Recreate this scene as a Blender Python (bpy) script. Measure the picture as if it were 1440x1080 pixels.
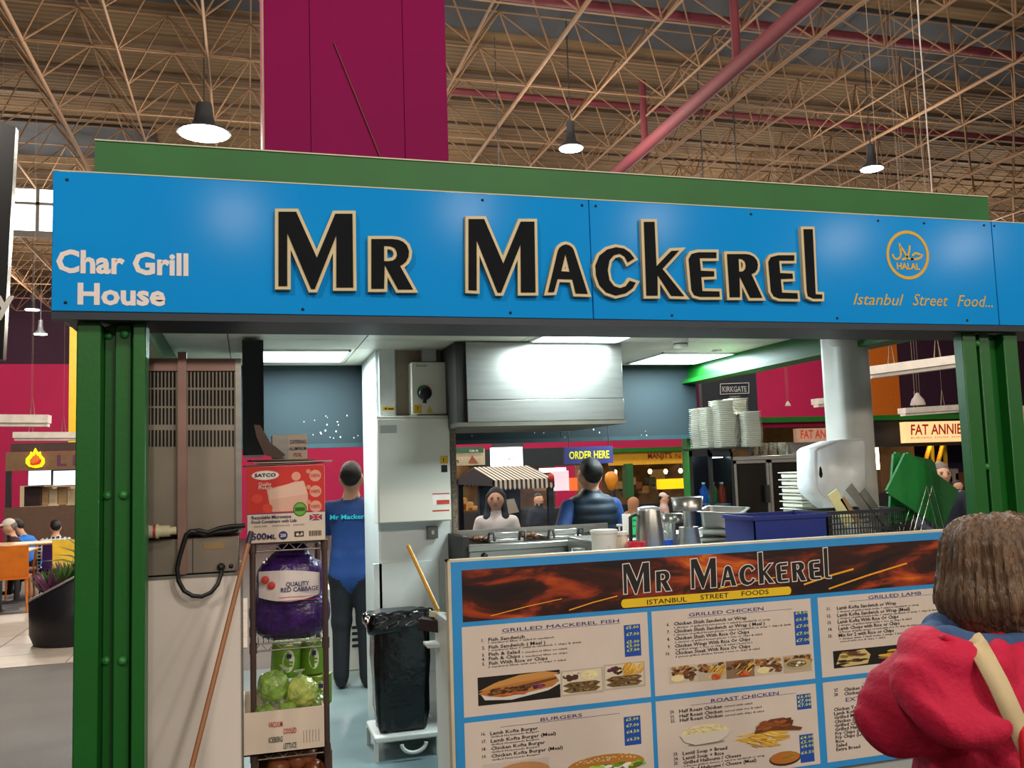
import bpy, bmesh, math, random
import numpy as np
from mathutils import Vector, Matrix, noise as mnoise
R_ = random.Random(7)
for o in list(bpy.data.objects): bpy.data.objects.remove(o, do_unlink=True)
SC = bpy.context.scene
COL = SC.collection
# ------------------------------------------------------------------ camera (from the vanishing points of the photograph)
F, CX, CY, EYE = 1277.0, 720.0, 540.0, 1.65
def _n(v): return v/np.linalg.norm(v)
_X = _n(np.array([5095-CX, CY-513, F])); _Z = np.array([261-CX, CY+13400, F]); _Z = _n(_Z-_X*np.dot(_X, _Z))
_Y = -np.cross(_Z, _X)
if _Y[2] < 0: _Y = -_Y
MW = np.stack([_X, _Y, _Z])
cam = bpy.data.cameras.new('camera'); camo = bpy.data.objects.new('camera', cam); COL.objects.link(camo)
m = Matrix.Identity(4)
for r in range(3):
    m[r][0] = MW[r, 0]; m[r][1] = MW[r, 1]; m[r][2] = -MW[r, 2]
m[2][3] = EYE
camo.matrix_world = m
cam.sensor_width = 36; cam.lens = 36*F/1440; cam.clip_start = .05; cam.clip_end = 300
SC.camera = camo
def ray(px, py): return MW@np.array([px-CX, CY-py, F])
def onY(px, py, y):
    d = ray(px, py); p = np.array([0, 0, EYE])+d*(y/d[1]); return float(p[0]), float(p[1]), float(p[2])
def onZ(px, py, z):
    d = ray(px, py); p = np.array([0, 0, EYE])+d*((z-EYE)/d[2]); return float(p[0]), float(p[1]), float(p[2])
def rect(x0, y0, x1, y1, Y):            # pixel box on the plane Y -> X0, X1, Z0, Z1
    a = onY(x0, (y0+y1)/2, Y); b = onY(x1, (y0+y1)/2, Y); c = onY((x0+x1)/2, y1, Y); d = onY((x0+x1)/2, y0, Y)
    return a[0], b[0], c[2], d[2]
# ------------------------------------------------------------------ world, exposure
W = bpy.data.worlds.new('World'); SC.world = W; W.use_nodes = True
bg = W.node_tree.nodes['Background']; bg.inputs[0].default_value = (1.0, .80, .62, 1); bg.inputs[1].default_value = .16
vs = SC.view_settings
vs.view_transform = 'Standard'; vs.look = 'None'; vs.gamma = 1; vs.use_curve_mapping = False; vs.exposure = 0.0
# ------------------------------------------------------------------ materials
def lin(c):
    if isinstance(c, str): c = tuple(int(c[i:i+2], 16)/255 for i in (0, 2, 4))
    return tuple((x/12.92 if x <= .04045 else ((x+.055)/1.055)**2.4) for x in c)
MATS = {}
def mat(name, col, rough=.5, metal=0., var=.12, scale=8., bump=0., bscale=40., emit=0., trans=0., stretch=None, coat=0., alpha=1., ecol=None):
    if name in MATS: return MATS[name]
    m = bpy.data.materials.new(name); MATS[name] = m; m.use_nodes = True
    nt = m.node_tree; b = nt.nodes['Principled BSDF']; c = lin(col)
    b.inputs['Roughness'].default_value = rough; b.inputs['Metallic'].default_value = metal
    b.inputs['Coat Weight'].default_value = coat
    if trans: b.inputs['Transmission Weight'].default_value = trans; b.inputs['IOR'].default_value = 1.2
    if alpha < 1: b.inputs['Alpha'].default_value = alpha
    tc = nt.nodes.new('ShaderNodeTexCoord'); mp = nt.nodes.new('ShaderNodeMapping'); nt.links.new(tc.outputs['Object'], mp.inputs[0])
    if stretch: mp.inputs['Scale'].default_value = stretch
    nz = nt.nodes.new('ShaderNodeTexNoise'); nz.inputs['Scale'].default_value = scale; nz.inputs['Detail'].default_value = 4
    nt.links.new(mp.outputs[0], nz.inputs[0])
    rp = nt.nodes.new('ShaderNodeValToRGB'); rp.color_ramp.elements[0].position = .3; rp.color_ramp.elements[1].position = .7
    rp.color_ramp.elements[0].color = tuple(x*(1-var) for x in c)+(1,); rp.color_ramp.elements[1].color = tuple(min(1, x*(1+var)) for x in c)+(1,)
    nt.links.new(nz.outputs[0], rp.inputs[0]); nt.links.new(rp.outputs[0], b.inputs['Base Color'])
    if emit:
        b.inputs['Emission Color'].default_value = (lin(ecol) if ecol else c)+(1,); b.inputs['Emission Strength'].default_value = emit
    if bump:
        n2 = nt.nodes.new('ShaderNodeTexNoise'); n2.inputs['Scale'].default_value = bscale; n2.inputs['Detail'].default_value = 3
        nt.links.new(mp.outputs[0], n2.inputs[0]); bn = nt.nodes.new('ShaderNodeBump'); bn.inputs['Strength'].default_value = bump; bn.inputs['Distance'].default_value = .01
        nt.links.new(n2.outputs[0], bn.inputs['Height']); nt.links.new(bn.outputs[0], b.inputs['Normal'])
    return m
def attr_mat(name, rough=.4, emit=0.):
    if name in MATS: return MATS[name]
    m = bpy.data.materials.new(name); MATS[name] = m; m.use_nodes = True; nt = m.node_tree; b = nt.nodes['Principled BSDF']
    a = nt.nodes.new('ShaderNodeAttribute'); a.attribute_name = 'Col'; nt.links.new(a.outputs['Color'], b.inputs['Base Color']); b.inputs['Roughness'].default_value = rough
    if emit: nt.links.new(a.outputs['Color'], b.inputs['Emission Color']); b.inputs['Emission Strength'].default_value = emit
    return m
# ------------------------------------------------------------------ object helpers
BASE = {}
def tag(o, label=None, cat=None, group=None, kind=None):
    if label: o['label'] = label
    if cat: o['category'] = cat
    if group: o['group'] = group
    if kind: o['kind'] = kind
    return o
def thing(name, loc, label, cat, group=None, kind=None):
    o = bpy.data.objects.new(name, None); o.empty_display_size = .1; COL.objects.link(o); o.location = loc; BASE[o] = tuple(loc)
    return tag(o, label, cat, group, kind)
def link(name, me, parent=None, loc=None):
    o = bpy.data.objects.new(name, me); COL.objects.link(o)
    if parent is not None: o.parent = parent; BASE[o] = BASE[parent]
    elif loc is not None: o.location = loc; BASE[o] = tuple(loc)
    else: BASE[o] = (0, 0, 0)
    return o
def copy_tree(o, loc=None, parent=None):
    c = o.copy(); COL.objects.link(c); c.parent = parent
    if loc is not None: c.location = loc
    BASE[c] = BASE.get(o, (0, 0, 0)) if loc is None else tuple(loc)
    for ch in list(o.children): copy_tree(ch, None, c)
    return c
class B:
    def __init__(s): s.v = []; s.f = []; s.sm = []; s.mi = []; s.cm = 0
    def add(s, vs, fs, smooth=False):
        k = len(s.v); s.v += [tuple(map(float, p)) for p in vs]; s.f += [tuple(i+k for i in f) for f in fs]; s.sm += [smooth]*len(fs); s.mi += [s.cm]*len(fs); return s
    def box(s, x0, x1, y0, y1, z0, z1):
        return s.add([(x0, y0, z0), (x1, y0, z0), (x1, y1, z0), (x0, y1, z0), (x0, y0, z1), (x1, y0, z1), (x1, y1, z1), (x0, y1, z1)],
              [(3, 2, 1, 0), (4, 5, 6, 7), (0, 1, 5, 4), (1, 2, 6, 5), (2, 3, 7, 6), (3, 0, 4, 7)])
    def obox(s, c, sx, sy, sz, M=None):
        M = M or Matrix.Identity(3); c = Vector(c); vs = []
        for dz in (-.5, .5):
            for dx, dy in ((-.5, -.5), (.5, -.5), (.5, .5), (-.5, .5)): vs.append(c+M@Vector((dx*sx, dy*sy, dz*sz)))
        return s.add(vs, [(3, 2, 1, 0), (4, 5, 6, 7), (0, 1, 5, 4), (1, 2, 6, 5), (2, 3, 7, 6), (3, 0, 4, 7)])
    def rbox(s, x0, x1, y0, y1, z0, z1, r=.01, seg=2):
        bm = bmesh.new(); bmesh.ops.create_cube(bm, size=1)
        for v in bm.verts: v.co = Vector(((x0+x1)/2+v.co.x*(x1-x0), (y0+y1)/2+v.co.y*(y1-y0), (z0+z1)/2+v.co.z*(z1-z0)))
        bmesh.ops.bevel(bm, geom=bm.edges[:], offset=r, segments=seg, affect='EDGES', profile=.5)
        bm.verts.index_update(); bm.normal_update(); s.add([v.co[:] for v in bm.verts], [[v.index for v in f.verts] for f in bm.faces], True)
        for i, f in enumerate(bm.faces):
            if max(abs(c) for c in f.normal) > .999: s.sm[len(s.sm)-len(bm.faces)+i] = False
        bm.free(); return s
    def tube(s, p, q, r, n=8, r2=None, cap=True):
        p = Vector(p); q = Vector(q); d = (q-p).normalized(); a = d.orthogonal().normalized(); b = d.cross(a); r2 = r if r2 is None else r2; vs = []
        for c, rr in ((p, r), (q, r2)):
            for i in range(n):
                t = 2*math.pi*i/n; vs.append(c+a*math.cos(t)*rr+b*math.sin(t)*rr)
        s.add(vs, [(i, (i+1) % n, n+(i+1) % n, n+i) for i in range(n)], n > 5)
        if cap: s.add(vs, [tuple(range(n-1, -1, -1)), tuple(range(n, 2*n))])
        return s
    def path(s, pts, r, n=6, closed=False):
        pts = [Vector(p) for p in pts]; N = len(pts); vs = []; prev = None
        for i, p in enumerate(pts):
            a = pts[(i-1) % N] if (i or closed) else p; b = pts[(i+1) % N] if (i < N-1 or closed) else p
            d = (b-a).normalized()
            u = d.orthogonal().normalized() if prev is None else (prev-d*prev.dot(d)).normalized()
            prev = u; w = d.cross(u); rr = r[i] if isinstance(r, (list, tuple)) else r
            for k in range(n):
                t = 2*math.pi*k/n; vs.append(p+u*math.cos(t)*rr+w*math.sin(t)*rr)
        fs = []
        for i in range(N if closed else N-1):
            j = (i+1) % N
            for k in range(n): fs.append((i*n+k, i*n+(k+1) % n, j*n+(k+1) % n, j*n+k))
        s.add(vs, fs, True)
        if not closed: s.add(vs, [tuple(range(n-1, -1, -1)), tuple(range((N-1)*n, N*n))])
        return s
    def lathe(s, prof, c, n=20, M=None):
        c = Vector(c); vs = []; M = M or Matrix.Identity(3)
        for r, z in prof:
            for i in range(n):
                t = 2*math.pi*i/n; vs.append(c+M@Vector((r*math.cos(t), r*math.sin(t), z)))
        fs = [(j*n+i, j*n+(i+1) % n, (j+1)*n+(i+1) % n, (j+1)*n+i) for j in range(len(prof)-1) for i in range(n)]
        s.add(vs, fs, True)
        if prof[0][0] > 1e-5: s.add(vs, [tuple(range(n-1, -1, -1))])
        if prof[-1][0] > 1e-5: s.add(vs, [tuple(range((len(prof)-1)*n, len(prof)*n))])
        return s
    def ell(s, c, rx, ry, rz, n=14, m=9, M=None, warp=None):
        c = Vector(c); vs = []; M = M or Matrix.Identity(3)
        for j in range(m+1):
            a = math.pi*j/m
            for i in range(n):
                t = 2*math.pi*i/n; d = Vector((math.sin(a)*math.cos(t), math.sin(a)*math.sin(t), math.cos(a)))
                k = warp(d) if warp else 1
                vs.append(c+M@Vector((d.x*rx*k, d.y*ry*k, d.z*rz*k)))
        return s.add(vs, [((j+1)*n+i, (j+1)*n+(i+1) % n, j*n+(i+1) % n, j*n+i) for j in range(m) for i in range(n)], True)
    def prism(s, poly, y0, y1):           # polygon in XZ extruded along Y
        n = len(poly); vs = [(x, y0, z) for x, z in poly]+[(x, y1, z) for x, z in poly]
        ar = sum(poly[i][0]*poly[(i+1) % n][1]-poly[(i+1) % n][0]*poly[i][1] for i in range(n))
        fr = tuple(range(n)) if ar > 0 else tuple(range(n-1, -1, -1)); bk = tuple(i+n for i in reversed(fr))
        sd = [(i, i+n, (i+1) % n+n, (i+1) % n) if ar > 0 else ((i+1) % n, (i+1) % n+n, i+n, i) for i in range(n)]
        return s.add(vs, [fr, bk]+sd)
    def poly(s, pts): return s.add(pts, [tuple(range(len(pts)))])
    def build(s, name, mats, parent=None, loc=None):
        if loc is None: loc = BASE[parent] if parent is not None else (0, 0, 0)
        if not isinstance(mats, (list, tuple)): mats = [mats]
        me = bpy.data.meshes.new(name); me.from_pydata([(x-loc[0], y-loc[1], z-loc[2]) for x, y, z in s.v], [], s.f)
        me.polygons.foreach_set('use_smooth', s.sm); me.polygons.foreach_set('material_index', s.mi)
        for m in mats: me.materials.append(m)
        me.update()
        return link(name, me, parent, None if parent is not None else loc)
def Rz(a): return Matrix.Rotation(a, 3, 'Z')
def Rx(a): return Matrix.Rotation(a, 3, 'X')
def Ry(a): return Matrix.Rotation(a, 3, 'Y')
# lettering: a text curve turned into a flat (or raised) mesh on the plane Y, facing -Y
def text_mesh(body, res=2, offset=0., extrude=0., shear=0., space=1.):
    cu = bpy.data.curves.new('text', 'FONT'); cu.body = body; cu.size = 1; cu.resolution_u = res; cu.offset = offset; cu.extrude = extrude; cu.shear = shear; cu.space_character = space
    ob = bpy.data.objects.new('text', cu); COL.objects.link(ob)
    me = bpy.data.meshes.new_from_object(ob); bpy.data.objects.remove(ob, do_unlink=True); bpy.data.curves.remove(cu)
    return me
CAPH = .73
def text(body, px0, py0, Y, hpx, m, parent, name='lettering', px1=None, bold=.0, shear=0., eps=.0015, extrude=0., space=1., res=2, py1=None):
    """baseline starts at the pixel (px0,py0); hpx = capital height in pixels; px1 = pixel where the line ends"""
    a = onY(px0, py0, Y); t = onY(px0, py0-hpx, Y); h = t[2]-a[2]; sc = h/CAPH
    me = text_mesh(body, res, bold, extrude/sc if extrude else 0., shear, space)
    co = np.empty(len(me.vertices)*3); me.vertices.foreach_get('co', co); co = co.reshape(-1, 3)
    if len(co) == 0: return None
    x0, x1 = co[:, 0].min(), co[:, 0].max(); sx = sc
    if px1 is not None: sx = (onY(px1, py0, Y)[0]-a[0])/(x1-x0)
    out = np.stack([a[0]+(co[:, 0]-x0)*sx, Y-eps-extrude-co[:, 2]*sc, a[2]+co[:, 1]*sc], 1)
    b = BASE[parent]; out -= np.array(b)
    me.vertices.foreach_set('co', out.ravel()); me.materials.clear(); me.materials.append(m); me.update(); me.name = name
    return link(name, me, parent)
def curve_poly(loops, Y, offset, depth, name, m, parent):
    """loops: lists of (X,Z): outer outline and holes; filled 2D curve, grown by offset, depth thick, front at Y"""
    cu = bpy.data.curves.new('c', 'CURVE'); cu.dimensions = '2D'; cu.fill_mode = 'BOTH'; cu.offset = offset; cu.extrude = depth/2
    for lp in loops:
        sp = cu.splines.new('POLY'); sp.points.add(len(lp)-1); sp.use_cyclic_u = True
        for i, (x, z) in enumerate(lp): sp.points[i].co = (x, z, 0, 1)
    ob = bpy.data.objects.new('c', cu); COL.objects.link(ob); me = bpy.data.meshes.new_from_object(ob)
    bpy.data.objects.remove(ob, do_unlink=True); bpy.data.curves.remove(cu)
    b = BASE[parent]
    for v in me.vertices: x, z, d = v.co; v.co = (x-b[0], Y+depth/2-d-b[1], z-b[2])
    me.materials.clear(); me.materials.append(m); me.update(); me.name = name
    return link(name, me, parent)
# flat printed picture: layered polygons with their own colours
class Print:
    def __init__(s, X0, X1, Z0, Z1, Y, slope=None): s.r = (X0, X1, Z0, Z1); s.Y = Y; s.v = []; s.f = []; s.c = []; s.n = 0
    def P(s, u, v): X0, X1, Z0, Z1 = s.r; return (X0+(X1-X0)*u, s.Y-.00005*s.n, Z0+(Z1-Z0)*v)
    def poly(s, pts, col):
        s.n += 1; k = len(s.v); s.v += [s.P(u, v) for u, v in pts]
        ar = sum(pts[i][0]*pts[(i+1) % len(pts)][1]-pts[(i+1) % len(pts)][0]*pts[i][1] for i in range(len(pts)))
        f = tuple(k+i for i in range(len(pts))); s.f.append(f if ar > 0 else f[::-1]); s.c.append(lin(col)); return s
    def rc(s, u0, v0, u1, v1, col): return s.poly([(u0, v0), (u1, v0), (u1, v1), (u0, v1)], col)
    def el(s, u, v, a, b, col, rot=0., n=16, t0=0, t1=2*math.pi):
        pts = []
        for i in range(n):
            t = t0+(t1-t0)*i/(n if t1-t0 > 6.2 else n-1); x, y = a*math.cos(t), b*math.sin(t); pts.append((u+x*math.cos(rot)-y*math.sin(rot), v+x*math.sin(rot)+y*math.cos(rot)))
        return s.poly(pts, col)
    def blobs(s, n, u0, v0, u1, v1, a, b, cols, rot=None, rnd=R_):
        for _ in range(n):
            s.el(rnd.uniform(u0, u1), rnd.uniform(v0, v1), a*rnd.uniform(.6, 1.2), b*rnd.uniform(.6, 1.2), rnd.choice(cols), rnd.uniform(-.8, .8) if rot is None else rot+rnd.uniform(-.2, .2), 8)
        return s
    def build(s, name, parent, rough=.45, emit=0.):
        b = BASE[parent]; me = bpy.data.meshes.new(name); me.from_pydata([(x-b[0], y-b[1], z-b[2]) for x, y, z in s.v], [], s.f)
        at = me.color_attributes.new('Col', 'FLOAT_COLOR', 'CORNER'); i = 0
        for f, c in zip(s.f, s.c):
            for _ in f: at.data[i].color = c+(1,); i += 1
        me.materials.append(attr_mat('printed_ink_%g_%g' % (rough, emit), rough, emit)); me.update(); return link(name, me, parent)
# smooth blended bodies: distance field -> surface net
def sdf_mesh(prims, vox, k=.03, disp=None):
    lo = np.min([np.minimum(np.array(p[0])-max(p[2], p[3])/min(p[5]), np.array(p[1])-max(p[2], p[3])/min(p[5])) for p in prims], 0)-vox*3-k
    hi = np.max([np.maximum(np.array(p[0])+max(p[2], p[3])/min(p[5]), np.array(p[1])+max(p[2], p[3])/min(p[5])) for p in prims], 0)+vox*3+k
    n = np.ceil((hi-lo)/vox).astype(int)+1
    D = np.full(n, 1e3); Mn = np.full(n, 1e3); I = np.zeros(n, int)
    for p in prims:
        a, b, ra, rb, mi, sq = [np.array(x) for x in p]; R = max(ra, rb)/min(sq)+k+vox*3
        i0 = np.maximum(((np.minimum(a, b)-R-lo)/vox).astype(int), 0); i1 = np.minimum(((np.maximum(a, b)+R-lo)/vox).astype(int)+2, n)
        sl = tuple(slice(x, y) for x, y in zip(i0, i1))
        g = np.stack(np.meshgrid(*[lo[q]+vox*np.arange(i0[q], i1[q]) for q in range(3)], indexing='ij'), -1)
        pa = (g-a)*sq; ba = (b-a)*sq; L = max((ba*ba).sum(), 1e-9); t = np.clip((pa*ba).sum(-1)/L, 0, 1)
        d = (np.linalg.norm(pa-t[..., None]*ba, axis=-1)-(ra+(rb-ra)*t))/sq.max()
        Ds = D[sl]; h = np.maximum(k-np.abs(Ds-d), 0)/k; D[sl] = np.minimum(Ds, d)-h*h*k/4
        w = d < Mn[sl]; Mn[sl] = np.where(w, d, Mn[sl]); I[sl] = np.where(w, mi, I[sl])
    if disp is not None:
        g = np.stack(np.meshgrid(*[lo[q]+vox*np.arange(n[q]) for q in range(3)], indexing='ij'), -1); D = np.where(D < .15, D+disp(g), D)
    ins = D < 0; s = [slice(None, -1), slice(1, None)]
    acc = np.zeros(tuple(n-1)+(3,)); cnt = np.zeros(tuple(n-1))
    for ax in range(3):
        oth = [q for q in range(3) if q != ax]
        for u in (0, 1):
            for w in (0, 1):
                i0 = [None]*3; i0[ax] = s[0]; i0[oth[0]] = s[u]; i0[oth[1]] = s[w]; i1 = list(i0); i1[ax] = s[1]
                d0, d1 = D[tuple(i0)], D[tuple(i1)]; c = (d0 < 0) != (d1 < 0)
                t = np.where(c, d0/np.where(c, d0-d1, 1), 0)
                acc[..., ax] += np.where(c, t, 0); acc[..., oth[0]] += np.where(c, u, 0); acc[..., oth[1]] += np.where(c, w, 0); cnt += c
    mk = cnt > 0; ids = np.full(tuple(n-1), -1); ids[mk] = np.arange(mk.sum())
    V = (np.argwhere(mk)+acc[mk]/cnt[mk][:, None])*vox+lo; mi_v = I[:-1, :-1, :-1][mk]
    Fs = []
    for ax in range(3):
        u, w = [(1, 2), (2, 0), (0, 1)][ax]
        i0 = [slice(1, -1)]*3; i0[ax] = slice(0, -1); i1 = [slice(1, -1)]*3; i1[ax] = slice(1, None)
        a_, b_ = ins[tuple(i0)], ins[tuple(i1)]
        for flag, cond in ((0, a_ & ~b_), (1, ~a_ & b_)):
            e = np.argwhere(cond)
            if not len(e): continue
            off = np.ones(3, int); off[ax] = 0; e = e+off
            def cell(du, dw):
                q = e.copy(); q[:, u] += du; q[:, w] += dw; return ids[q[:, 0], q[:, 1], q[:, 2]]
            q = np.stack([cell(-1, -1), cell(0, -1), cell(0, 0), cell(-1, 0)], 1)
            Fs.append(q if flag == 0 else q[:, ::-1])
    Fq = np.concatenate(Fs); Fq = Fq[(Fq >= 0).all(1)]
    fm = mi_v[Fq[:, 0]]
    return V, Fq, fm
def sdf_obj(name, prims, vox, mats, parent, k=.03, disp=None, T=None):
    P = [(p[0], p[1], p[2], p[3], p[4] if len(p) > 4 else 0, p[5] if len(p) > 5 else (1, 1, 1)) for p in prims]
    V, Fq, fm = sdf_mesh(P, vox, k, disp)
    if T is not None: A = np.array(T); V = V@A[:3, :3].T+A[:3, 3]
    V = V-np.array(BASE[parent])
    me = bpy.data.meshes.new(name); me.from_pydata(V.tolist(), [], Fq.tolist())
    me.polygons.foreach_set('use_smooth', [True]*len(Fq)); me.polygons.foreach_set('material_index', fm.astype(int).tolist())
    for q in mats: me.materials.append(q)
    me.update(); return link(name, me, parent)
# ================================================================== the hall
G = mat
steel_tan = G('tan_painted_steel', '70543A', .8, 0, .12, 3)
deck_m = G('roof_deck_sheet', '523E22', .95, 0, .08, 1.5)
nt = deck_m.node_tree; wv = nt.nodes.new('ShaderNodeTexWave'); wv.bands_direction = 'Y'; wv.inputs['Scale'].default_value = 2.2
tcn = nt.nodes.new('ShaderNodeTexCoord'); nt.links.new(tcn.outputs['Object'], wv.inputs[0]); bn = nt.nodes.new('ShaderNodeBump'); bn.inputs['Strength'].default_value = .5; bn.inputs['Distance'].default_value = .03
nt.links.new(wv.outputs[1], bn.inputs['Height']); nt.links.new(bn.outputs[0], nt.nodes['Principled BSDF'].inputs['Normal'])
floor_m = G('grey_hall_floor', '56524F', .75, 0, .12, 2, .2, 120)
b = B()
xs = [-22, -1.0, 40]
for y0, y1, z0, z1 in ((-16, 13, 0, 0), (13, 30, 0, -.8), (30, 44, -.8, -.8)):
    b.poly([(-26, y0, z0), (42, y0, z0), (42, y1, z1), (-26, y1, z1)])
fl = b.build('floor', floor_m); tag(fl, kind='structure')
tile_m = G('beige_floor_tile', 'A79C90', .5, 0, .1, 3)
b = B()
for i in range(9):
    for j in range(6):
        x = -7.2+i*.8; y = 9.3+j*.62+(.0); b.box(x, x+.79, y, y+.61, .0, .008)
o = b.build('floor_tiling', tile_m, fl); o['kind'] = 'stuff'
b = B().box(-.57, 3.5, 3.45, 8.2, .0, .012)
tag(b.build('floor_kiosk', G('blue_grey_vinyl', '6E8284', .35, 0, .1, 3)), kind='structure')
# roof deck with purlins and rooflights
ZD, ZB, ZT, MOD = 8.85, 7.65, 8.5, 1.2
ceil = B().box(-26, 42, -16, 42, ZD, ZD+.1).build('ceiling', deck_m); tag(ceil, kind='structure')
pur_m = G('dark_purlin', '4A3828', .8)
b0 = B().box(-26, 42, -.03, .03, -.05, 0)
me = None
for j in range(28):
    y = 8.3+j*1.2
    if me is None:
        p = b0.build('purlin', pur_m, ceil); p.location = (0, y, ZD); me = p.data
    else:
        p = link('purlin', me, ceil); p.location = (0, y, ZD)
dark_gl = G('dark_rooflight', '23262A', .9, 0, .3, 2)
def rooflight(x0, x1, y0, y1, m, name='rooflight'):
    B().box(x0, x1, y0, y1, ZD-.06, ZD+.02).build(name, m, ceil)
a0 = onZ(660, 36, ZD); a1 = onZ(660, -60, ZD)
rooflight(2.5, 30, a1[1], a0[1], dark_gl)
a0 = onZ(320, 8, ZD); rooflight(-10, 1.2, a0[1]-3, a0[1], dark_gl)
q = onZ(60, 190, ZD); rooflight(q[0]-9, q[0]+2.2, q[1]-.9, q[1]+1.1, dark_gl)
# open clerestory beyond the roof, bright daylight
sky_m = G('daylight_glazing', 'FFFFFF', .5, 0, 0, 1, emit=6)
X0, X1, Z0, Z1 = rect(2, 266, 84, 326, 19.0)
# seen as a glazed strip standing in a step of the roof
cl = thing('window_1', ((X0+X1)/2, 19, Z0), 'bright daylight window high in the roof at the left', 'window', kind='structure')
B().box(X0-2, X1+.5, 19, 19.04, Z0, Z1).build('pane', sky_m, cl)
fr = B()
for i in range(5): x = X0-2+(X1+2.5-X0)*i/4; fr.box(x-.03, x+.03, 18.93, 19.0, Z0, Z1)
fr.box(X0-2, X1+.5, 18.93, 19, Z1-.32, Z1-.27); fr.box(X0-2, X1+.5, 18.9, 19, Z0-.12, Z0); fr.build('glazing_bar', G('grey_bar', '6A6660', .6), cl)
# space frame: chords are single bars, diagonals near the photographer are separate parts
sf = thing('space_frame', (6, 20, ZB), 'tan steel space frame truss spanning the whole hall roof', 'roof truss')
NX0, NX1, NY0, NY1 = -10, 20, -2, 20
nx = lambda i: 4.286+MOD*i
ny = lambda j: 10.81+MOD*j
def bar(name, mesh, p, q):
    o = link(name, mesh, sf); d = Vector(q)-Vector(p); o.location = Vector(p)-Vector(BASE[sf])
    o.rotation_mode = 'QUATERNION'; o.rotation_quaternion = Vector((0, 0, 1)).rotation_difference(d.normalized()); o.scale = (1, 1, d.length); return o
unit = B().tube((0, 0, 0), (0, 0, 1), .020, 6).build('unit', steel_tan); um = unit.data; bpy.data.objects.remove(unit)
unit = B().tube((0, 0, 0), (0, 0, 1), .034, 6).build('unit', steel_tan); um2 = unit.data; bpy.data.objects.remove(unit)
dm = B().tube((0, 0, 0), (0, 0, 1), .014, 5).build('unit', steel_tan); du = dm.data; bpy.data.objects.remove(dm)
for i in range(NX0, NX1+1):
    bar('bottom_chord', um2 if i % 3 == 0 else um, (nx(i), ny(NY0), ZB), (nx(i), ny(NY1), ZB))
    if i % 2 == 0: bar('top_chord', du, (nx(i)+.6, ny(NY0)+.6, ZT), (nx(i)+.6, ny(NY1)+.6, ZT))
for j in range(NY0, NY1+1):
    if j % 2 == 0: bar('bottom_chord', du, (nx(NX0), ny(j), ZB), (nx(NX1), ny(j), ZB))
    bar('top_chord', du, (nx(NX0)+.6, ny(j)+.6, ZT), (nx(NX1)+.6, ny(j)+.6, ZT))
dg = []
for i in range(NX0, NX1+1):
    for j in range(NY0, NY1+1):
        for sx in (-.6, .6):
            for sy in (-.6, .6): dg.append((nx(i), ny(j), nx(i)+sx, ny(j)+sy))
def infr(t):
    c = MW.T@np.array([t[0], t[1], ZB-EYE]);
    if c[2] <= 0: return 1e9
    u, v = CX+F*c[0]/c[2], CY-F*c[1]/c[2]
    return c[2] if (-60 < u < 1500 and v > -80) else 1e3+c[2]
dg.sort(key=infr)
for t in dg[:300]: bar('diagonal', du, (t[0], t[1], ZB), (t[2], t[3], ZT))
b = B()
for t in dg[300:]: b.tube((t[0], t[1], ZB), (t[2], t[3], ZT), .013, 4, cap=False)
b.build('diagonal_bars', steel_tan, sf)['kind'] = 'stuff'
# red sprinkler pipes under the roof
red_pipe = G('dark_red_pipe', '54141F', .8, 0, .1)
def pipe(pts, r, label):
    o = B().path(pts, r, 10).build('sprinkler_pipe', red_pipe, None, pts[0]); tag(o, label, 'pipe', 'sprinkler pipes')
zp = 6.9
pa = onZ(1165, -20, zp); pb = onZ(830, 275, zp)
pipe([(pa[0], pa[1], zp), (pb[0]*.5+pa[0]*.5, (pa[1]+pb[1])/2, zp), (pb[0], pb[1], zp)], .11, 'thick dark red pipe running diagonally away under the roof')
yy = onZ(950, 22, 8.3)[1]; pipe([(1, yy, 8.3), (16, yy, 8.3), (30, yy, 8.3)], .07, 'thin dark red pipe crossing above the thick one near the top edge')
yy = onZ(950, 155, 8.3)[1]; pipe([(1, yy, 8.3), (16, yy, 8.3), (34, yy, 8.3)], .06, 'thin dark red pipe crossing the roof behind the hanging lamps')
q = onZ(874, 238, zp); pipe([(q[0]+.2, q[1]-.6, zp), (q[0]+.2, q[1]-.6, 7.6), (q[0]+.2, q[1]-.6, 8.3)], .06, 'short upright dark red pipe joining the thick diagonal pipe')
q = onZ(1037, 95, zp); pipe([(q[0], q[1], zp), (q[0], q[1], 7.6), (q[0], q[1], 8.3)], .06, 'short upright dark red pipe meeting the thick pipe at its upper end')
# walls
wall_m = G('aubergine_wall', '3A1830', .8); mag_m = G('magenta_wall', 'B8124F', .75, 0, .06, .5); org_m = G('orange_wall', 'D0690F', .75, 0, .06)
wb = B().box(-26, 42, 38, 38.3, -.8, ZD).build('wall_back', wall_m); tag(wb, kind='structure')
def wpanel(x0, y0, x1, y1, m, name, Y=37.9):
    X0, X1, Z0, Z1 = rect(x0, y0, x1, y1, Y); return B().box(X0, X1, Y, Y+.1, -.8, Z1).build(name, m, wb)
wpanel(-120, 512, 640, 700, mag_m, 'painted_panel'); wpanel(640, 596, 985, 700, mag_m, 'painted_panel')
wpanel(985, 470, 1190, 700, mag_m, 'painted_panel'); wpanel(1186, 470, 1268, 700, org_m, 'painted_panel')
tag(B().box(-26.3, -26, -16, 38.3, -.8, ZD).build('wall_left', G('dark_wall', '4A3A38', .8)), kind='structure')
tag(B().box(42, 42.3, -16, 38.3, -.8, ZD).build('wall_right', G('aubergine_wall2', '2E1A30', .8)), kind='structure')
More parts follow.
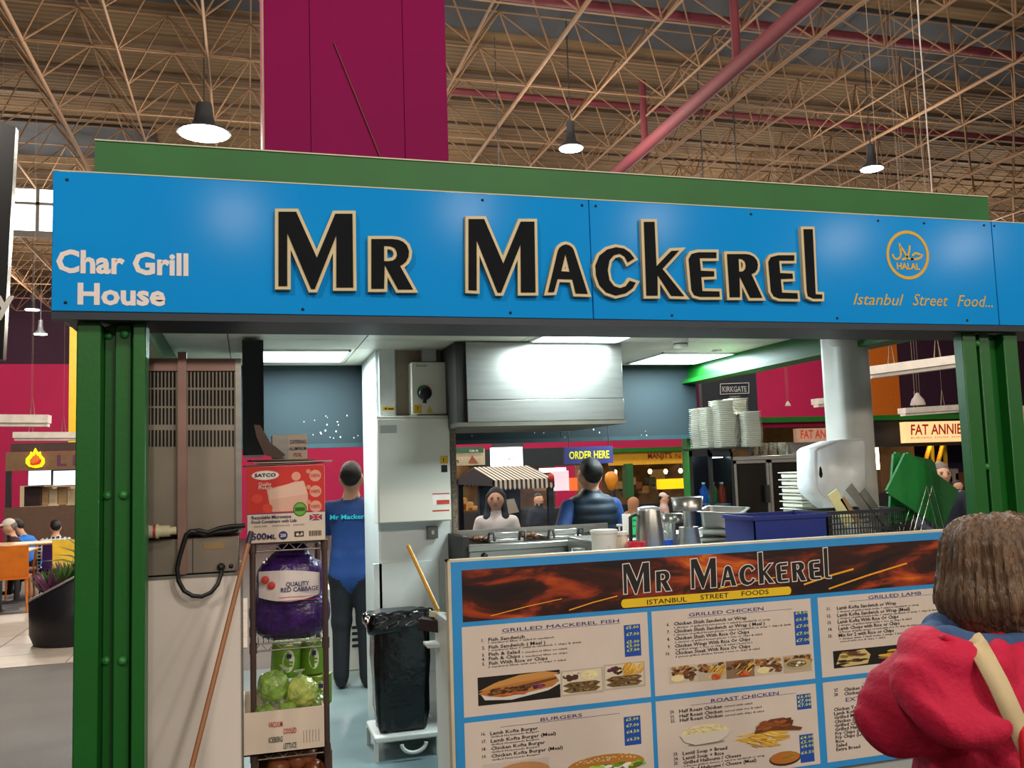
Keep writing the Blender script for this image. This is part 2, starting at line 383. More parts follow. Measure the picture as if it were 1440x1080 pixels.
# hanging lamps
lamp_h = G('lamp_housing', '3A3C40', .5, .3); bulb_m = G('lamp_glow', 'E8FBFF', .5, 0, 0, 1, emit=30, ecol='D8F4FF')
def high_bay(p, label, r=.2, power=420, tilt=False, col=(1.0, .90, .78)):
    t = thing('high_bay_lamp', p, label, 'hanging lamp', 'high bay lamps')
    x, y, z = p
    B().lathe([(r*.3, .42), (r*.35, .25), (r*.45, .10), (r, -.0), (r*1.02, -.02), (r*.95, -.02)], p, 16).build('housing', lamp_h, t)
    B().lathe([(.001, -.03), (r*.93, -.03), (r*.93, -.012), (.001, -.012)], p, 16).build('diffuser', bulb_m, t)
    B().tube((x, y, z+.42), (x, y, ZD), .010, 5).build('cable', lamp_h, t)
    L = bpy.data.lights.new('lamp_light', 'POINT'); L.energy = power; L.shadow_soft_size = .4; L.color = col
    lo = bpy.data.objects.new('lamp_light', L); COL.objects.link(lo); lo.parent = t; lo.location = (0, 0, -.3)
ZL = 6.7
high_bay(onZ(287, 186, ZL), 'large dazzling round lamp above the left end of the blue sign', .38, 800)
high_bay(onZ(803, 207, ZL), 'round lamp hanging above the middle of the green roof edge')
high_bay(onZ(1226, 236, ZL), 'round lamp hanging above the right end of the green roof edge')
high_bay(onZ(57, 469, 6.2), 'small far lamp glowing low beside the left end of the sign')
high_bay(onZ(1411, 484, 5.3), 'small far lamp glowing right of the right green post')
# those behind the photographer, found from their glints on the glossy sign
for k_, px in enumerate([(330, 278), (655, 272), (915, 290), (1352, 328), (1180, 318)]):
    q = onZ(px[0], px[1], ZL); high_bay((q[0], 6.8-q[1], ZL), 'round lamp behind the photographer, glinting on the sign %s' % ['at its left end', 'above the first R', 'above the small K', 'at its right end', 'left of the round emblem'][k_], .2, 700)
for k_, (x, y) in enumerate([(-5, 20), (3, 19.5), (11, 20), (19, 20), (-6, 29), (4, 29), (14, 29), (24, 29)]):  # unseen lamps added to brighten the rear hall and its signs
    high_bay((x, y, ZL), 'added unseen hall lamp hidden behind the blue sign, %s row, %s' % (['nearer', 'farther'][k_//4], ['far left', 'left', 'right', 'far right'][k_ % 4]), .2, 900)
for k_, (x, y) in enumerate([(-2.5, 7.4), (2.6, 7.6), (6.5, 6.2)]):  # added above the frame to light the cook and the rear customer
    high_bay((x, y, ZL), 'added unseen hall lamp above the rear of the kiosk, %s' % ['left', 'middle', 'right'][k_], .2, 650)
for x, y in ((-3.5, -1.5), (2.6, -2.2)):  # out of view, put here for their light on the stall front
    high_bay((x, y, ZL), 'added unseen lamp overhead behind the photographer, to the %s' % ('left' if x < 0 else 'right'), .2, 650)
# long hanging tube lights
tube_m = G('white_tube_light', 'D8D0C6', .5)
cable_m = G('pale_cable', '786858', .7)
def bar_light(x0, y0, x1, y1, Y, label, th=.05, Y2=None):
    a = onY(x0, y0, Y); c = onY(x1, y1, Y2 or Y); t = thing('linear_light', a, label, 'hanging lamp', 'long white hanging lights')
    d = Vector(c)-Vector(a); M = Matrix.Rotation(math.atan2(d.y, d.x), 3, 'Z')@Matrix.Rotation(-math.atan2(d.z, math.hypot(d.x, d.y)), 3, 'Y')
    mid = (Vector(a)+Vector(c))/2
    B().obox(mid, d.length, th*2.2, th, M).build('housing', tube_m, t)
    B().obox(mid-Vector((0, 0, th*.7)), d.length*.97, th*1.4, th*.5, M).build('diffuser', G('opal', 'E8E0D6', .4), t)
    for k in (.25, .75):
        p = Vector(a)+d*k; B().path([p+d*.04, p+Vector((0, 0, .35)), p-d*.04], .008, 4).build('hanger', cable_m, t); B().tube(p+Vector((0, 0, .35)), (p.x, p.y, ZD), .002, 4).build('cable', cable_m, t)
bar_light(-30, 589, 70, 589.5, 15, 'long white hanging light at left edge, the upper of two', .12)
bar_light(20, 612, 112, 612, 17, 'long white hanging light beside the yellow column, the lower of two', .1)
bar_light(1222, 522, 1352, 505, 8.5, 'long white hanging light nearest, right of the white pillar', .09, 8.0)
bar_light(1146, 565, 1212, 561, 16, 'long white hanging light left of the white pillar', .12)
bar_light(1268, 578, 1345, 573, 14, 'long white hanging light above the orange lit sign', .1)
def bell(px, py, Y, r, label):
    p = onY(px, py, Y); t = thing('pendant_lamp', p, label, 'hanging lamp')
    B().lathe([(r, 0), (r*.98, .25*r), (r*.8, .8*r), (r*.4, 1.3*r), (r*.22, 1.7*r), (.01, 1.75*r)], p, 16).build('shade', G('clear_shade', 'BFB4B0', .25, 0, .1, 5, trans=.3), t)
    for k in (-.4, 0, .4): B().tube((p[0]+k*r, p[1], p[2]+1.6*r), (p[0]+k*2*r, p[1], ZD), .002, 4).build('cable', cable_m, t)
bell(1291, 570, 10, .095, 'bell shaped clear pendant lamp above the orange lit sign')
bell(1108, 571, 14, .05, 'small round pendant lamp on a cable before the magenta wall')
# hanging banner at the left edge, yellow column
a, b_, c, d = onY(-70, 150, 4.6), onY(22, 178, 4.6), onY(4, 505, 4.6), onY(-70, 520, 4.6)
bnr = thing('hanging_banner', c, 'black hanging banner with a white letter at the left edge', 'banner')
B().prism([(a[0], a[2]), (d[0], d[2]), (c[0], c[2]), (b_[0], b_[2])], 4.6, 4.66).build('panel', G('glossy_black', '0B0C0E', .25, 0, .2), bnr)
text('y', -8, 438, 4.6, 34, G('banner_white', 'E0DCD8', .5), bnr, bold=.03)
X0, X1, Z0, Z1 = rect(97, 455, 190, 622, 26.05)
B().box(X0, X0+1.6, 26.05, 26.25, Z0+.005, Z1).build('pillar_shaft', G('yellow_paint', 'F0C010', .5, 0, .05), None)
o = COL.objects['pillar_shaft']; o.name = 'yellow_pillar'; tag(o, 'bright yellow square pillar above the flame stall, just left of the green post', 'pillar')
# white cable hanging from the roof to the kiosk top
p0 = onY(1289, -20, 5.5); p1 = onY(1310, 262, 5.0)
o = B().path([(onY(1285, -60, 5)[0], 5, ZD)]+[onY(x_, y_, 5.0) for x_, y_ in ((1289, -20), (1294, 60), (1300, 130), (1305, 200), (1309, 245), (1310, 262))]+[(p1[0], 5.0, 2.58)], .005, 6).build('hanging_cable', G('white_cable', 'D8C8C0', .5), None, p1)
tag(o, 'thin white cable dropping from the roof to the green kiosk top', 'cable')
# ================================================================== the kiosk
green = G('green_paint', '0B5A17', .42, 0, .08, 3, .05, 60)
greend = G('green_paint_upstand', '1F6428', .6, 0, .1, 3)
blue = G('sign_blue_acrylic', '168EDC', .13, 0, .03, 1)
blue.node_tree.nodes['Principled BSDF'].inputs['Specular IOR Level'].default_value = .03
dark_trim = G('dark_trim', '1A2430', .5)
YF = 3.4; FZ0, FZ1 = 2.237, 2.732
fs = thing('fascia_sign', (1.35, YF, FZ0), 'long blue shop sign reading Mr Mackerel above the stall', 'sign')
for x0, x1 in ((-.645, 1.349), (1.352, 3.382), (3.386, 4.2)):
    B().rbox(x0, x1, YF, YF+.03, FZ0, FZ1, .002, 1).build('panel', blue, fs)
B().box(-.645, -.62, YF+.03, YF+.36, FZ0, FZ1).build('side_panel', blue, fs)
B().box(-.645, 4.2, YF+.005, YF+.06, FZ0-.028, FZ0).build('bottom_trim', dark_trim, fs)
B().box(-.62, 4.2, YF+.06, YF+.36, FZ0-.02, FZ0-.005).build('soffit', dark_trim, fs)
B().box(-.645, 4.2, YF-.001, YF+.04, FZ1, FZ1+.004).build('top_edge', G('pale_edge', 'C9C2A8', .5), fs)
scr = G('screw', '2A3036', .4, .6)
sb = None
for x, z in [(-.6, .03), (-.6, .465), (.2, .02), (.9, .47), (1.0, .02), (1.32, .47), (1.38, .47), (1.7, .02), (2.1, .47), (2.5, .02), (2.75, .47), (3.0, .47), (3.2, .02), (3.34, .475), (3.40, .475)]:
    if sb is None: o = B().lathe([(.006, 0), (.005, .003), (.001, .004)], (0, 0, 0), 8, Rx(math.pi/2)).build('screw', scr, fs); o.data.transform(Matrix.Translation(Vector(BASE[fs]))); sb = o.data
    else: o = link('screw', sb, fs)
    o.location = Vector((x, YF, FZ0+z))-Vector(BASE[fs])
L1 = lambda pts: [(370+x/3.6, 280+y/3.6) for x, y in pts]
L2 = lambda pts: [(770+x/3.6, 290+y/3.6) for x, y in pts]
LET = [('M', [L1([(78,65),(167,65),(272,298),(365,75),(452,75),(456,447),(371,447),(371,182),(262,455),(243,455),(122,170),(122,440),(78,440)])]),
 ('R', [L1([(548,203),(655,203),(685,207),(708,217),(727,235),(738,265),(735,295),(724,316),(708,330),(692,338),(758,457),(683,457),(615,332),(612,453),(548,453)]), L1([(612,236),(645,238),(665,247),(676,266),(678,285),(670,302),(655,312),(635,315),(612,315)])]),
 ('M', [L1([(1040,102),(1118,102),(1215,328),(1303,115),(1372,115),(1378,472),(1305,472),(1303,228),(1205,473),(1187,473),(1080,205),(1080,462),(1040,460)])]),
 ('A', [L2([(2,435),(52,225),(60,210),(74,199),(92,194),(110,199),(124,210),(132,225),(202,443),(142,441),(125,370),(50,368),(32,434)]), L2([(68,330),(112,333),(90,240)])]),
 ('C', [L2([(438,265),(415,235),(385,215),(345,208),(300,220),(262,250),(242,300),(245,350),(262,400),(295,435),(345,452),(395,440),(430,415),(445,388),(415,378),(395,405),(365,415),(335,405),(312,375),(303,325),(312,275),(335,248),(365,240),(390,255),(405,285)])]),
 ('K', [L2([(487,80),(540,80),(550,305),(625,227),(665,225),(580,318),(690,455),(625,453),(555,345),(556,452),(500,452)])]),
 ('E', [L2([(853,234),(760,234),(728,242),(714,268),(728,425),(742,450),(772,458),(870,458),(868,432),(782,430),(776,357),(842,355),(841,330),(774,327),(768,262),(853,262)])]),
 ('R', [L2([(908,243),(1000,243),(1022,246),(1043,257),(1058,275),(1063,297),(1060,320),(1050,335),(1030,345),(1085,463),(1025,463),(970,350),(972,460),(922,460)]), L2([(965,265),(985,268),(998,280),(1003,298),(1000,318),(988,330),(968,332)])]),
 ('E', [L2([(1247,249),(1165,249),(1130,258),(1117,282),(1130,430),(1145,456),(1172,466),(1265,468),(1263,441),(1185,438),(1178,368),(1240,366),(1238,342),(1175,339),(1170,275),(1247,275)])]),
 ('L', [L2([(1295,117),(1340,117),(1355,446),(1388,448),(1388,467),(1345,467),(1318,455),(1312,430)])])]
cream = G('sign_cream', 'CDB98C', .45, 0, .05); ink = G('sign_black', '101418', .7)
ink.node_tree.nodes['Principled BSDF'].inputs['Specular IOR Level'].default_value = .1
def world_loops(loops, Y): return [[(onY(x, y, Y)[0], onY(x, y, Y)[2]) for x, y in lp] for lp in loops]
for nm, loops in LET:
    w = world_loops(loops, YF-.022)
    o = curve_poly(w, YF-.022, .0125, .022, 'letter', cream, fs); o['label'] = 'raised cream edged letter'
    curve_poly(w, YF-.026, .0, .004, 'letter_face', ink, o)
white_v = G('white_vinyl', 'E4D9D4', .5, 0, .03)
text('Char Grill', 79, 382, YF, 32, white_v, fs, 'lettering', 265, bold=.035); text('House', 109, 427, YF, 30, white_v, fs, 'lettering', 233, bold=.035)
gold = G('gold_vinyl', 'D9A90F', .5, 0, .04)
L3 = lambda pts: [(1180+x/5.54, 310+y/5.54) for x, y in pts]
def ribbon(pts, wpx, Y, m, parent, name='mark', closed=False, eps=.0015):
    P = [onY(x, y, Y) for x, y in pts]; w = (onY(pts[0][0]+wpx, pts[0][1], Y)[0]-P[0][0])/2; N = len(P); vs = []
    for i, p in enumerate(P):
        a = P[(i-1) % N] if (i or closed) else p; c = P[(i+1) % N] if (i < N-1 or closed) else p
        d = Vector((c[0]-a[0], c[2]-a[2])).normalized(); nx_, nz_ = -d.y*w, d.x*w
        vs += [(p[0]+nx_, Y-eps, p[2]+nz_), (p[0]-nx_, Y-eps, p[2]-nz_)]
    fs_ = [(2*i, 2*i+1, 2*((i+1) % N)+1, 2*((i+1) % N)) for i in range(N if closed else N-1)]
    b = B(); b.add(vs, fs_); return b.build(name, m, parent)
cxm, cym = L3([(533, 270)])[0]
ring = [(cxm+28.2*math.cos(t)+3.*math.sin(t)*0, cym+32.2*math.sin(t)+math.cos(t)*2.0) for t in [2*math.pi*i/40 for i in range(40)]]
hl = ribbon(ring, 3.6, YF, gold, fs, 'halal_emblem', True)
for st in ([(468,178),(474,215),(480,262),(472,290),(452,303),(432,298),(420,280),(416,262)], [(478,205),(500,235),(520,272),(535,292),(556,302),(580,300)], [(548,196),(545,235),(535,275),(515,298),(486,306)], [(556,302),(600,302),(630,292),(648,274),(618,262),(592,255),(574,268),(570,276)]):
    ribbon(L3(st), 2.6, YF, gold, hl, 'script_stroke')
text('HALAL', *L3([(448, 378)])[0], YF, 9, gold, hl, 'lettering', L3([(628, 0)])[0][0], bold=.035)
for s_, x0, x1, y in (('Istanbul', 110, 505, 655), ('Street', 572, 850, 662), ('Food...', 920, 1195, 670)):
    q0 = L3([(x0, y)])[0]; text(s_, q0[0], q0[1], YF, 17, gold, fs, 'lettering', L3([(x1, y)])[0][0], shear=.35)
# green upstand and roof
gu = thing('kiosk_roof', (1.5, 3.62, 2.46), 'green painted kiosk roof edge standing above the blue sign', 'roof')
B().box(-.545, 3.594, 3.62, 3.66, 2.4, 2.927).build('upstand', greend, gu)
B().box(-.545, 3.594, 3.615, 3.665, 2.927, 2.932).build('edge_trim', G('pale_edge', 'C9C2A8'), gu)
B().box(-.54, 3.55, 3.66, 6.75, 2.52, 2.58).build('deck', greend, gu)
for x in (-.545, 3.554): B().box(x, x+.04, 3.66, 6.75, 2.4, 2.927).build('side_upstand', greend, gu)
# magenta duct casing on the roof
X0 = onY(371, 215, 5.2)[0]; X1 = onY(631, 225, 5.2)[0]
mg = G('magenta_casing', '8A0C50', .6, 0, .05, 1.5)
mg.node_tree.nodes['Principled BSDF'].inputs['Specular IOR Level'].default_value = .1
dc = thing('duct_casing', (X0, 5.2, 2.58), 'tall magenta boxed duct rising from the kiosk roof', 'duct')
w = X1-X0; sx = [X0, X0+w*.245, X0+w*.755, X1]
for i in range(3): B().box(sx[i]+(.002 if i else 0), sx[i+1]-(.002 if i < 2 else 0), 5.2, 5.22, 2.58, 7.4).build('front_panel', mg, dc)
B().box(X0, X1, 5.22, 6.2, 2.58, 7.4).build('core', mg, dc)
B().box(X0-.006, X0+.004, 5.19, 5.21, 2.58, 7.4).build('edge_bead', G('pale_edge2', 'B9967E', .6), dc)
B().tube(onY(470, 60, 5.19), onY(535, 220, 5.19), .006, 5).build('cable', G('dark_red_wire', '7A1030', .5), dc)
# posts
bolt_m = G('green_bolt', '2C7A38', .45)
def post(name, strips, label, bolts, z1=FZ0-.03, dp=.12):
    t = thing(name, ((strips[0][0]+strips[-1][1])/2, 3.55, 0), label, 'post')
    for x0, x1, y0, nm in strips: B().rbox(x0, x1, y0, y0+dp, 0, z1, .004, 1).build(nm, green, t)
    me = None
    for x, z, y in bolts:
        if me is None: o = B().lathe([(.016, 0), (.015, .006), (.009, .012), (.001, .014)], BASE[t], 12, Rx(math.pi/2)).build('bolt', bolt_m, t); me = o.data
        else: o = link('bolt', me, t)
        o.location = Vector((x, y, z))-Vector(BASE[t])
fx = lambda px, py, Y=3.48: onY(px, py, Y)[0]
P0 = [fx(x, 600) for x in (108.5, 143, 147, 183.5, 187, 205.5)]
bz = [onY(150, 697, 3.5)[2], onY(150, 931, 3.5)[2], onY(150, 470, 3.5)[2]]
post('kiosk_post', [(P0[0], P0[1], 3.45, 'flange'), (P0[1], P0[4], 3.53, 'web'), (P0[2]+.03, P0[3], 3.50, 'cover_strip'), (P0[4], P0[5], 3.46, 'flange')], 'green steel corner post at the left end of the stall',
     [(fx(148, 697), z, 3.528) for z in bz]+[(fx(173, 697), z, 3.498) for z in bz])
P0 = [fx(x, 600) for x in (1358, 1364, 1378, 1400, 1414, 1434)]
bz = [onY(1390, 656, 3.5)[2], onY(1380, 484, 3.5)[2], .75]
post('kiosk_post', [(P0[0], P0[2], 3.46, 'flange'), (P0[2], P0[4], 3.50, 'web'), (P0[2]+.03, P0[3], 3.475, 'cover_strip'), (P0[4], P0[5], 3.45, 'flange')], 'green steel corner post at the right end, behind the woman in red',
     [(fx(1386, 656), z, 3.474) for z in bz]+[(fx(1405, 656), z, 3.499) for z in bz], dp=.058)
for x, nm in ((-.53, 'left'), (3.40, 'right')):
    t = B().box(x, x+.1, 6.64, 6.74, 0, 2.4).build('kiosk_post', green, None, (x, 6.64, 0)); tag(t, 'plain green post at the rear %s corner of the kiosk' % nm, 'post')
    t = thing('kiosk_beam', (x, 5.5, 2.3), 'green beam under the ceiling along the %s side of the kiosk' % nm, 'beam')
    B().box(x, x+.1, 3.6, 6.63, 2.30, 2.42).build('beam_web', green, t); B().box(x-.05, x+.12, 3.6, 6.63, 2.27, 2.30).build('lower_flange', green, t)
# ceiling of light tiles with LED panels
CZ = 2.42
kc = B().box(-.53, 3.5, 3.5, 6.75, CZ+.02, CZ+.05).build('ceiling_kiosk', G('ceiling_back', '8E9088', .8)); tag(kc, kind='structure')
tile = G('ceiling_board', 'CDCABA', .45, 0, .06, 4); led = G('led_panel_glow', 'F4FFFF', .5, 0, 0, 1, emit=9, ecol='DDF8FF')
LEDS = [(.08, .63, 5.72, 6.3, 'LED ceiling panel at the left, above the cook'), (1.66, 2.24, 4.66, 5.26, 'LED ceiling panel in front of the steel hood'), (2.8, 3.38, 5.78, 6.4, 'LED ceiling panel at the right, behind the smoke alarm')]
xs = [-.53, -.1, .66, 1.62, 2.28, 2.76, 3.5]; ys = [3.5, 4.62, 5.3, 5.68, 6.42, 6.74]
for i in range(6):
    for j in range(5):
        x0, x1, y0, y1 = xs[i]+.003, xs[i+1]-.003, ys[j]+.003, ys[j+1]-.003
        B().box(x0, x1, y0, y1, CZ, CZ+.02).build('ceiling_tile', tile, kc)
for x0, x1, y0, y1, lb in LEDS:
    t = thing('led_panel', ((x0+x1)/2, (y0+y1)/2, CZ-.02), 'square white '+lb, 'ceiling light', 'LED panels in the kiosk ceiling')
    B().box(x0+.012, x1-.012, y0+.012, y1-.012, CZ-.010, CZ-.004).build('diffuser', led, t)
    fr = B()
    for q in ((x0, x0+.014, y0, y1), (x1-.014, x1, y0, y1), (x0, x1, y0, y0+.014), (x0, x1, y1-.014, y1)): fr.box(*q, CZ-.014, CZ)
    fr.build('frame', G('white_frame', 'E8EAEA', .4), t)
    L = bpy.data.lights.new('panel_light', 'AREA'); L.shape = 'RECTANGLE'; L.size = x1-x0-.04; L.size_y = y1-y0-.04; L.energy = 46; L.color = (.80, .97, 1.0)
    lo = bpy.data.objects.new('panel_light', L); COL.objects.link(lo); lo.parent = t; lo.location = (0, 0, -.012)
q = onZ(957, 478, CZ); t = thing('smoke_alarm', (q[0], q[1], CZ), 'round white smoke alarm on the kiosk ceiling', 'smoke alarm')
B().lathe([(.052, 0), (.052, -.018), (.044, -.022), (.044, -.03), (.048, -.034), (.046, -.05), (.001, -.056)], (q[0], q[1], CZ), 20).build('body', G('alarm_white', 'D8D4CC', .4), t)
B().lathe([(.0445, -.022), (.0446, -.03)], (q[0], q[1], CZ), 20).build('vent_ring', G('vent_dark', '55534E', .7), t)
q = onZ(1008, 492, CZ); tag(B().lathe([(.035, 0), (.035, -.012), (.001, -.014)], (q[0], q[1], CZ), 16).build('ceiling_spot', G('alarm_white', 'D8D4CC', .4), None, (q[0], q[1], CZ)), 'small flat round fitting on the ceiling right of the smoke alarm', 'ceiling fitting')
# rear header board of the kiosk (dark teal) with paint flecks
teal = G('dark_teal_board', '061C22', .75, 0, .15, 2)
th = thing('rear_header', (1.5, 6.6, 1.9), 'dark teal header board along the rear of the kiosk with white paint flecks', 'header board')
X0, X1, Z0, Z1 = rect(340, 520, 976, 619, 6.58)
for x0, x1 in ((X0-.6, 1.0), (1.004, 2.3), (2.304, 3.47)): B().box(x0, x1, 6.58, 6.62, Z0, 2.42).build('board', teal, th)
fl_m = G('white_fleck', 'D8E4E0', .6)
b = B(); rr = random.Random(3)
for k in range(30):
    px = rr.choice([rr.uniform(425, 505), rr.uniform(425, 505), rr.uniform(650, 960)]); py = rr.uniform(584, 616) if px < 600 else rr.uniform(603, 616); x, y, z = onY(px, py, 6.578); s = rr.uniform(.0015, .004); b.box(x-s, x+s, 6.577, 6.58, z-s, z+s*rr.uniform(1, 2.4))
b.build('paint_flecks', fl_m, th)['kind'] = 'stuff'
B().box(X0-.6, 3.47, 6.57, 6.63, Z0-.03, Z0).build('lower_trim', G('teal_trim', '123036', .5), th)
# steel post behind the steel unit: dark side panel
X0, X1, Z0, Z1 = rect(341, 505, 371, 640, 5.2)
tag(B().box(X0, X1-.01, 5.2, 5.9, Z0, 2.4).box(X1-.01, X1, 5.195, 5.9, Z0, 2.4).build('side_screen', G('near_black', '10161A', .4), None, (X0, 5.2, Z0)), 'narrow black screen hanging beside the slotted steel unit', 'screen')
# ================================================================== the menu board on the counter front
YB = 3.40
mb = thing('menu_board', (1.9, YB, .3), 'blue framed menu board with prices on the counter front', 'menu board')
BX0, BX1 = onY(634, 800, YB)[0], onY(1350, 745, YB)[0]; BZ1 = onY(634, 791, YB)[2]; BZ0 = onY(1210, 1075, YB)[2]
blue_p = G('menu_blue', '2C8FD2', .45, 0, .04); wood_e = G('pale_board_edge', 'CDBFA5', .6)
B().rbox(BX0, BX1, YB, YB+.03, BZ0, BZ1, .002, 1).build('panel', blue_p, mb)
B().box(BX0-.012, BX1, YB+.004, YB+.05, BZ1, BZ1+.008).build('top_edge', wood_e, mb); B().box(BX0-.012, BX0, YB+.002, YB+.05, BZ0, BZ1+.008).build('side_edge', wood_e, mb)
# header: photograph of embers
em = bpy.data.materials.new('ember_print'); em.use_nodes = True; nt = em.node_tree; pb = nt.nodes['Principled BSDF']; pb.inputs['Roughness'].default_value = .4
tc = nt.nodes.new('ShaderNodeTexCoord'); mp = nt.nodes.new('ShaderNodeMapping'); mp.inputs['Rotation'].default_value = (0, math.radians(-14), 0); mp.inputs['Scale'].default_value = (2.2, 1, 8)
nz = nt.nodes.new('ShaderNodeTexNoise'); nz.inputs['Scale'].default_value = 1.3; nz.inputs['Detail'].default_value = 5; nz.inputs['Roughness'].default_value = .55; nz.inputs['Distortion'].default_value = .9
rp = nt.nodes.new('ShaderNodeValToRGB'); el = rp.color_ramp.elements
el[0].position = .38; el[0].color = lin('160B08')+(1,); el[1].position = .78; el[1].color = lin('F09018')+(1,)
for p_, c_ in ((.5, '3A140A'), (.58, '8A3010'), (.67, 'B84A14')): e = el.new(p_); e.color = lin(c_)+(1,)
nt.links.new(tc.outputs['Object'], mp.inputs[0]); nt.links.new(mp.outputs[0], nz.inputs[0]); nt.links.new(nz.outputs[0], rp.inputs[0]); nt.links.new(rp.outputs[0], pb.inputs['Base Color'])
HX0 = onY(650, 840, YB)[0]; HX1 = onY(1338, 780, YB)[0]; HZ1 = onY(650, 802, YB)[2]; HZ0 = onY(652, 875, YB)[2]
hd = B().box(HX0, HX1, YB-.001, YB, HZ0, HZ1).build('ember_picture', em, mb)
emb = G('ember_streak', 'F0A020', .5)
for a, c, w in (((800, 858), (868, 838), 1.6), ((1130, 822), (1200, 800), 2.2), ((1165, 828), (1275, 792), 2.), ((1010, 828), (1090, 812), 1.5), ((690, 866), (790, 842), 1.2)):
    ribbon([a, ((a[0]+c[0])/2, (a[1]+c[1])/2-1), c], w, YB, emb, hd, 'glowing_streak', eps=.0016)
# logo on the header, the same letters as on the big sign
sx0 = onY(391, 400, YF-.022)[0]; sz0 = onY(391, 402, YF-.022)[2]; sx1 = onY(1155, 419, YF-.022)[0]
dx0, _, dz0 = onY(877, 835, YB); dx1 = onY(1168, 812, YB)[0]; ks = (dx1-dx0)/(sx1-sx0)
white_o = G('menu_white', 'E6DED8', .5, 0, .02); ink2 = G('print_black', '14110F', .5, 0, .05)
for nm, loops in LET:
    w = [[(dx0+(x-sx0)*ks, dz0+(z-sz0)*ks) for x, z in lp] for lp in world_loops(loops, YF-.022)]
    o = curve_poly(w, YB-.0024, .0035, .0006, 'logo_letter', white_o, mb); curve_poly(w, YB-.003, 0, .0006, 'letter_face', ink2, o)
yel = G('menu_yellow', 'E8C21A', .5, 0, .04)
a = onY(874, 849, YB); c = onY(1111, 826, YB); hh = .021
pts = [(a[0]+.01+hh*math.cos(t)*.6, a[2]+hh*math.sin(t)*.8) for t in [math.pi/2+math.pi*i/8 for i in range(9)]]+[(c[0]-.01+hh*math.cos(t)*.6, a[2]+hh*math.sin(t)*.8) for t in [-math.pi/2+math.pi*i/8 for i in range(9)]]
ybar = B().prism(pts, YB-.0034, YB-.0024).build('yellow_banner', yel, mb)
text('ISTANBUL', 910, 850, YB-.0034, 7, ink2, ybar, px1=966); text('STREET', 985, 843, YB-.0034, 7, ink2, ybar, px1=1025); text('FOODS', 1043, 838, YB-.0034, 7, ink2, ybar, px1=1081)
# white panels
paper = G('menu_paper', 'D6C8BC', .5, 0, .03)
c1 = (onY(651, 950, YB)[0], onY(914, 950, YB)[0]); c2 = (onY(920, 950, YB)[0], onY(1146, 950, YB)[0]); c3 = (onY(1153, 900, YB)[0], onY(1345, 830, YB)[0])
r1 = (onY(655, 1009, YB)[2], onY(651, 882, YB)[2]); r2 = (onY(1159, 1073, YB)[2], onY(655, 1017, YB)[2])
pan = {}
for i, cx_ in enumerate((c1, c2, c3)):
    for j, rz in enumerate((r1, r2)): pan[i, j] = B().box(cx_[0], cx_[1], YB-.001, YB, rz[0], rz[1]).build('menu_section', paper, mb)
YT = YB-.0012
navy = G('menu_navy', '2B2F80', .5); price_b = G('price_blue', '1A4CA8', .5, 0, .03); price_y = G('price_yellow', 'D8E060', .5)
Z1 = lambda x, y: (640+x/4.696, 850+y/4.696)
Z2 = lambda x, y: (910+x/4.5, 840+y/4.5)
Z3 = lambda x, y: (1140+x/4.155, 820+y/4.155)
def section(P, pa, Zf, title, rule, lines, price=None):
    s_, x0, y0, x1, h = title; q = Zf(x0, y0); text(s_, q[0], q[1]+.6, YT, h*.85, navy, P, 'heading', Zf(x1, 0)[0])
    q0, q1 = Zf(*rule[:2]), Zf(*rule[2:]); zz = onY(q0[0], q0[1], YT)[2]; X0 = onY(*q0, YT)[0]; X1 = onY(*q1, YT)[0]
    B().box(X0, X1, YT-.0006, YT, zz-.0006, zz+.0006).build('rule', navy, P)
    for num, s_, x0, y0, x1, sub in lines:
        q = Zf(x0, y0)
        if num: text(num, *Zf(x0-44 if len(num) < 3 else x0-58, y0+4), YT, 4.6, ink2, P, 'item_number', bold=.012, res=1)
        text(s_, q[0], q[1], YT, 5.0, ink2, P, 'menu_line', Zf(x1, 0)[0], bold=.014, res=1)
        if sub:
            t_, sx, sy, ex = sub; q = Zf(sx, sy); text(t_, q[0], q[1], YT, 2.7, ink2, P, 'menu_note', Zf(ex, 0)[0], bold=.004, res=1)
def prices(P, Zf, x0, y0, x1, y1, items):
    a = onY(*Zf(x0, y0), YT); c = onY(*Zf(x1, y1), YT); o = B().box(a[0], c[0], YT-.0006, YT, c[2], a[2]).build('price_strip', price_b, P)
    for s_, x, y in items: q = Zf(x, y); text(s_, q[0], q[1], YT-.0006, 4.4, price_y, o, 'price', Zf(x+84, 0)[0], bold=.015, res=1)
fm = '1 mackerel fillet + salad in sandwich'
section(pan[0, 0], None, Z1, ('GRILLED MACKEREL FISH', 310, 180, 1085, 6), (308, 190, 1088, 128), [
 ('1.', 'Fish Sandwich', 220, 243, 460, (fm, 220, 259, 655)), ('2.', 'Fish Sandwich ( Meal )', 222, 293, 598, (fm+' + chips & drink', 222, 309, 835)),
 ('3.', 'Fish & Salad', 222, 340, 428, ('1 mackerel fillet on salad', 445, 322, 738)), ('4.', 'Fish & Chips', 222, 369, 430, ('1 mackerel fillet on chips', 445, 350, 742)),
 ('5.', 'Fish With Rice or Chips', 224, 400, 612, ('2 mackerel fillets with rice or chips + salad', 218, 419, 732))])
prices(pan[0, 0], Z1, 1113, 138, 1230, 336, [('£5.00', 1128, 163), ('£7.00', 1131, 207), ('£5.00', 1132, 258), ('£5.00', 1133, 284), ('£7.00', 1134, 312)])
gb = 'Grilled Homemade Burgers'
